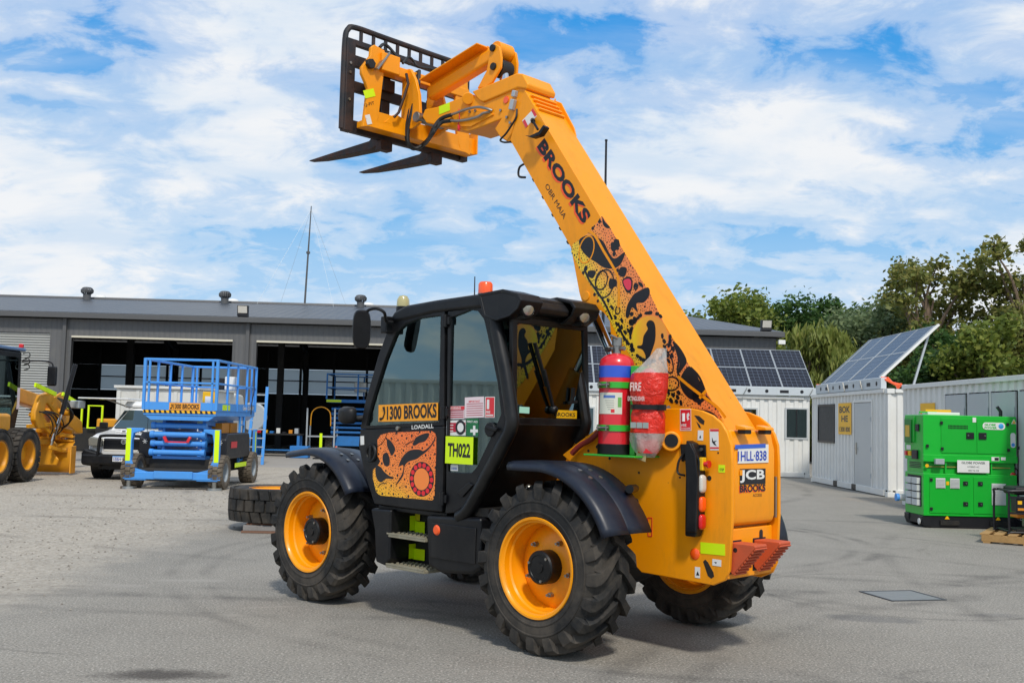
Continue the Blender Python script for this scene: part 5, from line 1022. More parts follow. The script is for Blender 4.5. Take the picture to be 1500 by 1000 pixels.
for (a, b, r) in [(0.0664,3.0076,0.0450),(0.0907,2.7103,0.0420),(-0.1041,2.3961,0.0280),(0.0781,2.9416,0.0180),(0.3663,2.8541,0.0200),(0.3930,2.8210,0.0140),(0.0428,2.8095,0.0150),(0.2705,2.6366,0.0140),(0.2357,2.5822,0.0120),(-0.1029,2.4600,0.0180),(-0.1408,2.6729,0.0160),(0.2322,3.2169,0.0160),(0.3010,3.1703,0.0140),(-0.7284,1.7868,0.0180)]: blocks.append(blob((a, b), r, 14, .45 if r > .04 else .15, rA))
flat('art_block', blocks, .1923, 'ink', artb)['kind'] = 'stuff'
g = G()
for c, a, b, ang in [((0.3624,0.1935,3.0033),0.0750,0.1100,0.3000),((0.2030,0.1935,2.7443),0.0600,0.0750,0.3000),((0.1692,0.1935,2.7158),0.0900,0.1100,0.2000),((-0.6763,0.1935,1.9332),0.0450,0.0500,0),((-0.4482,0.1935,2.0837),0.0400,0.0850,-0.4000),((-0.4840,0.1935,1.9251),0.0650,0.0500,0),((-0.4505,0.1935,2.1890),0.0300,0.0300,0),((0.0335,0.1935,2.4959),0.0220,0.0280,0),((-0.1394,0.1935,2.6710),0.0180,0.0220,0)]:
    yel = a > .058 and c[2] > 2.8
    pts = [(c[0]+a*math.cos(t)*math.cos(ang)-b*math.sin(t)*math.sin(ang), .1925, c[2]+a*math.cos(t)*math.sin(ang)+b*math.sin(t)*math.cos(ang)) for t in [2*PI*i/24 for i in range(24)]]
    ribbon(pts, .0055, .1932, True).o('art_line', 'orange' if yel else 'ink', artb)
for pts in [[(0.3825,0.1925,2.8516),(0.3276,0.1925,2.7540),(0.2466,0.1925,2.6608),(0.1780,0.1925,2.5783),(0.1210,0.1925,2.4889),(0.0870,0.1925,2.4272)],[(0.0259,0.1925,2.3987),(-0.0123,0.1925,2.3123),(-0.0883,0.1925,2.2254)],[(-0.4943,0.1925,2.2362),(-0.5448,0.1925,2.1138),(-0.5365,0.1925,2.0177),(-0.5766,0.1925,1.9213)],[(-0.6515,0.1925,2.0397),(-0.7278,0.1925,1.9675),(-0.7813,0.1925,1.8573)]]: ribbon(spline(pts, 4), .009, .1928).o('art_line', 'ink', artb)
for pts in [[(0.3481,0.1930,3.1521),(0.2790,0.1930,3.1093),(0.1864,0.1930,2.9775),(0.0462,0.1930,2.7752),(0.0261,0.1930,2.6369),(0.0279,0.1930,2.5178)],[(-0.5375,0.1930,1.9776),(-0.6537,0.1930,1.8970),(-0.7672,0.1930,1.8260),(-0.8782,0.1930,1.7566),(-0.9512,0.1930,1.6805)],[(-0.7300,0.1930,1.8181),(-0.7852,0.1930,1.8729)]]: ribbon(spline(pts, 4), .011, .1936).o('art_line', 'orange', artb)
av = bsh+[[(cd[0]+(p[0]-cd[0])*1.2, cd[1]+(p[1]-cd[1])*1.2) for p in disc]]
bd_ = scatter(breg, av+bsh2, 760, .004, .009, rA, 1.3)
flat('art_dots', bd_, .1921, 'ink', artb)['kind'] = 'stuff'


# ================================================================== left of the yard
M['blue'] = mat('lift_blue', '4596e4', .4, var=.06, coat=.2, dirt='5f7f9a', ds=4, damt=.25)
M['blue2'] = mat('lift_blue_dull', '2a78c0', .5, var=.1, dirt='3a5870', ds=4, damt=.3)
M['yellow'] = mat('grader_yellow', 'e0980c', .42, var=.08, coat=.15, dirt='8a6a30', ds=3, damt=.35)
M['carwhite'] = mat('car_white', 'e6e6e4', .25, var=.02, coat=.6, dirt='b8ab94', ds=2, damt=.2)
M['greyrim'] = mat('grey_rim', '8f979c', .5, var=.1)
M['boxorange'] = mat('side_label_orange', 'd98a1a', .5, var=.1)
def block_tyre(parent, r=.37, w=.30, rimr=.2, n=22, tm='rubber_tan', rm='greyrim', axis='x', name='tyre', dish=.5):
    h = w/2; rc = r*.93
    ax = {'x': (1, 0, 0), 'z': (0, 0, 1)}[axis]
    prof = [(rimr, -h*.9), (rimr*1.25, -h*.98), (r*.8, -h), (rc*.97, -h*.9), (rc, -h*.6), (rc, h*.6), (rc*.97, h*.9), (r*.8, h), (rimr*1.25, h*.98), (rimr, h*.9)]
    g = G().lathe(prof, axis=ax, n=36)
    u = Vector(ax).orthogonal().normalized(); v = Vector(ax).cross(u); A = Vector(ax)
    for k in range(n):
        for (a0, a1, off, sl) in ((-.98, -.38, 0, .35), (-.32, .32, .5, 0), (.38, .98, 0, -.35)):
            t0 = 2*PI*(k+off)/n; hw = PI/n*.78; sec = []
            for s_ in (a0, a1):
                tt = t0+sl*(abs(s_)-.3)*PI/n*2.0*(1 if sl else 0)
                edge = r if abs(s_) < .9 else r*.975
                sec.append([u*(q*math.cos(tt+e))+v*(q*math.sin(tt+e))+A*(s_*h) for q, e in ((rc*.97, -hw*1.1), (edge, -hw), (edge, hw), (rc*.97, hw*1.1))])
            g.loft(sec)
    ob = g.o(name, tm, parent, smooth=30)
    rp = [(0, h*.25), (rimr*.35, h*.28), (rimr*.45, h*.15), (rimr*.85, h*.1), (rimr*.95, h*.8), (rimr*1.06, h*.93), (rimr*1.06, h*.86)]
    G().lathe(rp+[(r_, -z) for r_, z in rp[::-1]], axis=ax, n=30).o('rim', rm, parent, smooth=35)
    return ob
def wheel_at(parent, loc, rot=(0, 0, 0)):
    w = bpy.data.objects.new('wheel', None); COL.objects.link(w); w.parent = parent; w.location = loc; w.rotation_euler = rot; return w

# ---- scissor lift (local x right, y away from the camera)
sl = thing('scissor_lift', 'bright blue lowered scissor lift with guard rails parked in front of the open bay', 'scissor lift', (-7.03, 22.4, 0), 0)
for x, y in ((-.97, 0), (.86, 0), (-.97, 2.45), (.86, 2.45)):
    w = wheel_at(sl, (x, y, .365), (random.random(), 0, 0)); block_tyre(w)
for y in (0, 2.45): G().cyl((-.9, y, .365), (.8, y, .365), .07, n=12).o('axle', 'dark', sl)
G().box(-.68, .62, .1, 2.9, .30, .62).o('chassis', 'dark', sl, bev=.02)
G().box(-1.08, .98, -.34, -.18, .20, .36).o('front_beam', 'blue', sl, bev=.02)
G().box(-.42, .40, -.38, -.335, .22, .38).o('beam_cover', 'blue', sl, bev=.015)
for s in (-1, 1):
    x = -1.04 if s < 0 else .92
    prof = [(0, .18), (0, 1.27), (.34, 1.27), (.34, 1.22), (.15, 1.16), (.12, 1.0), (.12, .62), (.22, .42), (.45, .36), (.45, .18)]
    G().prism([(x+(-s)*a-(.06*s if False else 0), z) for a, z in prof], 'y', -.33, -.20).o('outrigger', 'blue', sl, bev=.012)
    decal('reflective_strip', (x-(.0 if s < 0 else .10), -.332, .58), (1, 0, 0), (0, 0, 1), .68, .10, 'lime', sl)
    G().cyl((x-s*.08, -.28, .17), (x-s*.08, -.28, .05), .05, n=12).cyl((x-s*.08, -.28, .05), (x-s*.08, -.28, .0), .16, .17, 16).o('stabiliser_pad', 'steel', sl)
    xs = (-.98, -.70) if s < 0 else (.64, .92)
    G().prism([(.25, .62), (.25, 1.05), (.4, 1.18), (2.2, 1.18), (2.3, 1.0), (2.3, .62)], 'x', *xs).o('side_pod', 'ink', sl, bev=.04)
    for a in range(3): c = ((xs[0]+xs[1])/2, .235, .98); t_ = PI*a/3; G().bar((c[0]-.05*math.cos(t_), .243, c[2]-.05*math.sin(t_)), (c[0]+.05*math.cos(t_), .243, c[2]+.05*math.sin(t_)), .012, .015, up=(0, 1, 0)).o('pod_mark', 'white', sl)
    G().box(x-.06*(s > 0)-.0, x+.06*(s < 0)+.0, 2.75, 2.95, .2, 1.25).o('rear_outrigger', 'blue', sl, bev=.01)
decal('reflective_strip', (.935, .95, .42), (0, 1, 0), (0, 0, 1), .10, 1.0, 'lime', sl)
decal('reflective_strip', (.925, 2.76, .5), (0, 1, 0), (0, 0, 1), .7, .08, 'lime', sl)
decal('side_sign', (.926, .6, .86), (0, 1, 0), (0, 0, 1), .14, .5, 'red', sl)
for k in range(2): G().box(.25+.0*k, .63, .9+.7*k, 1.5+.7*k, .65, 1.4).o('side_tray', 'boxorange', sl, bev=.01)
# folded scissor stack
for k in range(4):
    z = .70+.19*k
    for x in (-.50, .36):
        G().bar((x, .15, z+.02), (x, 2.7, z+.15), .08, .15).o('scissor_arm', 'blue', sl, bev=.008); G().bar((x+.085, .15, z+.15), (x+.085, 2.7, z+.02), .07, .12).o('scissor_arm', 'blue', sl, bev=.008)
    yy = .05 if k % 2 else -.02
    G().cyl((-.62, yy, z+.06), (.52, yy, z+.06), .058, n=14).o('cross_tube', 'blue', sl)
    for x in (-.60, .50): G().cyl((x-.04, yy, z+.06), (x+.04, yy, z+.06), .075, n=14).o('pivot_boss', 'blue', sl)
for s in (-1, 1): G().bar((-.05+s*.22, -.07, .98), (-.05+s*.22+s*.06, -.07, 1.10), .05, .06).o('safety_prop', 'red', sl, bev=.006)
G().bar((-.27, -.07, .985), (.17, -.07, .985), .03, .03).o('safety_bar', 'red', sl)
G().cyl((-.35, .1, 1.36), (.3, .1, 1.36), .04, n=12).o('cylinder', 'dark', sl)
G().box(-.6, .52, .06, 2.9, .62, .68).o('slide_tray', 'blue', sl)
# platform
PL0, PL1, PY0, PY1 = -.74, .80, -.25, 3.1
G().box(PL0, PL1, PY0, PY1, 1.55, 1.66).o('deck', 'blue', sl, bev=.01)
G().prism([(PL0+.02, 1.55), (PL0+.16, 1.45), (PL1-.16, 1.45), (PL1-.02, 1.55)], 'y', PY0+.02, PY1-.02).o('deck_underside', 'blue', sl)
for (a, b) in (((PL0, PY0), (PL1, PY0)), ((PL1, PY0), (PL1, PY1)), ((PL0, PY0), (PL0, PY1)), ((PL0, PY1), (PL1, PY1))):
    G().bar((*a, 1.745), (*b, 1.745), .02, .17).o('toe_board', 'blue', sl)
    G().bar((*a, 2.73), (*b, 2.73), .05, .05).o('top_rail', 'blue', sl, bev=.012); G().bar((*a, 2.24), (*b, 2.24), .04, .04).o('mid_rail', 'blue', sl, bev=.01)
    L_ = math.hypot(b[0]-a[0], b[1]-a[1]); n = 1 if L_ < 2 else 3
    for i in range(1, n+1):
        if n == 1: continue
        q = (a[0]+(b[0]-a[0])*i/(n+1), a[1]+(b[1]-a[1])*i/(n+1)); G().bar((*q, 1.66), (*q, 2.71), .045, .045).o('rail_post', 'blue', sl)
for x in (PL0, PL1):
    for y in (PY0, PY1):
        G().bar((x, y, 1.66), (x, y, 2.75), .07, .06).o('corner_post', 'blue', sl, bev=.008)
        G().bar((x-(.1 if x > 0 else -.1), y, 1.66), (x-(.1 if x > 0 else -.1), y, 2.72), .04, .04).o('rail_post', 'blue', sl)
M['hazyel'] = mat('hazard_yellow', 'f2b705', .45)
G().box(PL0, PL1, PY0-.016, PY0-.011, 1.60, 1.655).o('hazard_tape', 'hazyel', sl, smooth=0)
for k in range(14):
    x = PL0+.015+k*.109; G().prism([(x, 1.601), (x+.055, 1.601), (x+.03, 1.654), (x-.01 if k else x, 1.654)], 'y', PY0-.020, PY0-.0165).o('hazard_stripe', 'ink', sl, smooth=0)
sg = decal('phone_sign', (-.19, PY0-.014, 1.665), (1, 0, 0), (0, 0, 1), .155, .66, mat('sign_amber', 'e59a2a', .5), sl)
text('lettering', '1300 BROOKS', (-.10, PY0-.0185, 1.69), (1, 0, 0), (0, 0, 1), .105, .54, 'ink', sg, bold=.03)
G().tube([(-.165, PY0-.018, 1.70), (-.14, PY0-.018, 1.70), (-.125, PY0-.018, 1.74), (-.135, PY0-.018, 1.785)], [.016, .010, .010, .016], 6).o('phone_pictogram', 'ink', sg)
decal('side_strip', (PL1+.011, .2, 1.68), (0, 1, 0), (0, 0, 1), .12, .6, 'lime', sl)
text('lettering', 'Genie GS-4069', (PL1+.016, 1.9, 1.70), (0, 1, 0), (0, 0, 1), .10, 1.0, 'white', sl, bold=.02)
G().box(.28, .55, .5, .75, 1.75, 2.08).o('manual_box', 'hazyel', sl, bev=.01); decal('box_label', (.34, .497, 1.80), (1, 0, 0), (0, 0, 1), .18, .16, 'white', sl)
G().box(.50, .74, 1.4, 1.6, 2.15, 2.45).o('control_box', 'white', sl, bev=.02); G().box(.3, .49, 1.4, 1.6, 2.15, 2.42).o('control_panel', 'ink', sl, bev=.02)
G().tube(spline([(PL1+.03, 2.8, 2.7), (PL1+.06, 2.7, 2.2), (PL1+.05, 2.6, 1.9), (PL1+.06, 2.5, 1.6)], 5), .015, 6).o('cable', 'hose', sl)
for s in (-.18, .18): G().bar((.78+s*0, 2.0+s, .45), (.78, 2.0+s, 1.55), .04, .05).o('ladder_stile', 'blue', sl)
for k in range(4): G().bar((.78, 1.82, .55+.27*k), (.78, 2.18, .55+.27*k), .04, .03).o('ladder_rung', 'blue', sl)
c2 = None

# ---- utility vehicle (front towards the camera; local y away)
ut = thing('pickup_ute', 'white pickup ute with black bull bar facing the camera beside the blue lift', 'pickup', (-9.03, 24.6, 0), R(-2))
bodyprof = [(.05, .42), (.0, .62), (.05, .95), (.12, 1.02), (.5, 1.10), (1.12, 1.17), (1.25, 1.2), (4.9, 1.2), (4.95, .5), (.6, .38)]
b = G()
def slab(prof, xw, n=7, crown=.04, pow_=2):
    rows = []
    for i in range(n):
        u_ = -1+2*i/(n-1); rows.append([(xw*u_, y+.10*abs(u_)**3*(1 if y < .4 else 0), z-crown*abs(u_)**pow_) for y, z in prof])
    return rows
r_ = slab(bodyprof, .90); g = G(); n_ = len(bodyprof); g.loft([[p for p in row] for row in r_]); g.o('body', 'carwhite', ut, bev=.02, smooth=40)
cabp = [(1.15, 1.16), (1.85, 1.66), (2.1, 1.72), (3.2, 1.72), (3.3, 1.16)]
rows = []
for u_ in (-1, -.96, -.5, 0, .5, .96, 1): rows.append([(u_*(.84-.16*(z-1.16)/.56), y, z-.02*u_*u_) for y, z in cabp])
cb = G().loft(rows).o('cab', 'carwhite', ut, bev=.02, smooth=40)
def wsx(f): return (1.15+(1.85-1.15)*f, 1.16+.5*f)
y0, z0 = wsx(.06); y1, z1 = wsx(.93)
G().add([(-.76, y0-.02, z0+.012), (.76, y0-.02, z0+.012), (.655, y1-.02, z1+.012), (-.655, y1-.02, z1+.012)], [(0, 1, 2, 3)]).o('windscreen', 'carglass', cb, thick=.008, smooth=0)
G().add([(-.74, y0+.01, z0+.0), (.74, y0+.01, z0), (.64, y1+.01, z1), (-.64, y1+.01, z1)], [(0, 1, 2, 3)]).o('dark_cabin_sheet', mat('dark_cabin', '14222a', .7), cb, smooth=0)  # dark sheet behind the glass, its colour stands in for cabin shade
for s in (-1, 1): G().add([(s*.825, 1.35, 1.26), (s*.80, 1.9, 1.63), (s*.80, 3.1, 1.63), (s*.825, 3.1, 1.26)], [(0, 1, 2, 3)]).o('side_window', 'carglass', cb, thick=.03, smooth=0)
G().prism([(2.0, 1.70), (1.95, 1.76), (2.1, 1.86), (4.9, 1.88), (4.95, 1.2), (3.35, 1.2), (3.3, 1.70)], 'x', -.86, .86).o('canopy', 'carwhite', ut, bev=.04)
G().box(-.45, .15, .50, .62, 1.10, 1.14).prism([(.45, 1.10), (.5, 1.16), (.95, 1.19), (.95, 1.13)], 'x', -.32, .32).o('bonnet_scoop', 'carwhite', ut, bev=.015)
for k in range(5): G().box(-.26+.11*k, -.18+.11*k, .462, .478, 1.115, 1.145).o('scoop_slot', 'ink', ut)
G().box(-.5, .5, -.02, .05, .70, .97).o('grille', 'ink', ut, bev=.03)
for k in range(4): G().box(-.48, .48, -.035, -.02, .735+.055*k, .75+.055*k).o('grille_bar', 'blackplastic', ut)
G().lathe([(.045, -.01), (.06, -.01), (.06, .01), (.045, .01)], (0, -.05, .90), n=20, close=True).o('badge', 'chrome', ut)
G().lathe([(.02, -.01), (.03, -.01), (.03, .01), (.02, .01)], (0, -.05, .905), n=16, close=True).o('badge', 'chrome', ut)
for s in (-1, 1):
    G().prism([(s*.52, .78), (s*.52, .96), (s*.80, 1.0), (s*.86, .94), (s*.84, .78)], 'y', -.03, .09).o('headlight', 'lampglass', ut, bev=.02)
    G().prism([(s*.5, .62), (s*.5, .3), (s*.95, .34), (s*.97, .62), (s*.9, .72)], 'y', -.14, .35).o('bumper_wing', 'blackplastic', ut, bev=.05)
    G().lathe([(0, .01), (.05, .008), (.055, 0), (0, 0)], (s*.75, -.14, .52), (0, -1, 0), n=16).o('fog_lamp', 'orangelens', ut)
    G().box(s*.93, s*1.13, 1.15, 1.25, 1.17, 1.33).o('door_mirror', 'blackplastic', ut, bev=.03)
    for y in (.75, 3.9): block_tyre(wheel_at(ut, (s*.77, y, .37)), .37, .25, .21, 24, 'rubber', 'greyrim')
    G().lathe([(.40, -.12), (.45, -.12), (.45, .12), (.40, .12)], (s*.80, .75, .40), (1, 0, 0), n=20, close=True, ).o('arch_flare', 'blackplastic', ut)
G().box(-.95, .95, -.18, .1, .36, .60).o('bull_bar', 'blackplastic', ut, bev=.05)
G().tube(spline([(-.56, -.15, .58), (-.52, -.17, .95), (-.44, -.17, 1.03), (0, -.18, 1.04), (.44, -.17, 1.03), (.52, -.17, .95), (.56, -.15, .58)], 5), .038, 10).o('bull_bar_hoop', 'blackplastic', ut)
G().box(-.40, .40, -.20, -.16, .67, .72).o('light_bar', 'clearlens', ut, bev=.01)
np2 = decal('number_plate', (-.19, -.185, .44), (1, 0, 0), (0, 0, 1), .13, .38, 'white', ut)
text('plate_number', '1EBH·903', (-.17, -.1885, .455), (1, 0, 0), (0, 0, 1), .075, .34, mat('ute_plate_blue', '31479c', .5), np2, bold=.02)
decal('plate_band', (-.19, -.1885, .545), (1, 0, 0), (0, 0, 1), .022, .38, 'blue', np2, .001)
G().box(-1.9, -.62, 1.6, 3.4, 1.90, 1.935).o('awning_panel', 'carwhite', ut, bev=.015)
G().bar((-1.5, 2.4, 1.905), (-.8, 2.2, 1.7), .03, .03).o('awning_strut', 'galv', ut)
G().tube([(.45, .2, 1.05), (.44, .25, 2.2)], .006, 5).o('aerial', 'ink', ut)
G().box(-.6, .6, .0, 4.7, .25, .40).o('underbody', 'dark', ut)

# ---- motor grader (local y forward, away from the camera)
gr = thing('motor_grader', 'yellow motor grader with black cab and twin rear wheels at the left edge', 'grader', (-11.88, 23.2, 0), 0)
for x in (1.05, -1.05):
    for y in (-1.22, .05):
        w = wheel_at(gr, (x, y, .60)); block_tyre(w, .60, .40, .33, 26, 'rubber', 'yellow')
    G().box(x-.35*(1 if x > 0 else -1)-.12, x-.35*(1 if x > 0 else -1)+.12, -1.7, .3, .45, .85).o('tandem_case', 'yellow', gr, bev=.05)
G().box(-.75, .75, -2.4, .2, .75, 1.5).o('engine_cover', 'yellow', gr, bev=.08)
G().prism([(-.35, 1.05), (-.35, 1.8), (-.15, 2.95), (1.30, 2.95), (1.35, 1.7), (1.15, 1.05)], 'x', -.95, .38).o('cab_shell', 'black', gr, bev=.05)
G().prism([(-.15, 1.75), (0.0, 2.8), (1.1, 2.8), (1.15, 1.7), (.8, 1.35), (.1, 1.35)], 'x', .382, .392).o('cab_window', 'carglass', gr, smooth=0)
G().prism([(-.80, 1.8), (.22, 1.8), (.24, 2.8), (-.82, 2.8)], 'y', -.36, -.352).o('rear_window', 'carglass', gr, smooth=0)
G().box(-1.0, .43, -.25, 1.40, 2.95, 3.03).o('cab_roof', mat('cab_roof_blue', '5a7698', .4), gr, bev=.03)
G().lathe([(0, .17), (.05, .165), (.06, .14), (.06, .02), (0, .02)], (-.1, .1, 3.03), (0, 0, 1), n=16).o('beacon', 'orangelens', gr)
G().box(.08, .20, -.2, -.08, 3.03, 3.16).o('work_lamp', 'clearlens', gr, bev=.02); G().box(.30, .40, 1.25, 1.33, 3.03, 3.13).o('marker_lamp', 'redlens', gr, bev=.02)
for z in (2.9, 2.75, 2.62): G().tube(spline([(.4, 1.3, z), (.52, 1.32, z+.04), (.55, 1.32, z-.06), (.44, 1.3, z-.1)], 4), .012, 5).o('cable', 'hose', gr)
G().tube(spline([(.4, 1.25, 2.72), (.8, 1.3, 2.74), (1.08, 1.3, 2.70), (1.12, 1.3, 2.55)], 5), .02, 6).o('mirror_arm', 'ink', gr)
G().box(1.0, 1.22, 1.25, 1.35, 2.16, 2.62).o('mirror', 'blackplastic', gr, bev=.04)
G().lathe([(0, .008), (.04, .006), (.045, 0), (0, 0)], (.383, .1, 1.25), (1, 0, 0), n=14).o('side_lamp', 'orangelens', gr)
decal('side_notice', (.383, 1.15, 1.60), (0, 1, 0), (0, 0, 1), .5, .14, 'pinkpaper', gr)
# front frame
G().prism([(1.2, 1.30), (1.2, 1.95), (2.2, 2.15), (4.5, 1.85), (6.2, 1.30), (6.3, .95), (5.9, .95), (4.4, 1.5), (2.4, 1.75)], 'x', -.4, -.12).o('main_frame', 'yellow', gr, bev=.04)
G().prism([(1.5, 1.35), (1.5, 1.55), (1.75, 1.95), (2.3, 2.05), (2.5, 1.9), (2.35, 1.75), (2.05, 1.75), (1.95, 1.45), (2.2, 1.30), (2.1, 1.15), (1.7, 1.15)], 'x', .55, .68).o('lift_arm', 'yellow', gr, bev=.03)
G().prism([(2.4, .9), (2.4, 1.9), (2.9, 2.05), (3.2, 1.75), (3.25, .8)], 'x', .62, .68).o('saddle', 'yellow', gr, bev=.03)
G().prism([(2.5, .9), (2.5, 1.7), (2.9, 1.9), (3.1, 1.6), (3.1, .8)], 'x', .25, .36).o('saddle', 'yellow', gr, bev=.03)
G().cyl((.3, 2.8, 1.55), (.95, 2.8, 1.55), .09, n=14).o('saddle_pin', 'yellow', gr, bev=.01)
G().cyl((.2, 3.1, 1.2), (.9, 3.15, 1.05), .07, n=12).o('centre_shift_cylinder', 'yellow', gr)
G().box(.5, 1.12, 2.9, 3.3, 1.65, 1.85).o('tool_box', 'galv', gr, bev=.03)
G().bar((.70, 1.35, 2.18), (.78, 2.3, 1.98), .05, .10).o('grab_strip', 'lime', gr); G().bar((.82, 2.6, 2.0), (.95, 3.3, 1.75), .05, .09).o('grab_strip', 'lime', gr)
G().cyl((.95, 2.3, 1.5), (1.22, 2.3, 2.72), .055, n=12).o('lift_cylinder', 'ink', gr); G().cyl((.74, 2.3, .75), (.97, 2.3, 1.6), .035, n=10).o('lift_rod', 'chrome', gr)
for k in range(3): G().tube(spline([(.7, 2.6, 1.9), (.95+.05*k, 2.7, 1.75-.1*k), (.9, 2.9, 1.3), (.6, 3.0, 1.1)], 5), .02, 6).o('hose', 'hose', gr)
G().lathe([(.40, -.06), (.62, -.06), (.62, .06), (.40, .06)], (0, 2.6, .82), (0, 0, 1), n=32, close=True).o('turn_circle', 'yellow', gr)
for z in (.92, 1.02): G().bar((-.9, 2.9, z), (1.0, 3.0, z-.08), .12, .06).o('slide_rail', 'yellow', gr, bev=.01)
bl = [(.0+.32*math.sin(a)*-1+3.1, .42+.42*math.cos(a)) for a in [R(15+i*15) for i in range(10)]]
inn = [(.0+.29*math.sin(a)*-1+3.1, .42+.39*math.cos(a)) for a in [R(15+i*15) for i in range(10)]][::-1]
G().prism(bl+inn, 'x', -2.2, 1.02).o('mouldboard', 'yellow', gr, bev=.004)
G().box(1.0, 1.04, 2.78, 3.08, .04, .72).o('blade_end', 'yellow', gr, bev=.02)
G().cyl((-.2, 2.55, .62), (.95, 2.72, .62), .07, n=14).o('side_shift_cylinder', 'yellow', gr)
G().prism([(.35, .25), (.35, .95), (.62, .95), (.80, .75), (.72, .55), (.85, .4), (.8, .25)], 'y', 2.5, 2.56).o('blade_carrier', 'yellow', gr, bev=.03)
for k in range(5): G().cyl((.69, 2.5+.13*k, 1.0+.17*k), (.75, 2.5+.13*k, 1.0+.17*k), .055, n=12).o('pin_boss', 'yellow', gr, bev=.006)
for a_, b_ in (((.5, 1.6, 1.5), (.72, 2.5, .95)), ((.6, 2.0, 1.95), (.75, 2.9, 1.25)), ((.3, 2.4, 1.1), (.95, 3.0, .95)), ((.75, 2.2, .7), (.9, 3.0, .55)), ((.55, 1.4, 1.2), (.7, 2.4, 1.25))): G().bar(a_, b_, .07, .09).o('link_bar', 'yellow', gr, bev=.01)
for k in range(4): G().tube(spline([(.45, 1.5+.2*k, 1.6), (.8, 1.8+.2*k, 1.5), (.85, 2.1+.2*k, 1.2), (.65, 2.4+.1*k, .95)], 5), .016, 6).o('hose', 'hose', gr)
for x in (1.0, -1.0): block_tyre(wheel_at(gr, (x, 6.1, .6)), .60, .38, .33, 26, 'rubber', 'yellow')

# ---- white tipper truck behind the ute
tk = thing('tipper_truck', 'white tipper truck with ribbed tray behind the pickup and blue lift', 'truck', (-10.35, 30.6, 0), R(0))
M['truckwhite'] = mat('truck_white', 'd8d8d2', .45, var=.04, dirt='a09888', ds=2, damt=.3)
G().box(-1.2, 1.2, 0, 4.0, 1.35, 2.28).o('tray', 'truckwhite', tk, bev=.03)
for k in range(5): x = -1.15+.55*k; G().box(x, x+.10, -.06, -.002, 1.35, 2.2).o('tray_rib', 'truckwhite', tk, bev=.01)
G().box(-1.25, 1.25, -.08, 4.05, 2.28, 2.36).o('tray_rail', 'truckwhite', tk, bev=.01)
G().prism([(4.3, .75), (4.3, 2.2), (4.6, 2.3), (5.6, 2.25), (6.0, 1.6), (6.05, .75)], 'x', -1.1, 1.1).o('truck_cab', 'truckwhite', tk, bev=.08)
G().box(-.4, .4, -.1, 6.0, .65, .95).box(-.9, .9, .2, 3.8, .955, 1.34).o('chassis', 'dark', tk)
for x in (-.95, .95):
    for y in (.9, 5.1): block_tyre(wheel_at(tk, (x, y, .48)), .48, .28, .26, 22, 'rubber', 'white')
for x in (-.85, .85): G().box(x-.18, x+.18, -.14, -.085, .98, 1.12).o('tail_lamp', 'redlens', tk, bev=.01)

# ---- wheels lying flat on boards by the telehandler
M['board'] = mat('grey_board', '8a8682', .8, var=.15, dirt='5f5852', ds=5, damt=.4)
def flat_wheel(loc, label, rz):
    f = thing('spare_wheel', label, 'wheel', loc, rz, 'spare wheels lying flat'); w = wheel_at(f, (0, 0, .235)); block_tyre(w, .66, .46, .36, 26, 'rubber', 'rim', 'z'); return f
bd1 = thing('timber_board', 'grey weathered board laid flat under the spare wheels', 'board', (-2.95, 15.0, 0), R(3))
G().box(-.72, .6, -.55, .55, .002, .03).o('plank', mat('brown_board', '7a5a48', .85, var=.2), bd1, bev=.004)
G().box(-.70, .6, -.53, .53, .031, .105).o('plank', 'board', bd1, bev=.006)
G().box(-.66, .6, -.5, .5, .106, .13).o('plank', mat('brown_board2', '6b4a38', .85, var=.2), bd1, bev=.004)
flat_wheel((-3.32, 15.05, .13), 'black lugged spare wheel lying flat beside the front tyre of the telehandler', .3)
flat_wheel((-3.0, 17.2, .0), 'second spare wheel lying flat farther back, mostly hidden by another wheel', 1.1)

# ---- inside and at the mouth of the shed
s2 = thing('scissor_lift', 'dark blue scissor lift standing inside the shed bay beyond the front mudguard', 'scissor lift', (-6.2, 42.5, 0), R(3))
X0, X1 = -1.25, 1.25
for x in (X0+.15, X1-.15):
    for y in (.1, 2.2): block_tyre(wheel_at(s2, (x, y, .4)), .4, .28, .22, 18, 'rubber_tan', 'greyrim')
G().box(X0, X1, .0, 2.4, .4, .8).o('chassis', 'blue2', s2, bev=.02)
for k in range(6):
    G().cyl((X0+.2, -.02, .95+.19*k), (X1-.2, -.02, .95+.19*k), .05, n=10).o('cross_tube', 'blue2', s2)
    for x in (X0+.25, X1-.25): G().bar((x, 0, .92+.19*k), (x, 2.3, 1.02+.19*k), .08, .12).o('scissor_arm', 'blue2', s2)
G().box(X0, X1, -.2, 2.6, 2.15, 2.28).o('deck', 'blue2', s2, bev=.01)
decal('reflective_strip', (X0, -.21, 2.16), (1, 0, 0), (0, 0, 1), .1, .6, 'lime', s2); decal('reflective_strip', (X1-.6, -.21, 2.16), (1, 0, 0), (0, 0, 1), .1, .6, 'lime', s2)
for z in (2.75, 3.3):
    for y in (-.18, 2.58): G().bar((X0, y, z), (X1, y, z), .05, .05).o('guard_rail', 'blue2', s2)
    for x in (X0, X1): G().bar((x, -.18, z), (x, 2.58, z), .05, .05).o('guard_rail', 'blue2', s2)
for x in (X0, 0, X1):
    for y in (-.18, 2.58): G().bar((x, y, 2.28), (x, y, 3.32), .06, .06).o('rail_post', 'blue2', s2)
G().box(-.2, .3, .3, .5, 2.6, 3.0).o('control_box', 'steel', s2, bev=.02)
wb = thing('workbench', 'blue steel workbench cluttered with tools inside the shed', 'bench', (-9.0, 40.9, 0), R(2))
G().box(-.9, .9, -.35, .35, .82, .88).o('bench_top', 'dark', wb, bev=.01)
for x in (-.8, .8):
    for y in (-.28, .28): G().box(x-.05, x+.05, y-.05, y+.05, 0, .82).o('leg', 'blue2', wb)
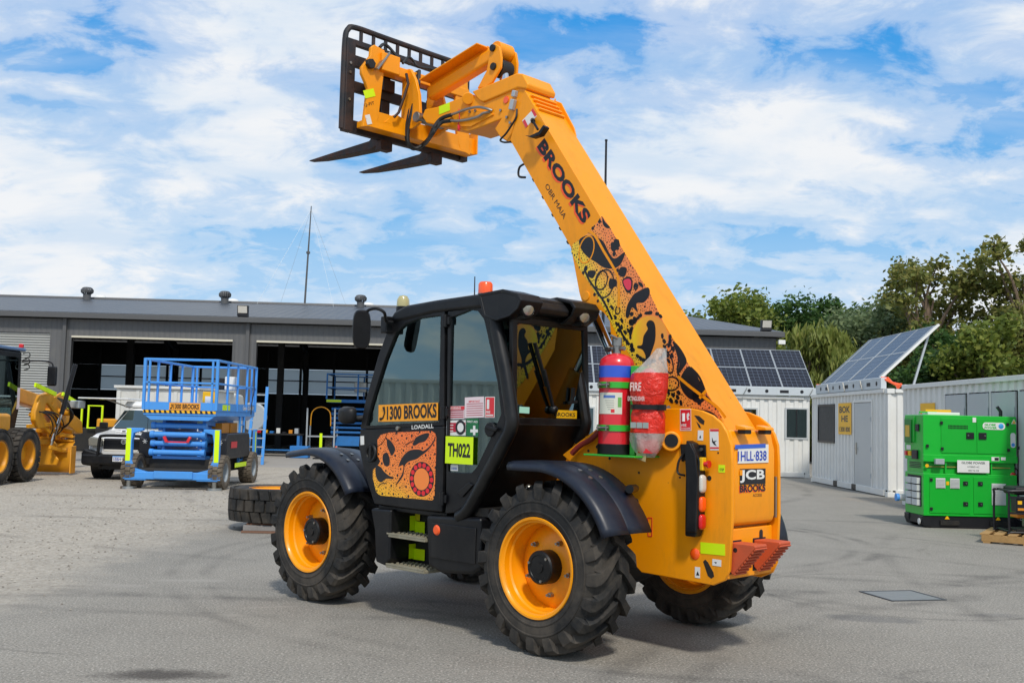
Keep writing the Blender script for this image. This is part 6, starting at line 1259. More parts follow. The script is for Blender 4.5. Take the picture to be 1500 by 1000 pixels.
G().box(-.8, .8, -.3, .3, .22, .26).o('shelf', 'blue2', wb)
rt_ = random.Random(9)
for k in range(7):
    x = -.75+.24*k; hh = rt_.uniform(.06, .22); c_ = ('red', 'hazyel', 'blue2', 'white', 'ink', 'boxorange', 'galv')[k]
    tag(G().box(x-.07, x+.07, -.2+.1*(k % 2), .05, 0, hh).o('tool_box', c_, None, bev=.01), ['red tool case on the workbench', 'yellow tool case lying on the workbench', 'small blue tool case on the workbench', 'small white case on the workbench', 'black tool case on the workbench', 'orange tool case on the workbench', 'grey metal case at the workbench end'][k], 'tool case', 'tool cases on the workbench').matrix_world = Matrix.Translation((-9.0, 40.9, .882)) @ Matrix.Rotation(R(2), 4, 'Z')
tr_ = thing('steel_trolley', 'tall steel trolley frame with bent yellow handle inside the shed', 'trolley', (-7.55, 41.8, 0), 0)
for x in (-.55, .55): G().bar((x, 0, .1), (x, 0, 1.9), .06, .06).o('upright', 'galv', tr_); G().bar((x, .7, .1), (x, .7, 1.2), .06, .06).o('upright', 'galv', tr_)
for z in (.25, .75): G().box(-.55, .55, 0, .7, z, z+.05).o('shelf', 'galv', tr_)
G().tube(spline([(-.4, -.05, 1.2), (-.35, -.05, 1.75), (0, -.05, 1.95), (.35, -.05, 1.75), (.4, -.05, 1.2)], 5), .022, 8).o('handle', 'yellow', tr_)
for x in (-.45, .45): G().cyl((x-.03, .1, .09), (x+.03, .1, .09), .09, n=14).o('castor', 'ink', tr_); G().cyl((x-.03, .6, .09), (x+.03, .6, .09), .09, n=14).o('castor', 'ink', tr_)
fn = thing('pedestal_fan', 'round grey pedestal fan standing beside the workbench', 'fan', (-9.75, 39.6, 0), 0)
G().cyl((0, 0, 0), (0, 0, .04), .3, n=20).cyl((0, 0, .04), (0, 0, 1.2), .03, n=10).o('stand', 'dark', fn)
G().lathe([(.0, -.05), (.5, -.06), (.56, 0), (.5, .06), (0, .07)], (0, 0, 1.5), (0, 1, 0), n=28).o('cage', 'galv', fn)
G().cyl((0, .07, 1.5), (0, .3, 1.5), .12, n=16).o('motor', 'dark', fn)
lp_ = thing('marker_post', 'lime yellow marker post standing in the shed mouth', 'post', (-7.0277,39.0334,0.0), 0)
G().box(-.05, .05, -.04, .04, 0, .95).o('post', 'lime', lp_, bev=.01); G().box(-.25, .25, -.2, .2, 0, .05).o('foot', 'ink', lp_, bev=.01)
tb = tag(G().box(-.35, .35, -.25, .25, 0, .45).o('storage_tub', 'blue2', None, bev=.03), 'blue plastic tub on the floor beside the workbench', 'tub'); tb.location = (-7.9, 39.6, 0)
cn = thing('traffic_cone', 'orange traffic cone standing beyond the front mudguard', 'cone', (-6.35, 38.4, 0)); G().cyl((0, 0, .04), (0, 0, .5), .15, .03, 18).o('cone', 'orangelens', cn); G().box(-.2, .2, -.2, .2, 0, .04).o('base', 'ink', cn)
ld = thing('step_ladder', 'blue and orange step ladder leaning behind the scissor lift', 'ladder', (-8.15, 33.6, 0), 0)
for x in (-.25, .25): G().bar((x, 0, 0), (x*.8, .5, 2.5), .05, .09).o('stile', 'blue', ld)
for k in range(8): G().bar((-.24, .05+.06*k, .28+.28*k), (.24, .05+.06*k, .28+.28*k), .07, .04).o('rung', 'galv', ld)
fk = thing('yellow_forklift', 'yellow forklift with lime guard hoops behind the grader blade', 'forklift', (-13.4, 33.5, 0), 0)
G().prism([(-.1, .4), (-.1, 1.35), (1.6, 1.35), (1.9, 1.2), (1.9, .35)], 'x', .2, 1.4).o('body', 'yellow', fk, bev=.05)
G().box(.25, 1.35, -.3, -.12, .35, 1.1).o('counterweight', 'dark', fk, bev=.05)
for x in (-.45, .2):
    G().tube([(x-.22, -.2, 1.05), (x+.22, -.2, 1.05), (x+.22, -.2, 1.75), (x-.22, -.2, 1.75)], .04, 6, closed=True).o('guard_hoop', 'lime', fk)
for x in (.3, 1.3):
    for y in (.2, 1.5): block_tyre(wheel_at(fk, (x, y, .38)), .38, .26, .2, 16, 'rubber', 'yellow')
G().box(-.5, .2, -.1, .3, .3, 1.05).o('battery_case', 'dark', fk, bev=.04)


# ================================================================== right of the yard: site containers
M['cont'] = mat('container_white', 'e2e1db', .5, var=.03, vs=1.2, dirt='b7ab95', ds=1.6, damt=.22)
M['contgrey'] = mat('container_door_grey', 'b9bcbb', .45, var=.03)
M['winglass'] = glass('window_dark_glass', '2a3138', 1.8)
M['winback'] = mat('window_dark_room', '15181b', .8)
def corrwall(name, parent, p0, p1, z0, z1, nrm, m='cont', pitch=.275, dep=.036, holes=()):
    # trapezoid-ribbed steel sheet from p0 to p1 (plan), holes = list of (a0, a1, za, zb) along the run
    p0, p1, nrm = Vector((*p0, 0)), Vector((*p1, 0)), Vector((*nrm, 0)); d = p1-p0; L = d.length; d.normalize()
    prof = []; s = 0
    while s < L-1e-4:
        for a, o in ((0, 0), (.26, 0), (.36, -dep), (.74, -dep), (.84, 0)):
            if s+a*pitch < L: prof.append((s+a*pitch, o))
        s += pitch
    prof.append((L, 0))
    g = G(); zs = sorted({z0, z1, *[h for q in holes for h in q[2:]]})
    for q in holes:
        for a in q[:2]:
            o = 0
            for (a0, o0), (a1, o1) in zip(prof[:-1], prof[1:]):
                if a0 <= a <= a1: o = o0+(o1-o0)*(a-a0)/max(1e-6, a1-a0)
            prof.append((a, o))
    prof = sorted(set(prof))
    for (a0, o0), (a1, o1) in zip(prof[:-1], prof[1:]):
        for za, zb in zip(zs[:-1], zs[1:]):
            c = ((a0+a1)/2, (za+zb)/2)
            if any(q[0] < c[0] < q[1] and q[2] < c[1] < q[3] for q in holes): continue
            A, B = p0+d*a0+nrm*o0, p0+d*a1+nrm*o1
            g.add([(A.x, A.y, za), (B.x, B.y, za), (B.x, B.y, zb), (A.x, A.y, zb)], [(0, 1, 2, 3)])
    return g.o(name, m, parent, smooth=20)
def container(name, label, x0, x1, y0, y1, holes_left=(), holes_near=(), H=2.59):
    c = thing(name, label, 'container', ((x0+x1)/2, (y0+y1)/2, 0), 0)
    a, b = (x1-x0)/2, (y1-y0)/2
    corrwall('near_wall', c, (-a, -b), (a, -b), .16, H-.10, (0, -1), holes=holes_near)
    corrwall('left_wall', c, (-a, b), (-a, -b), .16, H-.10, (-1, 0), holes=holes_left)
    corrwall('right_wall', c, (a, -b), (a, b), .16, H-.10, (1, 0)); corrwall('far_wall', c, (a, b), (-a, b), .16, H-.10, (0, 1))
    G().box(-a, a, -b, b, H-.045, H-.02).o('roof_sheet', 'cont', c); G().box(-a+.04, a-.04, -b+.04, b-.04, .12, .16).o('floor', 'dark', c)
    for sx in (-1, 1):
        for sy in (-1, 1):
            G().box(sx*a-(.12 if sx > 0 else -.02), sx*a+(.02 if sx > 0 else .12), sy*b-(.12 if sy > 0 else -.02)*1, sy*b+(.02 if sy > 0 else .12), .12, H-.12).o('corner_post', 'cont', c, bev=.01)
            for z in (0, H-.118): G().box(sx*a-(.16 if sx > 0 else .025), sx*a+(.025 if sx > 0 else .16), sy*b-(.17 if sy > 0 else .025), sy*b+(.025 if sy > 0 else .17), z, z+.118).o('corner_casting', 'cont', c, bev=.01)
    for sx in (-1, 1):
        G().box(sx*a-.05, sx*a+.012, -b+.17, b-.17, H-.10, H-.01).o('top_rail', 'cont', c, bev=.008); 
        yy = [-b+.17, -.95, -.60, .60, .95, b-.17]
        for p, q in ((0, 1), (2, 3), (4, 5)): G().box(sx*a-.05, sx*a+.012, yy[p], yy[q], .02, .17).o('bottom_rail', 'cont', c, bev=.008)
        for p, q in ((1, 2), (3, 4)): G().box(sx*a-.05, sx*a+.008, yy[p], yy[q], .03, .165).o('fork_pocket', 'ink', c)
    for sy in (-1, 1): G().box(-a+.17, a-.17, sy*b-.05, sy*b+.012, H-.10, H-.01).o('top_rail', 'cont', c, bev=.008); G().box(-a+.17, a-.17, sy*b-.05, sy*b+.012, .02, .17).o('bottom_rail', 'cont', c, bev=.008)
    return c, a, b
def window_near(c, x0, x1, z0, z1, b):
    w = G().ring([(x0, z0), (x1, z0), (x1, z1), (x0, z1)], [(x0+.05, z0+.05), (x1-.05, z0+.05), (x1-.05, z1-.05), (x0+.05, z1-.05)], 'y', -b-.02, -b+.06).o('window', 'contgrey', c, bev=.005)
    G().box(x0+.05, x1-.05, -b+.005, -b+.011, z0+.05, z1-.05).o('pane', 'winglass', w, smooth=0); G().box((x0+x1)/2-.02, (x0+x1)/2+.02, -b-.005, -b+.003, z0+.05, z1-.05).o('mullion', 'ink', w)
    G().box(x0, x1, -b+.5, -b+.52, z0, z1).o('dark_room_sheet', 'winback', w, smooth=0)  # dark sheet behind the pane, coloured as the unlit room
# container A, square to the camera
A0, A1, AY = 0.6, 9.55, 33.4
ca, aa, ab = container('site_office_container', 'white corrugated site container with dark windows behind the orange machine', A0, A1, AY, AY+2.44,
    holes_near=((8.7763-A0, 9.5182-A0, 1.2226, 2.2224), (7.3362-A0, 7.9035-A0, 1.2541, 2.1886), (1.2, 2.1, 1.15, 2.1)))
cxA = (A0+A1)/2
window_near(ca, 8.7763-cxA, 9.5182-cxA, 1.2226, 2.2224, ab)
window_near(ca, 7.3362-cxA, 7.9035-cxA, 1.2541, 2.1886, ab)
window_near(ca, 1.2-aa, 2.1-aa, 1.15, 2.1, ab)
# container B, its long side along the view
BX, BY0, BY1 = 9.05, 25.05, 31.35
def Bz(v): return v
wy0, wy1 = 29.1494, 30.6985; wz0, wz1 = 1.1885, 2.2807
dy0, dy1 = 26.1306, 27.4752; dz0, dz1 = .17, 2.3047
cb_, ba_, bb_ = container('site_hut_container', 'white corrugated container hut with yellow sign, grey door and raised solar panels', BX, BX+2.44, BY0, BY1,
    holes_left=((BY1-wy1, BY1-wy0, wz0, wz1), (BY1-dy1, BY1-dy0, .16, dz1)))
cyB = (BY0+BY1)/2
w = G().ring([(wy0-cyB, wz0), (wy1-cyB, wz0), (wy1-cyB, wz1), (wy0-cyB, wz1)], [(wy0-cyB+.06, wz0+.06), (wy1-cyB-.06, wz0+.06), (wy1-cyB-.06, wz1-.06), (wy0-cyB+.06, wz1-.06)], 'x', -ba_-.03, -ba_+.06).o('window', 'ink', cb_, bev=.005)
G().box(-ba_-.012, -ba_-.004, wy0-cyB+.06, wy1-cyB-.06, wz0+.06, wz1-.06).o('security_screen', mat('dark_mesh_screen', '2c3034', .6, var=.05), w, smooth=0)
dr = G().box(-ba_-.015, -ba_+.03, dy0-cyB+.03, dy1-cyB-.03, dz0, dz1-.03).o('door', 'contgrey', cb_, bev=.006)
G().ring([(dy0-cyB-.05, dz0), (dy1-cyB+.05, dz0), (dy1-cyB+.05, dz1+.05), (dy0-cyB-.05, dz1+.05)], [(dy0-cyB+.02, dz0+.01), (dy1-cyB-.02, dz0+.01), (dy1-cyB-.02, dz1-.02), (dy0-cyB+.02, dz1-.02)], 'x', -ba_-.03, -ba_+.02).o('door_frame', 'cont', cb_, bev=.005)
G().box(-ba_-.03, -ba_-.016, dy1-cyB-.22, dy1-cyB-.14, .95, 1.25).o('door_handle', 'steel', dr); G().bar((-ba_-.05, dy1-cyB-.18, 1.1), (-ba_-.05, dy1-cyB-.34, 1.1), .02, .02).o('door_lever', 'steel', dr)
for z in (.45, 1.1, 1.85): G().cyl((-ba_-.035, dy0-cyB+.02, z-.06), (-ba_-.035, dy0-cyB+.02, z+.06), .018, n=8).o('hinge', 'galv', dr)
ys = decal('hire_sign', (-ba_-.016, 28.7865-cyB, 1.4471), (0, -1, 0), (0, 0, 1), 0.8448, 1.0930, 'hazyel', cb_)
sy_, sz_, sw_, sh_ = 28.7865-cyB, 1.4471, 1.0930, 0.8448
for s_, fz, fh, fw in (('BOK', .68, .22, .82), ('HE', .40, .20, .5), ('1300 800', .08, .16, .8)): text('lettering', s_, (-ba_-.0195, sy_-sw_*(.5-fw/2), sz_+sh_*fz), (0, -1, 0), (0, 0, 1), sh_*fh, sw_*fw, 'ink', ys, bold=.03)
# container C at the right edge
CX0, CY0, CY1 = 8.55, 10.6, 22.75
cc_, xa_, xb_ = container('store_container', 'long white container with flush grey doors behind the green generator', CX0, CX0+2.44, CY0, CY1,
    holes_left=tuple((CY1-20.55+.98*k, CY1-20.55+.98*k+.92, .17, 2.33) for k in range(8)))
cyC = (CY0+CY1)/2
for k in range(8):
    y1 = 20.55-.98*k-cyC; y0 = y1-.92
    d = G().box(-xa_-.006, -xa_+.03, y0+.02, y1-.02, .19, 2.31).o('door', 'contgrey', cc_, bev=.006)
    G().box(-xa_-.02, -xa_-.007, y0+.03, y0+.055, 1.05, 1.25).o('door_handle', 'ink', d); G().box(-xa_-.018, -xa_-.007, y0+.022, y0+.04, 1.85, 2.05).o('hinge', 'galv', d); G().box(-xa_-.018, -xa_-.007, y0+.022, y0+.04, .5, .7).o('hinge', 'galv', d)
decal('door_sign', (-1.2320,5.0912,1.9500), (0, -1, 0), (0, 0, 1), .22, .75, 'hazyel', cc_)

# ---- solar arrays
t = NT('solar_cells'); v = t.xyz('UV')
def lines(src, n, w): f = t.math('FRACT', t.math('MULTIPLY', src, n)); return t.math('LESS_THAN', t.math('ABSOLUTE', t.math('SUBTRACT', f, .5)), .5-w)
cellm = t.math('MULTIPLY', lines(v[0], 6, .025), lines(v[1], 6, .025))
bus = t.math('MULTIPLY', lines(v[0], 30, .06), 1.0)
c_ = t.mix(cellm, lin('5f6b7e'), t.mix(bus, lin('1c2434'), lin('0c1322')))
t.set(Base_Color=c_, Roughness=.22, Specular_IOR_Level=.32); M['cells'] = t.m
def solar(thing_, P00, eu, ev, nu, nv, pu, pv):
    # P00 lower corner, eu across, ev up the slope
    eu, ev = Vector(eu).normalized(), Vector(ev).normalized(); nn = eu.cross(ev).normalized()
    base_f = base_c = None
    for i in range(nu):
        for j in range(nv):
            o = Vector(P00)+eu*i*pu+ev*j*pv
            if base_f is None:
                def P(a, b, h): return tuple(eu*a+ev*b+nn*h)
                me = G(); W, H_ = pu-.012, pv-.012; f = .016
                for (a0, a1, b0, b1) in ((0, W, 0, f), (0, W, H_-f, H_), (0, f, f, H_-f), (W-f, W, f, H_-f)):
                    me.add([P(a, b, h) for a in (a0, a1) for b in (b0, b1) for h in (-.035, .004)], [(0,1,3,2),(4,6,7,5),(0,4,5,1),(2,3,7,6),(0,2,6,4),(1,5,7,3)])
                fr = me.o('panel_frame', 'galv', thing_, smooth=0); base_f = fr
                m2 = bpy.data.meshes.new('cell_sheet'); m2.from_pydata([P(f, f, 0), P(W-f, f, 0), P(W-f, H_-f, 0), P(f, H_-f, 0), P(f, f, -.02), P(W-f, f, -.02), P(W-f, H_-f, -.02), P(f, H_-f, -.02)], [], [(0, 1, 2, 3), (7, 6, 5, 4)])
                uv = m2.uv_layers.new(name='UVMap')
                for li, (a, b) in enumerate(((0, 0), (1, 0), (1, 1), (0, 1), (0, 1), (1, 1), (1, 0), (0, 0))): uv.data[li].uv = (a, b)
                m2.materials.append(M['cells']); base_c = bpy.data.objects.new('cell_sheet', m2); COL.objects.link(base_c); base_c.parent = fr; fr.location = o
            else:
                fr = base_f.copy(); COL.objects.link(fr); fr.location = o; cs = base_c.copy(); COL.objects.link(cs); cs.parent = fr
    return eu, ev, nn
M['galvbeam'] = mat('galvanised_beam', 'c6ccce', .5, metal=.2, var=.08, vs=5)
sa = thing('solar_array', 'dark solar panel array tilted above the container behind the orange machine', 'solar panels', (A1+.15, AY, 2.60), 0, 'solar arrays on the containers')
solar(sa, (-8*1.005, -.05, .26), (1, 0, 0), (0, 1.72, 1.32), 8, 2, 1.005, 1.085)
G().box(-8.1, .05, -.12, .02, .0, .26).o('base_beam', 'galvbeam', sa, bev=.01)
for k in range(14):
    x = -7.7+.56*k
    (G().cyl((x, -.126, .13), (x, -.118, .13), .055, n=14) if k % 3 else G().box(x-.14, x+.14, -.126, -.118, .08, .17)).o('beam_hole_shade', 'ink', sa)  # flat dark shapes: hole shade painted on a solid beam
for k in range(5): x = -7.6+1.85*k; G().bar((x, .1, .28), (x, 1.7, 1.52), .06, .06).o('support_rail', 'galv', sa); G().bar((x, 2.2, .0), (x, 1.6, 1.44), .05, .05).o('rear_strut', 'galv', sa)
for k in range(4): x = -6.5+2.1*k; G().bar((x, -.16, .0), (x+.12, -.16, .22), .02, .02).o('lock_handle', 'steel', sa)
sb_ = thing('solar_array', 'pale sky-reflecting solar array tilted steeply above the hut with the yellow sign', 'solar panels', (9.14, 25.85, 2.60), 0, 'solar arrays on the containers')
solar(sb_, (0, 4.95, .28), (0, -1, 0), (1.45, 0, 1.36), 4, 2, 1.24, .99)
G().box(-.10, .04, -.35, 5.1, .0, .27).o('base_beam', 'galvbeam', sb_, bev=.01)
for k in range(9):
    y = -.05+.58*k
    (G().cyl((-.106, y, .13), (-.098, y, .13), .055, n=14) if k % 3 != 1 else G().box(-.106, -.098, y-.13, y+.13, .08, .17)).o('beam_hole_shade', 'ink', sb_)  # dark shapes on the solid beam, painted as shade in its holes
for y in (.15, 2.4, 4.7): G().bar((.05, y, .30), (1.45, y, 1.61), .06, .06, up=(0, 1, 0)).o('support_rail', 'galv', sb_); G().bar((.85, y, .0), (1.28, y, 1.42), .05, .05, up=(0, 1, 0)).o('rear_strut', 'galv', sb_)
G().bar((.0, -.02, .265), (1.46, -.02, 1.635), .05, .09, up=(0, 1, 0)).o('edge_beam', 'white', sb_)
for k in range(3): y = .9+1.4*k; G().bar((-.14, y, .0), (-.14, y+.16, .24), .02, .02, up=(1, 0, 0)).o('lock_handle', 'steel', sb_)
for k, (y, lb) in enumerate(((-.25, 'orange lashing strap bunched at the near corner of the tilted solar array'), (5.15, 'orange lashing strap hanging at the far end of the tilted solar array'))):
    g = G()
    for q in range(4): g.tube(spline([(-.05+.05*q, y, .28), (.05+.06*q, y-.12, .20-.03*q), (.25+.05*q, y-.1, .12), (.35, y, .02)], 5), .025, 6)
    o_ = tag(g.o('lashing_strap', 'orangelens'), lb, 'strap', 'lashing straps'); o_.location = (9.14, 25.85, 2.60)

# ---- green generator: two stacked canopies on a black skid
M['green'] = mat('generator_green', '12b530', .35, var=.04, coat=.3)
M['green2'] = mat('generator_green_panel', '0fae2d', .38, var=.04, coat=.3)
gs = thing('diesel_generator', 'bright green two-tier generator set on a black skid near the grey doors', 'generator', (6.93, 17.55, 0), R(1))
GW, GD = 1.58, .78
def front(name, x0, x1, z0, z1, m, y=-.012, th_=.014, par=None, bev=.004): return G().box(x0, x1, y, y+th_, z0, z1).o(name, m, par or gs, bev=bev)
G().prism([(-.02, .12), (.02, .02), (.2, .0), (GW-.2, 0), (GW-.02, .02), (GW+.02, .12), (GW+.02, .20), (-.02, .20)], 'y', .02, .22).o('skid_rail', 'ink', gs, bev=.015)
G().prism([(-.02, .12), (.02, .02), (.2, .0), (GW-.2, 0), (GW-.02, .02), (GW+.02, .12), (GW+.02, .20), (-.02, .20)], 'y', GD-.2, GD).o('skid_rail', 'ink', gs, bev=.015)
G().box(.0, GW, .22, GD-.2, .06, .20).o('skid_pan', 'ink', gs)
for x in (.28, 1.12): G().box(x, x+.32, -.01, .018, .05, .13).o('fork_pocket', 'dark', gs, bev=.004)
for x in (.36, 1.22): G().prism([(x, .15), (x+.08, .15), (x+.04, .215)], 'y', .008, .018).o('warning_triangle', 'hazyel', gs)
G().box(0, GW, 0, GD, .20, .905).o('lower_canopy', 'green', gs, bev=.012)
G().box(.02, GW-.02, .05, GD-.05, .906, 1.12).o('coupling_frame', 'green2', gs)
G().box(0, GW, 0, GD, 1.121, 1.88).o('upper_canopy', 'green', gs, bev=.012)
G().box(-.005, GW+.005, -.02, .06, 1.10, 1.215).o('drip_rail', 'green', gs, bev=.006)
for x in (.38, 1.15): G().box(x-.012, x+.012, .0, .05, .91, 1.10).o('stiffener', 'green', gs)
G().bar((.08, .03, 1.015), (GW-.1, .03, 1.02), .012, .016).o('tie_rod', mat('brass_rod', '8f8a3e', .5), gs)
front('lower_door', .10, .78, .25, .86, 'green2'); front('lower_door', .84, GW-.05, .25, .86, 'green2')
front('upper_door', .30, .90, 1.25, 1.83, 'green2'); front('upper_door', .905, 1.42, 1.25, 1.83, 'green2')
for x, z in ((.12, .80), (.12, .32), (.30, 1.75), (.31, 1.32), (1.42, 1.75), (1.43, 1.32), (.06, 1.36), (1.60, 1.36)): front('hinge', x-.02, x+.025, z-.025, z+.025, 'ink', -.03, .016)
for x, z in ((.70, .75), (.70, .41), (.95, .75), (.95, .41)): front('latch', x-.04, x+.04, z-.035, z+.035, 'ink', -.026, .012); G().cyl((x+.01, -.026, z), (x+.01, -.034, z), .012, n=8).o('latch_key', 'steel', gs)
for x in (.72, .93): front('door_handle', x, x+.13, 1.49, 1.60, 'ink', -.028, .014); G().cyl((x+(.03 if x < .8 else .10), -.028, 1.55), (x+(.03 if x < .8 else .10), -.035, 1.55), .014, n=8).o('handle_lock', 'steel', gs)
for r_ in range(2):
    for k in range(14): front('vent_slot', .42+.024*k, .435+.024*k, 1.655+.035*r_, 1.68+.035*r_, 'ink', -.0165, .003, bev=0)
M['grille'] = mat('grille_white', 'c9ccc8', .5)
def louvre(x0, x1, z0, z1, n):
    l_ = front('louvre', x0, x1, z0, z1, 'grille', -.024, .010)
    for k in range(n): z = z0+.012+(z1-z0-.02)*k/n; G().box(x0+.012, x1-.012, -.031, -.0245, z, z+(z1-z0)/n*.45).o('louvre_blade', 'grille', l_)
louvre(.20, .36, .66, .83, 7); louvre(.44, .60, .66, .83, 7); louvre(1.14, 1.38, .40, .76, 13)
front('yellow_mark', .375, .425, .715, .775, 'hazyel', -.018, .004)
pl = front('name_plate', .56, 1.10, .93, 1.135, 'white', -.032, .008)
M['greyink'] = mat('grey_print', '4a5a50', .5)
text('lettering', 'GLOBE POWER', (.63, -.0335, 1.075), (1, 0, 0), (0, 0, 1), .038, .40, 'greyink', pl, bold=.02)
text('lettering', 'HYBRID AC', (.73, -.0335, 1.015), (1, 0, 0), (0, 0, 1), .026, .20, 'greyink', pl, bold=.01)
text('lettering', '1800 736 228', (.74, -.0335, .955), (1, 0, 0), (0, 0, 1), .024, .18, 'greyink', pl, bold=.01)
lg = G().prism(rrect(1.0, 1.38, 1.655, 1.775, .055), 'y', -.018, -.0125).o('logo_plate', 'white', gs)
text('lettering', 'GLOBE', (1.03, -.0195, 1.718), (1, 0, 0), (0, 0, 1), .036, .19, 'green', lg, bold=.04); text('lettering', 'POWER', (1.03, -.0195, 1.668), (1, 0, 0), (0, 0, 1), .036, .21, 'green', lg, bold=.04)
G().lathe([(0, .01), (.025, .008), (.045, 0), (0, 0)], (1.31, -.018, 1.715), (0, -1, 0), n=20).o('globe_mark', mat('globe_blue', '3fa0dc', .4), lg)
lg = G().prism(rrect(1.475, 1.56, 1.36, 1.61, .04), 'y', -.006, -.001).o('logo_plate', 'white', gs); G().cyl((1.518, -.006, 1.41), (1.518, -.010, 1.41), .03, n=16).o('globe_mark', M['globe_blue'] if 'globe_blue' in M else 'blue', lg)
G().prism([(1.49, 1.76), (1.58, 1.76), (1.535, 1.84)], 'y', -.006, -.001).o('warning_triangle', 'white', gs); G().prism([(1.505, 1.768), (1.565, 1.768), (1.535, 1.822)], 'y', -.009, -.0062).o('warning_face', 'hazyel', gs)
front('label', 1.14, 1.27, 1.135, 1.20, 'white', -.026, .004); front('label', 1.30, 1.38, 1.15, 1.20, 'white', -.026, .004); front('label', 1.19, 1.26, 1.145, 1.19, 'ink', -.030, .003); front('label', .83, .89, 1.77, 1.85, 'white', -.018, .004)
front('step_bracket', .17, .32, 1.06, 1.15, 'galv', -.09, .07)
G().lathe([(0, .004), (.03, .003), (.03, 0), (0, 0)], (.06, -.004, 1.03), (0, -1, 0), n=14).o('round_mark', 'hazyel', gs)
# left end of the generator
def lend(name, y0, y1, z0, z1, m, t_=.012, off=0): return G().box(-t_-off, -off, y0, y1, z0, z1).o(name, m, gs, bev=.003)
lend('control_panel', .33, .74, 1.42, 1.84, 'green2', .02); lend('control_cover', .42, .70, 1.40, 1.80, mat('panel_dark_green', '1c7a2e', .4), .02, .021); lend('notice', .47, .65, 1.50, 1.70, mat('yellow_notice', 'd8b23a', .5), .004, .042)
lend('switch', .15, .28, 1.6, 1.72, 'ink', .02, .002); lend('label', .52, .70, 1.28, 1.36, 'white', .004, .001); lend('emergency_stop', .60, .68, 1.18, 1.26, 'red', .05, .001); lend('stop_plate', .46, .58, 1.18, 1.26, 'hazyel', .03, .001); lend('breaker', .2, .42, 1.13, 1.28, 'ink', .03, .001)
for k in range(4): lend('vent_slot', .15, .62, .98+.028*k, .995+.028*k, 'ink', .006, -.017)
lend('socket_recess', .08, .66, .34, .86, 'dark', .004, .0)
for i in range(2):
    for j in range(4): lend('power_socket', .12+.26*i, .34+.26*i, .36+.12*j, .46+.12*j, 'grille', .06, .004)
G().cyl((-.01, .71, .45), (-.14, .71, .45), .06, n=16).o('socket_body', 'grille', gs); G().cyl((-.14, .71, .45), (-.19, .71, .45), .065, n=16).o('socket_cap', 'blue', gs)
G().cyl((-.02, .12, .10), (-.035, .12, .10), .05, n=16).o('drain_bung', 'white', gs)
tp = tag(G().box(0, .55, 0, .25, 0, .05).o('strip_light', 'white', bev=.01), 'white strip lamp lying on top of the green generator', 'lamp'); tp.location = (7.15, 17.9, 1.882)
sk = tag(G().box(0, .45, 0, .05, 0, .10).o('yellow_sign_board', 'hazyel', bev=.005), 'yellow board standing on the green generator top', 'sign board'); sk.location = (7.25, 18.25, 1.882)
G().cyl((1.46, .3, 1.88), (1.46, .3, 1.98), .03, n=12).bar((1.46, .3, 1.97), (1.40, .3, 2.05), .05, .04).o('exhaust_flap', 'ink', gs)
G().tube([(.1, .4, 1.89), (.1, .4, 1.93), (.4, .4, 1.93), (.4, .4, 1.89)], .012, 6).o('lifting_handle', M['panel_dark_green'] if 'panel_dark_green' in M else 'green', gs)

# ---- pallet with a small open-frame generator
M['pine'] = mat('pallet_pine', 'b08a55', .8, var=.18, vs=6, dirt='7d6038', ds=7, damt=.4)
pa = thing('timber_pallet', 'pale timber pallet under the small black generator at the right edge', 'pallet', (7.75, 15.6, 0), R(58))
for k in range(7): y = -.56+.187*k; G().box(-.58, .58, y-.06, y+.06, .118, .14).o('deck_board', 'pine', pa, bev=.003)
for x in (-.53, 0, .53): G().box(x-.05, x+.05, -.6, .6, .024, .117).o('bearer', 'pine', pa, bev=.004)
for y in (-.53, 0, .53): G().box(-.58, .58, y-.05, y+.05, .0, .023).o('base_board', 'pine', pa, bev=.003)
pg_ = thing('portable_generator', 'small black open-frame petrol generator with blue socket on the pallet', 'generator', (7.36, 15.45, .14), R(-4))
L_, D_, H_ = .86, .56, .62
for y in (0, D_):
    G().tube(spline([(0, y, .04), (0, y, H_-.08), (.06, y, H_), (L_-.06, y, H_), (L_, y, H_-.08), (L_, y, .04), (L_-.06, y, .02), (.06, y, .02)], 4, True), .018, 8, closed=True).o('tube_frame', 'ink', pg_)
for x, z in ((.06, .02), (L_-.06, .02), (.05, H_), (L_-.05, H_)): G().cyl((x, 0, z), (x, D_, z), .016, n=8).o('cross_bar', 'ink', pg_)
G().bar((0, -.005, .30), (L_, -.005, .30), .03, .03).o('frame_bar', 'ink', pg_); G().bar((0, -.005, .53), (L_, -.005, .53), .03, .03).o('frame_bar', 'ink', pg_)
G().box(.10, L_-.02, .06, D_-.04, .56, .68).o('fuel_tank', 'blackplastic', pg_, bev=.04); G().cyl((.5, .28, .68), (.5, .28, .705), .05, n=16).o('fuel_cap', 'hazyel', pg_)
G().box(.10, .82, .0, .2, .315, .515).o('control_panel', 'ink', pg_, bev=.01)
for x, w_, z, h_, m_ in ((.12, .06, .43, .05, 'hazyel'), (.12, .09, .34, .035, 'boxorange'), (.24, .03, .36, .12, 'white'), (.42, .10, .45, .04, 'white'), (.44, .05, .34, .03, 'white')): G().box(x, x+w_, -.006, .0, z, z+h_).o('panel_label', m_, pg_)
G().cyl((.61, 0, .41), (.61, -.05, .41), .055, n=18).o('power_socket', 'blue', pg_); G().cyl((.33, 0, .41), (.33, -.015, .41), .045, n=16).o('dial', 'blackplastic', pg_)
G().box(.35, .75, .1, .45, .06, .28).o('engine', 'steel', pg_, bev=.03); G().cyl((.42, .08, .16), (.42, .02, .16), .10, n=20).o('recoil_cover', 'blackplastic', pg_, bev=.01); G().box(.15, .36, .1, .42, .22, .29).o('air_filter', 'boxorange', pg_, bev=.02); G().cyl((.7, .08, .12), (.7, .03, .12), .025, n=10).o('oil_cap', 'orangelens', pg_)
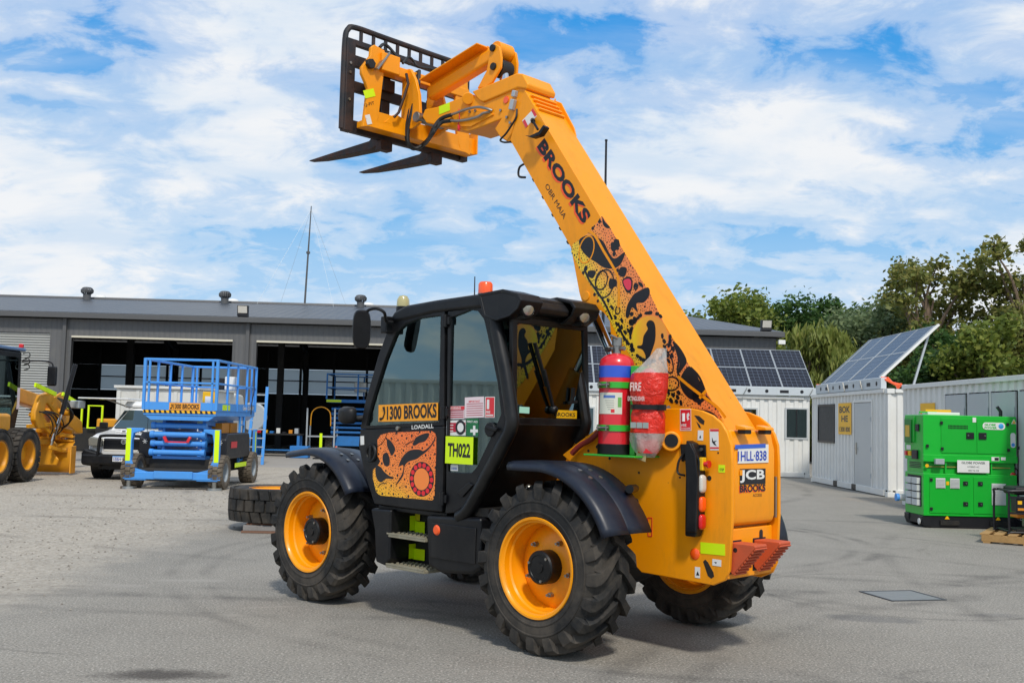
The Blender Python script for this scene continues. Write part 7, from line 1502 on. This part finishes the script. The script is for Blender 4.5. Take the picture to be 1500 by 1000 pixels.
G().box(.15, .72, .1, .45, .03, .06).o('engine_bed', 'dark', pg_)
fe = thing('fire_extinguisher', 'small red fire extinguisher hanging on the grey doors behind the pallet', 'extinguisher', (8.4600,17.6867,0.6200), 0)
G().lathe([(0, 0), (.08, 0), (.08, .28), (.06, .33), (.02, .36), (0, .36)], axis=(0, 0, 1), n=20).o('cylinder', 'red', fe); G().cyl((0, 0, .35), (0, 0, .42), .025, n=10).bar((-.08, 0, .42), (.05, 0, .44), .03, .02).o('valve', 'dark', fe); G().tube(spline([(.03, -.02, .4), (.1, -.03, .36), (.1, -.02, .15)], 5), .012, 6).o('hose', 'hose', fe)
G().box(.0, .085, -.03, .03, .05, .30).o('bracket', 'dark', fe)


# ================================================================== trees
def leafmat(name, a, b, c):
    t = NT(name); gi = t.n('ShaderNodeNewGeometry'); rp = gi.outputs['Random Per Island']
    col = t.ramp(rp, [(.0, lin(a)), (.5, lin(b)), (1.0, lin(c))])
    col = t.mix(t.math('MULTIPLY', t.noise(.5, 4, .6), .6), col, lin(a))
    t.set(Base_Color=col, Roughness=.55, Specular_IOR_Level=.35)
    tr_n = t.n('ShaderNodeBsdfTranslucent'); t.l(col, tr_n.inputs[0]); mx = t.n('ShaderNodeMixShader'); mx.inputs[0].default_value = .4
    t.l(t.b.outputs[0], mx.inputs[1]); t.l(tr_n.outputs[0], mx.inputs[2]); t.l(mx.outputs[0], t.out.inputs[0]); return t.m
M['leaf_olive'] = leafmat('olive_leaves', '58682c', '7c8c38', 'a4a64a')
M['leaf_dark'] = leafmat('dark_leaves', '34502a', '4c7034', '6e8c42')
M['leaf_pale'] = leafmat('pale_drooping_leaves', '6f7c38', '8f9748', 'a9a85c')
M['leaf_gum'] = leafmat('gum_leaves', '5c6632', '868a44', 'ac9f56')
M['leaf_blue'] = leafmat('grey_green_leaves', '60744e', '829266', 'a2ac7c')
M['bark'] = mat('bark', '7d6a58', .85, var=.25, vs=3, bump=.5, bs=8)
M['barkd'] = mat('dark_bark', '4d4238', .85, var=.25, vs=3, bump=.5, bs=8)
def tree(name, label, loc, H, W, leaf, bark, seed, n_leaf=7000, ls=.22, base=.30, droop=0.0, dense=.8, clumps=26, flat_=.55, lean=(0, 0), trunk=.16, limbs=7, D=None):
    rnd_ = random.Random(seed); D = D or W
    t_ = thing(name, label, 'tree', loc, rnd_.random()*0, 'trees behind the containers')
    zb = H*base; top = Vector((lean[0], lean[1], H*.80)); g = G()
    tr = [(0, 0, -.1), (lean[0]*.1+rnd_.uniform(-.1, .1), 0, H*.15), (lean[0]*.3, rnd_.uniform(-.2, .2), zb), (lean[0]*.6+rnd_.uniform(-.3, .3), lean[1]*.6, H*.55), tuple(top)]
    g.tube(spline(tr, 4), [trunk*(1-.8*i/16) for i in range(17)], 8); tips = []
    cl = []
    for k in range(clumps):
        a = rnd_.random()*2*PI; u = rnd_.random()**.55; zf = rnd_.random()
        env = math.sin(PI*min(1, .12+.88*(1-zf)))**.6 if zf > .35 else .55+.45*zf/.35
        p = Vector((lean[0]*zf+math.cos(a)*u*W*.5*env, lean[1]*zf+math.sin(a)*u*D*.5*env, zb+(H-zb)*(.08+.88*zf)))
        cl.append((p, rnd_.uniform(.5, 1.0)*W*.20))
    for k, (p, r) in enumerate(cl):
        if k % max(1, clumps//(limbs*2)) == 0:
            st_ = Vector(tr[2]).lerp(top, rnd_.uniform(0, .75)); md_ = st_.lerp(p, .5)+Vector((rnd_.uniform(-.4, .4), rnd_.uniform(-.4, .4), rnd_.uniform(.0, .5)))
            L = (p-st_).length; g.tube(spline([st_, md_, p], 4), [trunk*.45*(1-.8*i/8) for i in range(9)], 6)
    g.o('trunk', bark, t_, recalc=False)
    v = []; f = []
    wts = [r**2 for _, r in cl]
    for k in range(n_leaf):
        p, r = rnd_.choices(cl, wts)[0]
        d = Vector((rnd_.gauss(0, 1), rnd_.gauss(0, 1), rnd_.gauss(0, flat_))); d.normalize(); q = p+d*r*(rnd_.random()**.45)*(1 if rnd_.random() < dense else 1.35)
        if droop: q.z -= droop*rnd_.random()**1.5
        s = ls*rnd_.uniform(.55, 1.25); a = Vector((rnd_.gauss(0, 1), rnd_.gauss(0, 1), rnd_.gauss(0, .6))).normalized()
        if droop: a = Vector((rnd_.gauss(0, .35), rnd_.gauss(0, .35), -1)).normalized()
        b = a.orthogonal().normalized(); b.rotate(Matrix.Rotation(rnd_.random()*6.28, 3, a)); i = len(v)
        lw = .38 if not droop else .16
        v += [q-a*s*.6, q+b*s*lw, q+a*s*.6, q-b*s*lw]; f.append((i, i+1, i+2, i+3))
    gg = G(); gg.v = [tuple(x) for x in v]; gg.f = f; gg.o('crown', leaf, t_, recalc=False, smooth=0)
    return t_
def tx(px, Y): return (px-750)/1528*Y
def tz(px, py, Y): return 1.633+(614+(px-750)*.0239-py-14)*Y/1528
def T(label, px, top, Y, wpx, leaf, bark, seed, **k):
    W = wpx*Y/1528; tree('tree', label, (tx(px, Y), Y, 0), tz(px, top, Y), W, leaf, bark, seed, **k)
T('rounded olive tree just right of the boom above the shed roof', 1062, 421, 62, 170, 'leaf_olive', 'barkd', 1, n_leaf=12000, ls=.27, clumps=44, base=.2, D=5)
T('dark green tree behind the shed corner floodlight', 1150, 418, 64, 150, 'leaf_dark', 'barkd', 2, n_leaf=12000, ls=.26, clumps=44, base=.15, D=5)
T('olive tree filling the gap behind the shed corner', 1110, 446, 70, 150, 'leaf_olive', 'barkd', 21, n_leaf=9000, ls=.28, clumps=34, base=.1, D=5)
T('olive tree in the gap behind the weeping trees', 1262, 452, 64, 140, 'leaf_olive', 'barkd', 22, n_leaf=9000, ls=.27, clumps=34, base=.08, D=5)
T('dark evergreen between the floodlight and the weeping tree', 1222, 424, 60, 120, 'leaf_dark', 'barkd', 3, n_leaf=11000, ls=.25, clumps=40, base=.1, D=5)
T('yellow green weeping tree behind the dark solar panels', 1190, 466, 50, 130, 'leaf_pale', 'bark', 4, n_leaf=12000, ls=.40, clumps=36, base=.1, droop=1.1)
T('low pale weeping tree at the far end of the hut container', 1240, 506, 46, 95, 'leaf_pale', 'bark', 5, n_leaf=8000, ls=.36, clumps=26, base=.06, droop=.9)
T('grey green bushy tree behind the tilted solar array', 1280, 424, 56, 150, 'leaf_blue', 'barkd', 6, n_leaf=14000, ls=.24, clumps=44, base=.08)
T('spreading gum tree with bare limbs above the tilted solar array', 1352, 366, 52, 165, 'leaf_gum', 'bark', 7, n_leaf=8000, ls=.24, clumps=30, base=.45, dense=.9, trunk=.24, limbs=15, lean=(.6, 0))
T('tallest gum tree rising at the right edge of the picture', 1502, 330, 50, 175, 'leaf_gum', 'bark', 8, n_leaf=11000, ls=.24, clumps=40, base=.30, dense=.85, trunk=.26, limbs=15)
T('dark bushy tree low behind the solar array props', 1365, 468, 47, 150, 'leaf_dark', 'barkd', 9, n_leaf=10000, ls=.23, clumps=34, base=.05)
T('low olive tree over the long white container', 1455, 450, 45, 150, 'leaf_olive', 'barkd', 10, n_leaf=10000, ls=.23, clumps=34, base=.06)
T('small olive tree top touching the right edge of the raised boom', 1000, 448, 66, 90, 'leaf_olive', 'barkd', 12, n_leaf=6000, ls=.27, clumps=26, base=.2)
# container standing out of frame on the left, mirrored in the cab glass
cl_, _, _ = container('parked_container', 'white corrugated container seen only mirrored in the cab door glass', -21.0, -18.56, 3.0, 15.2)
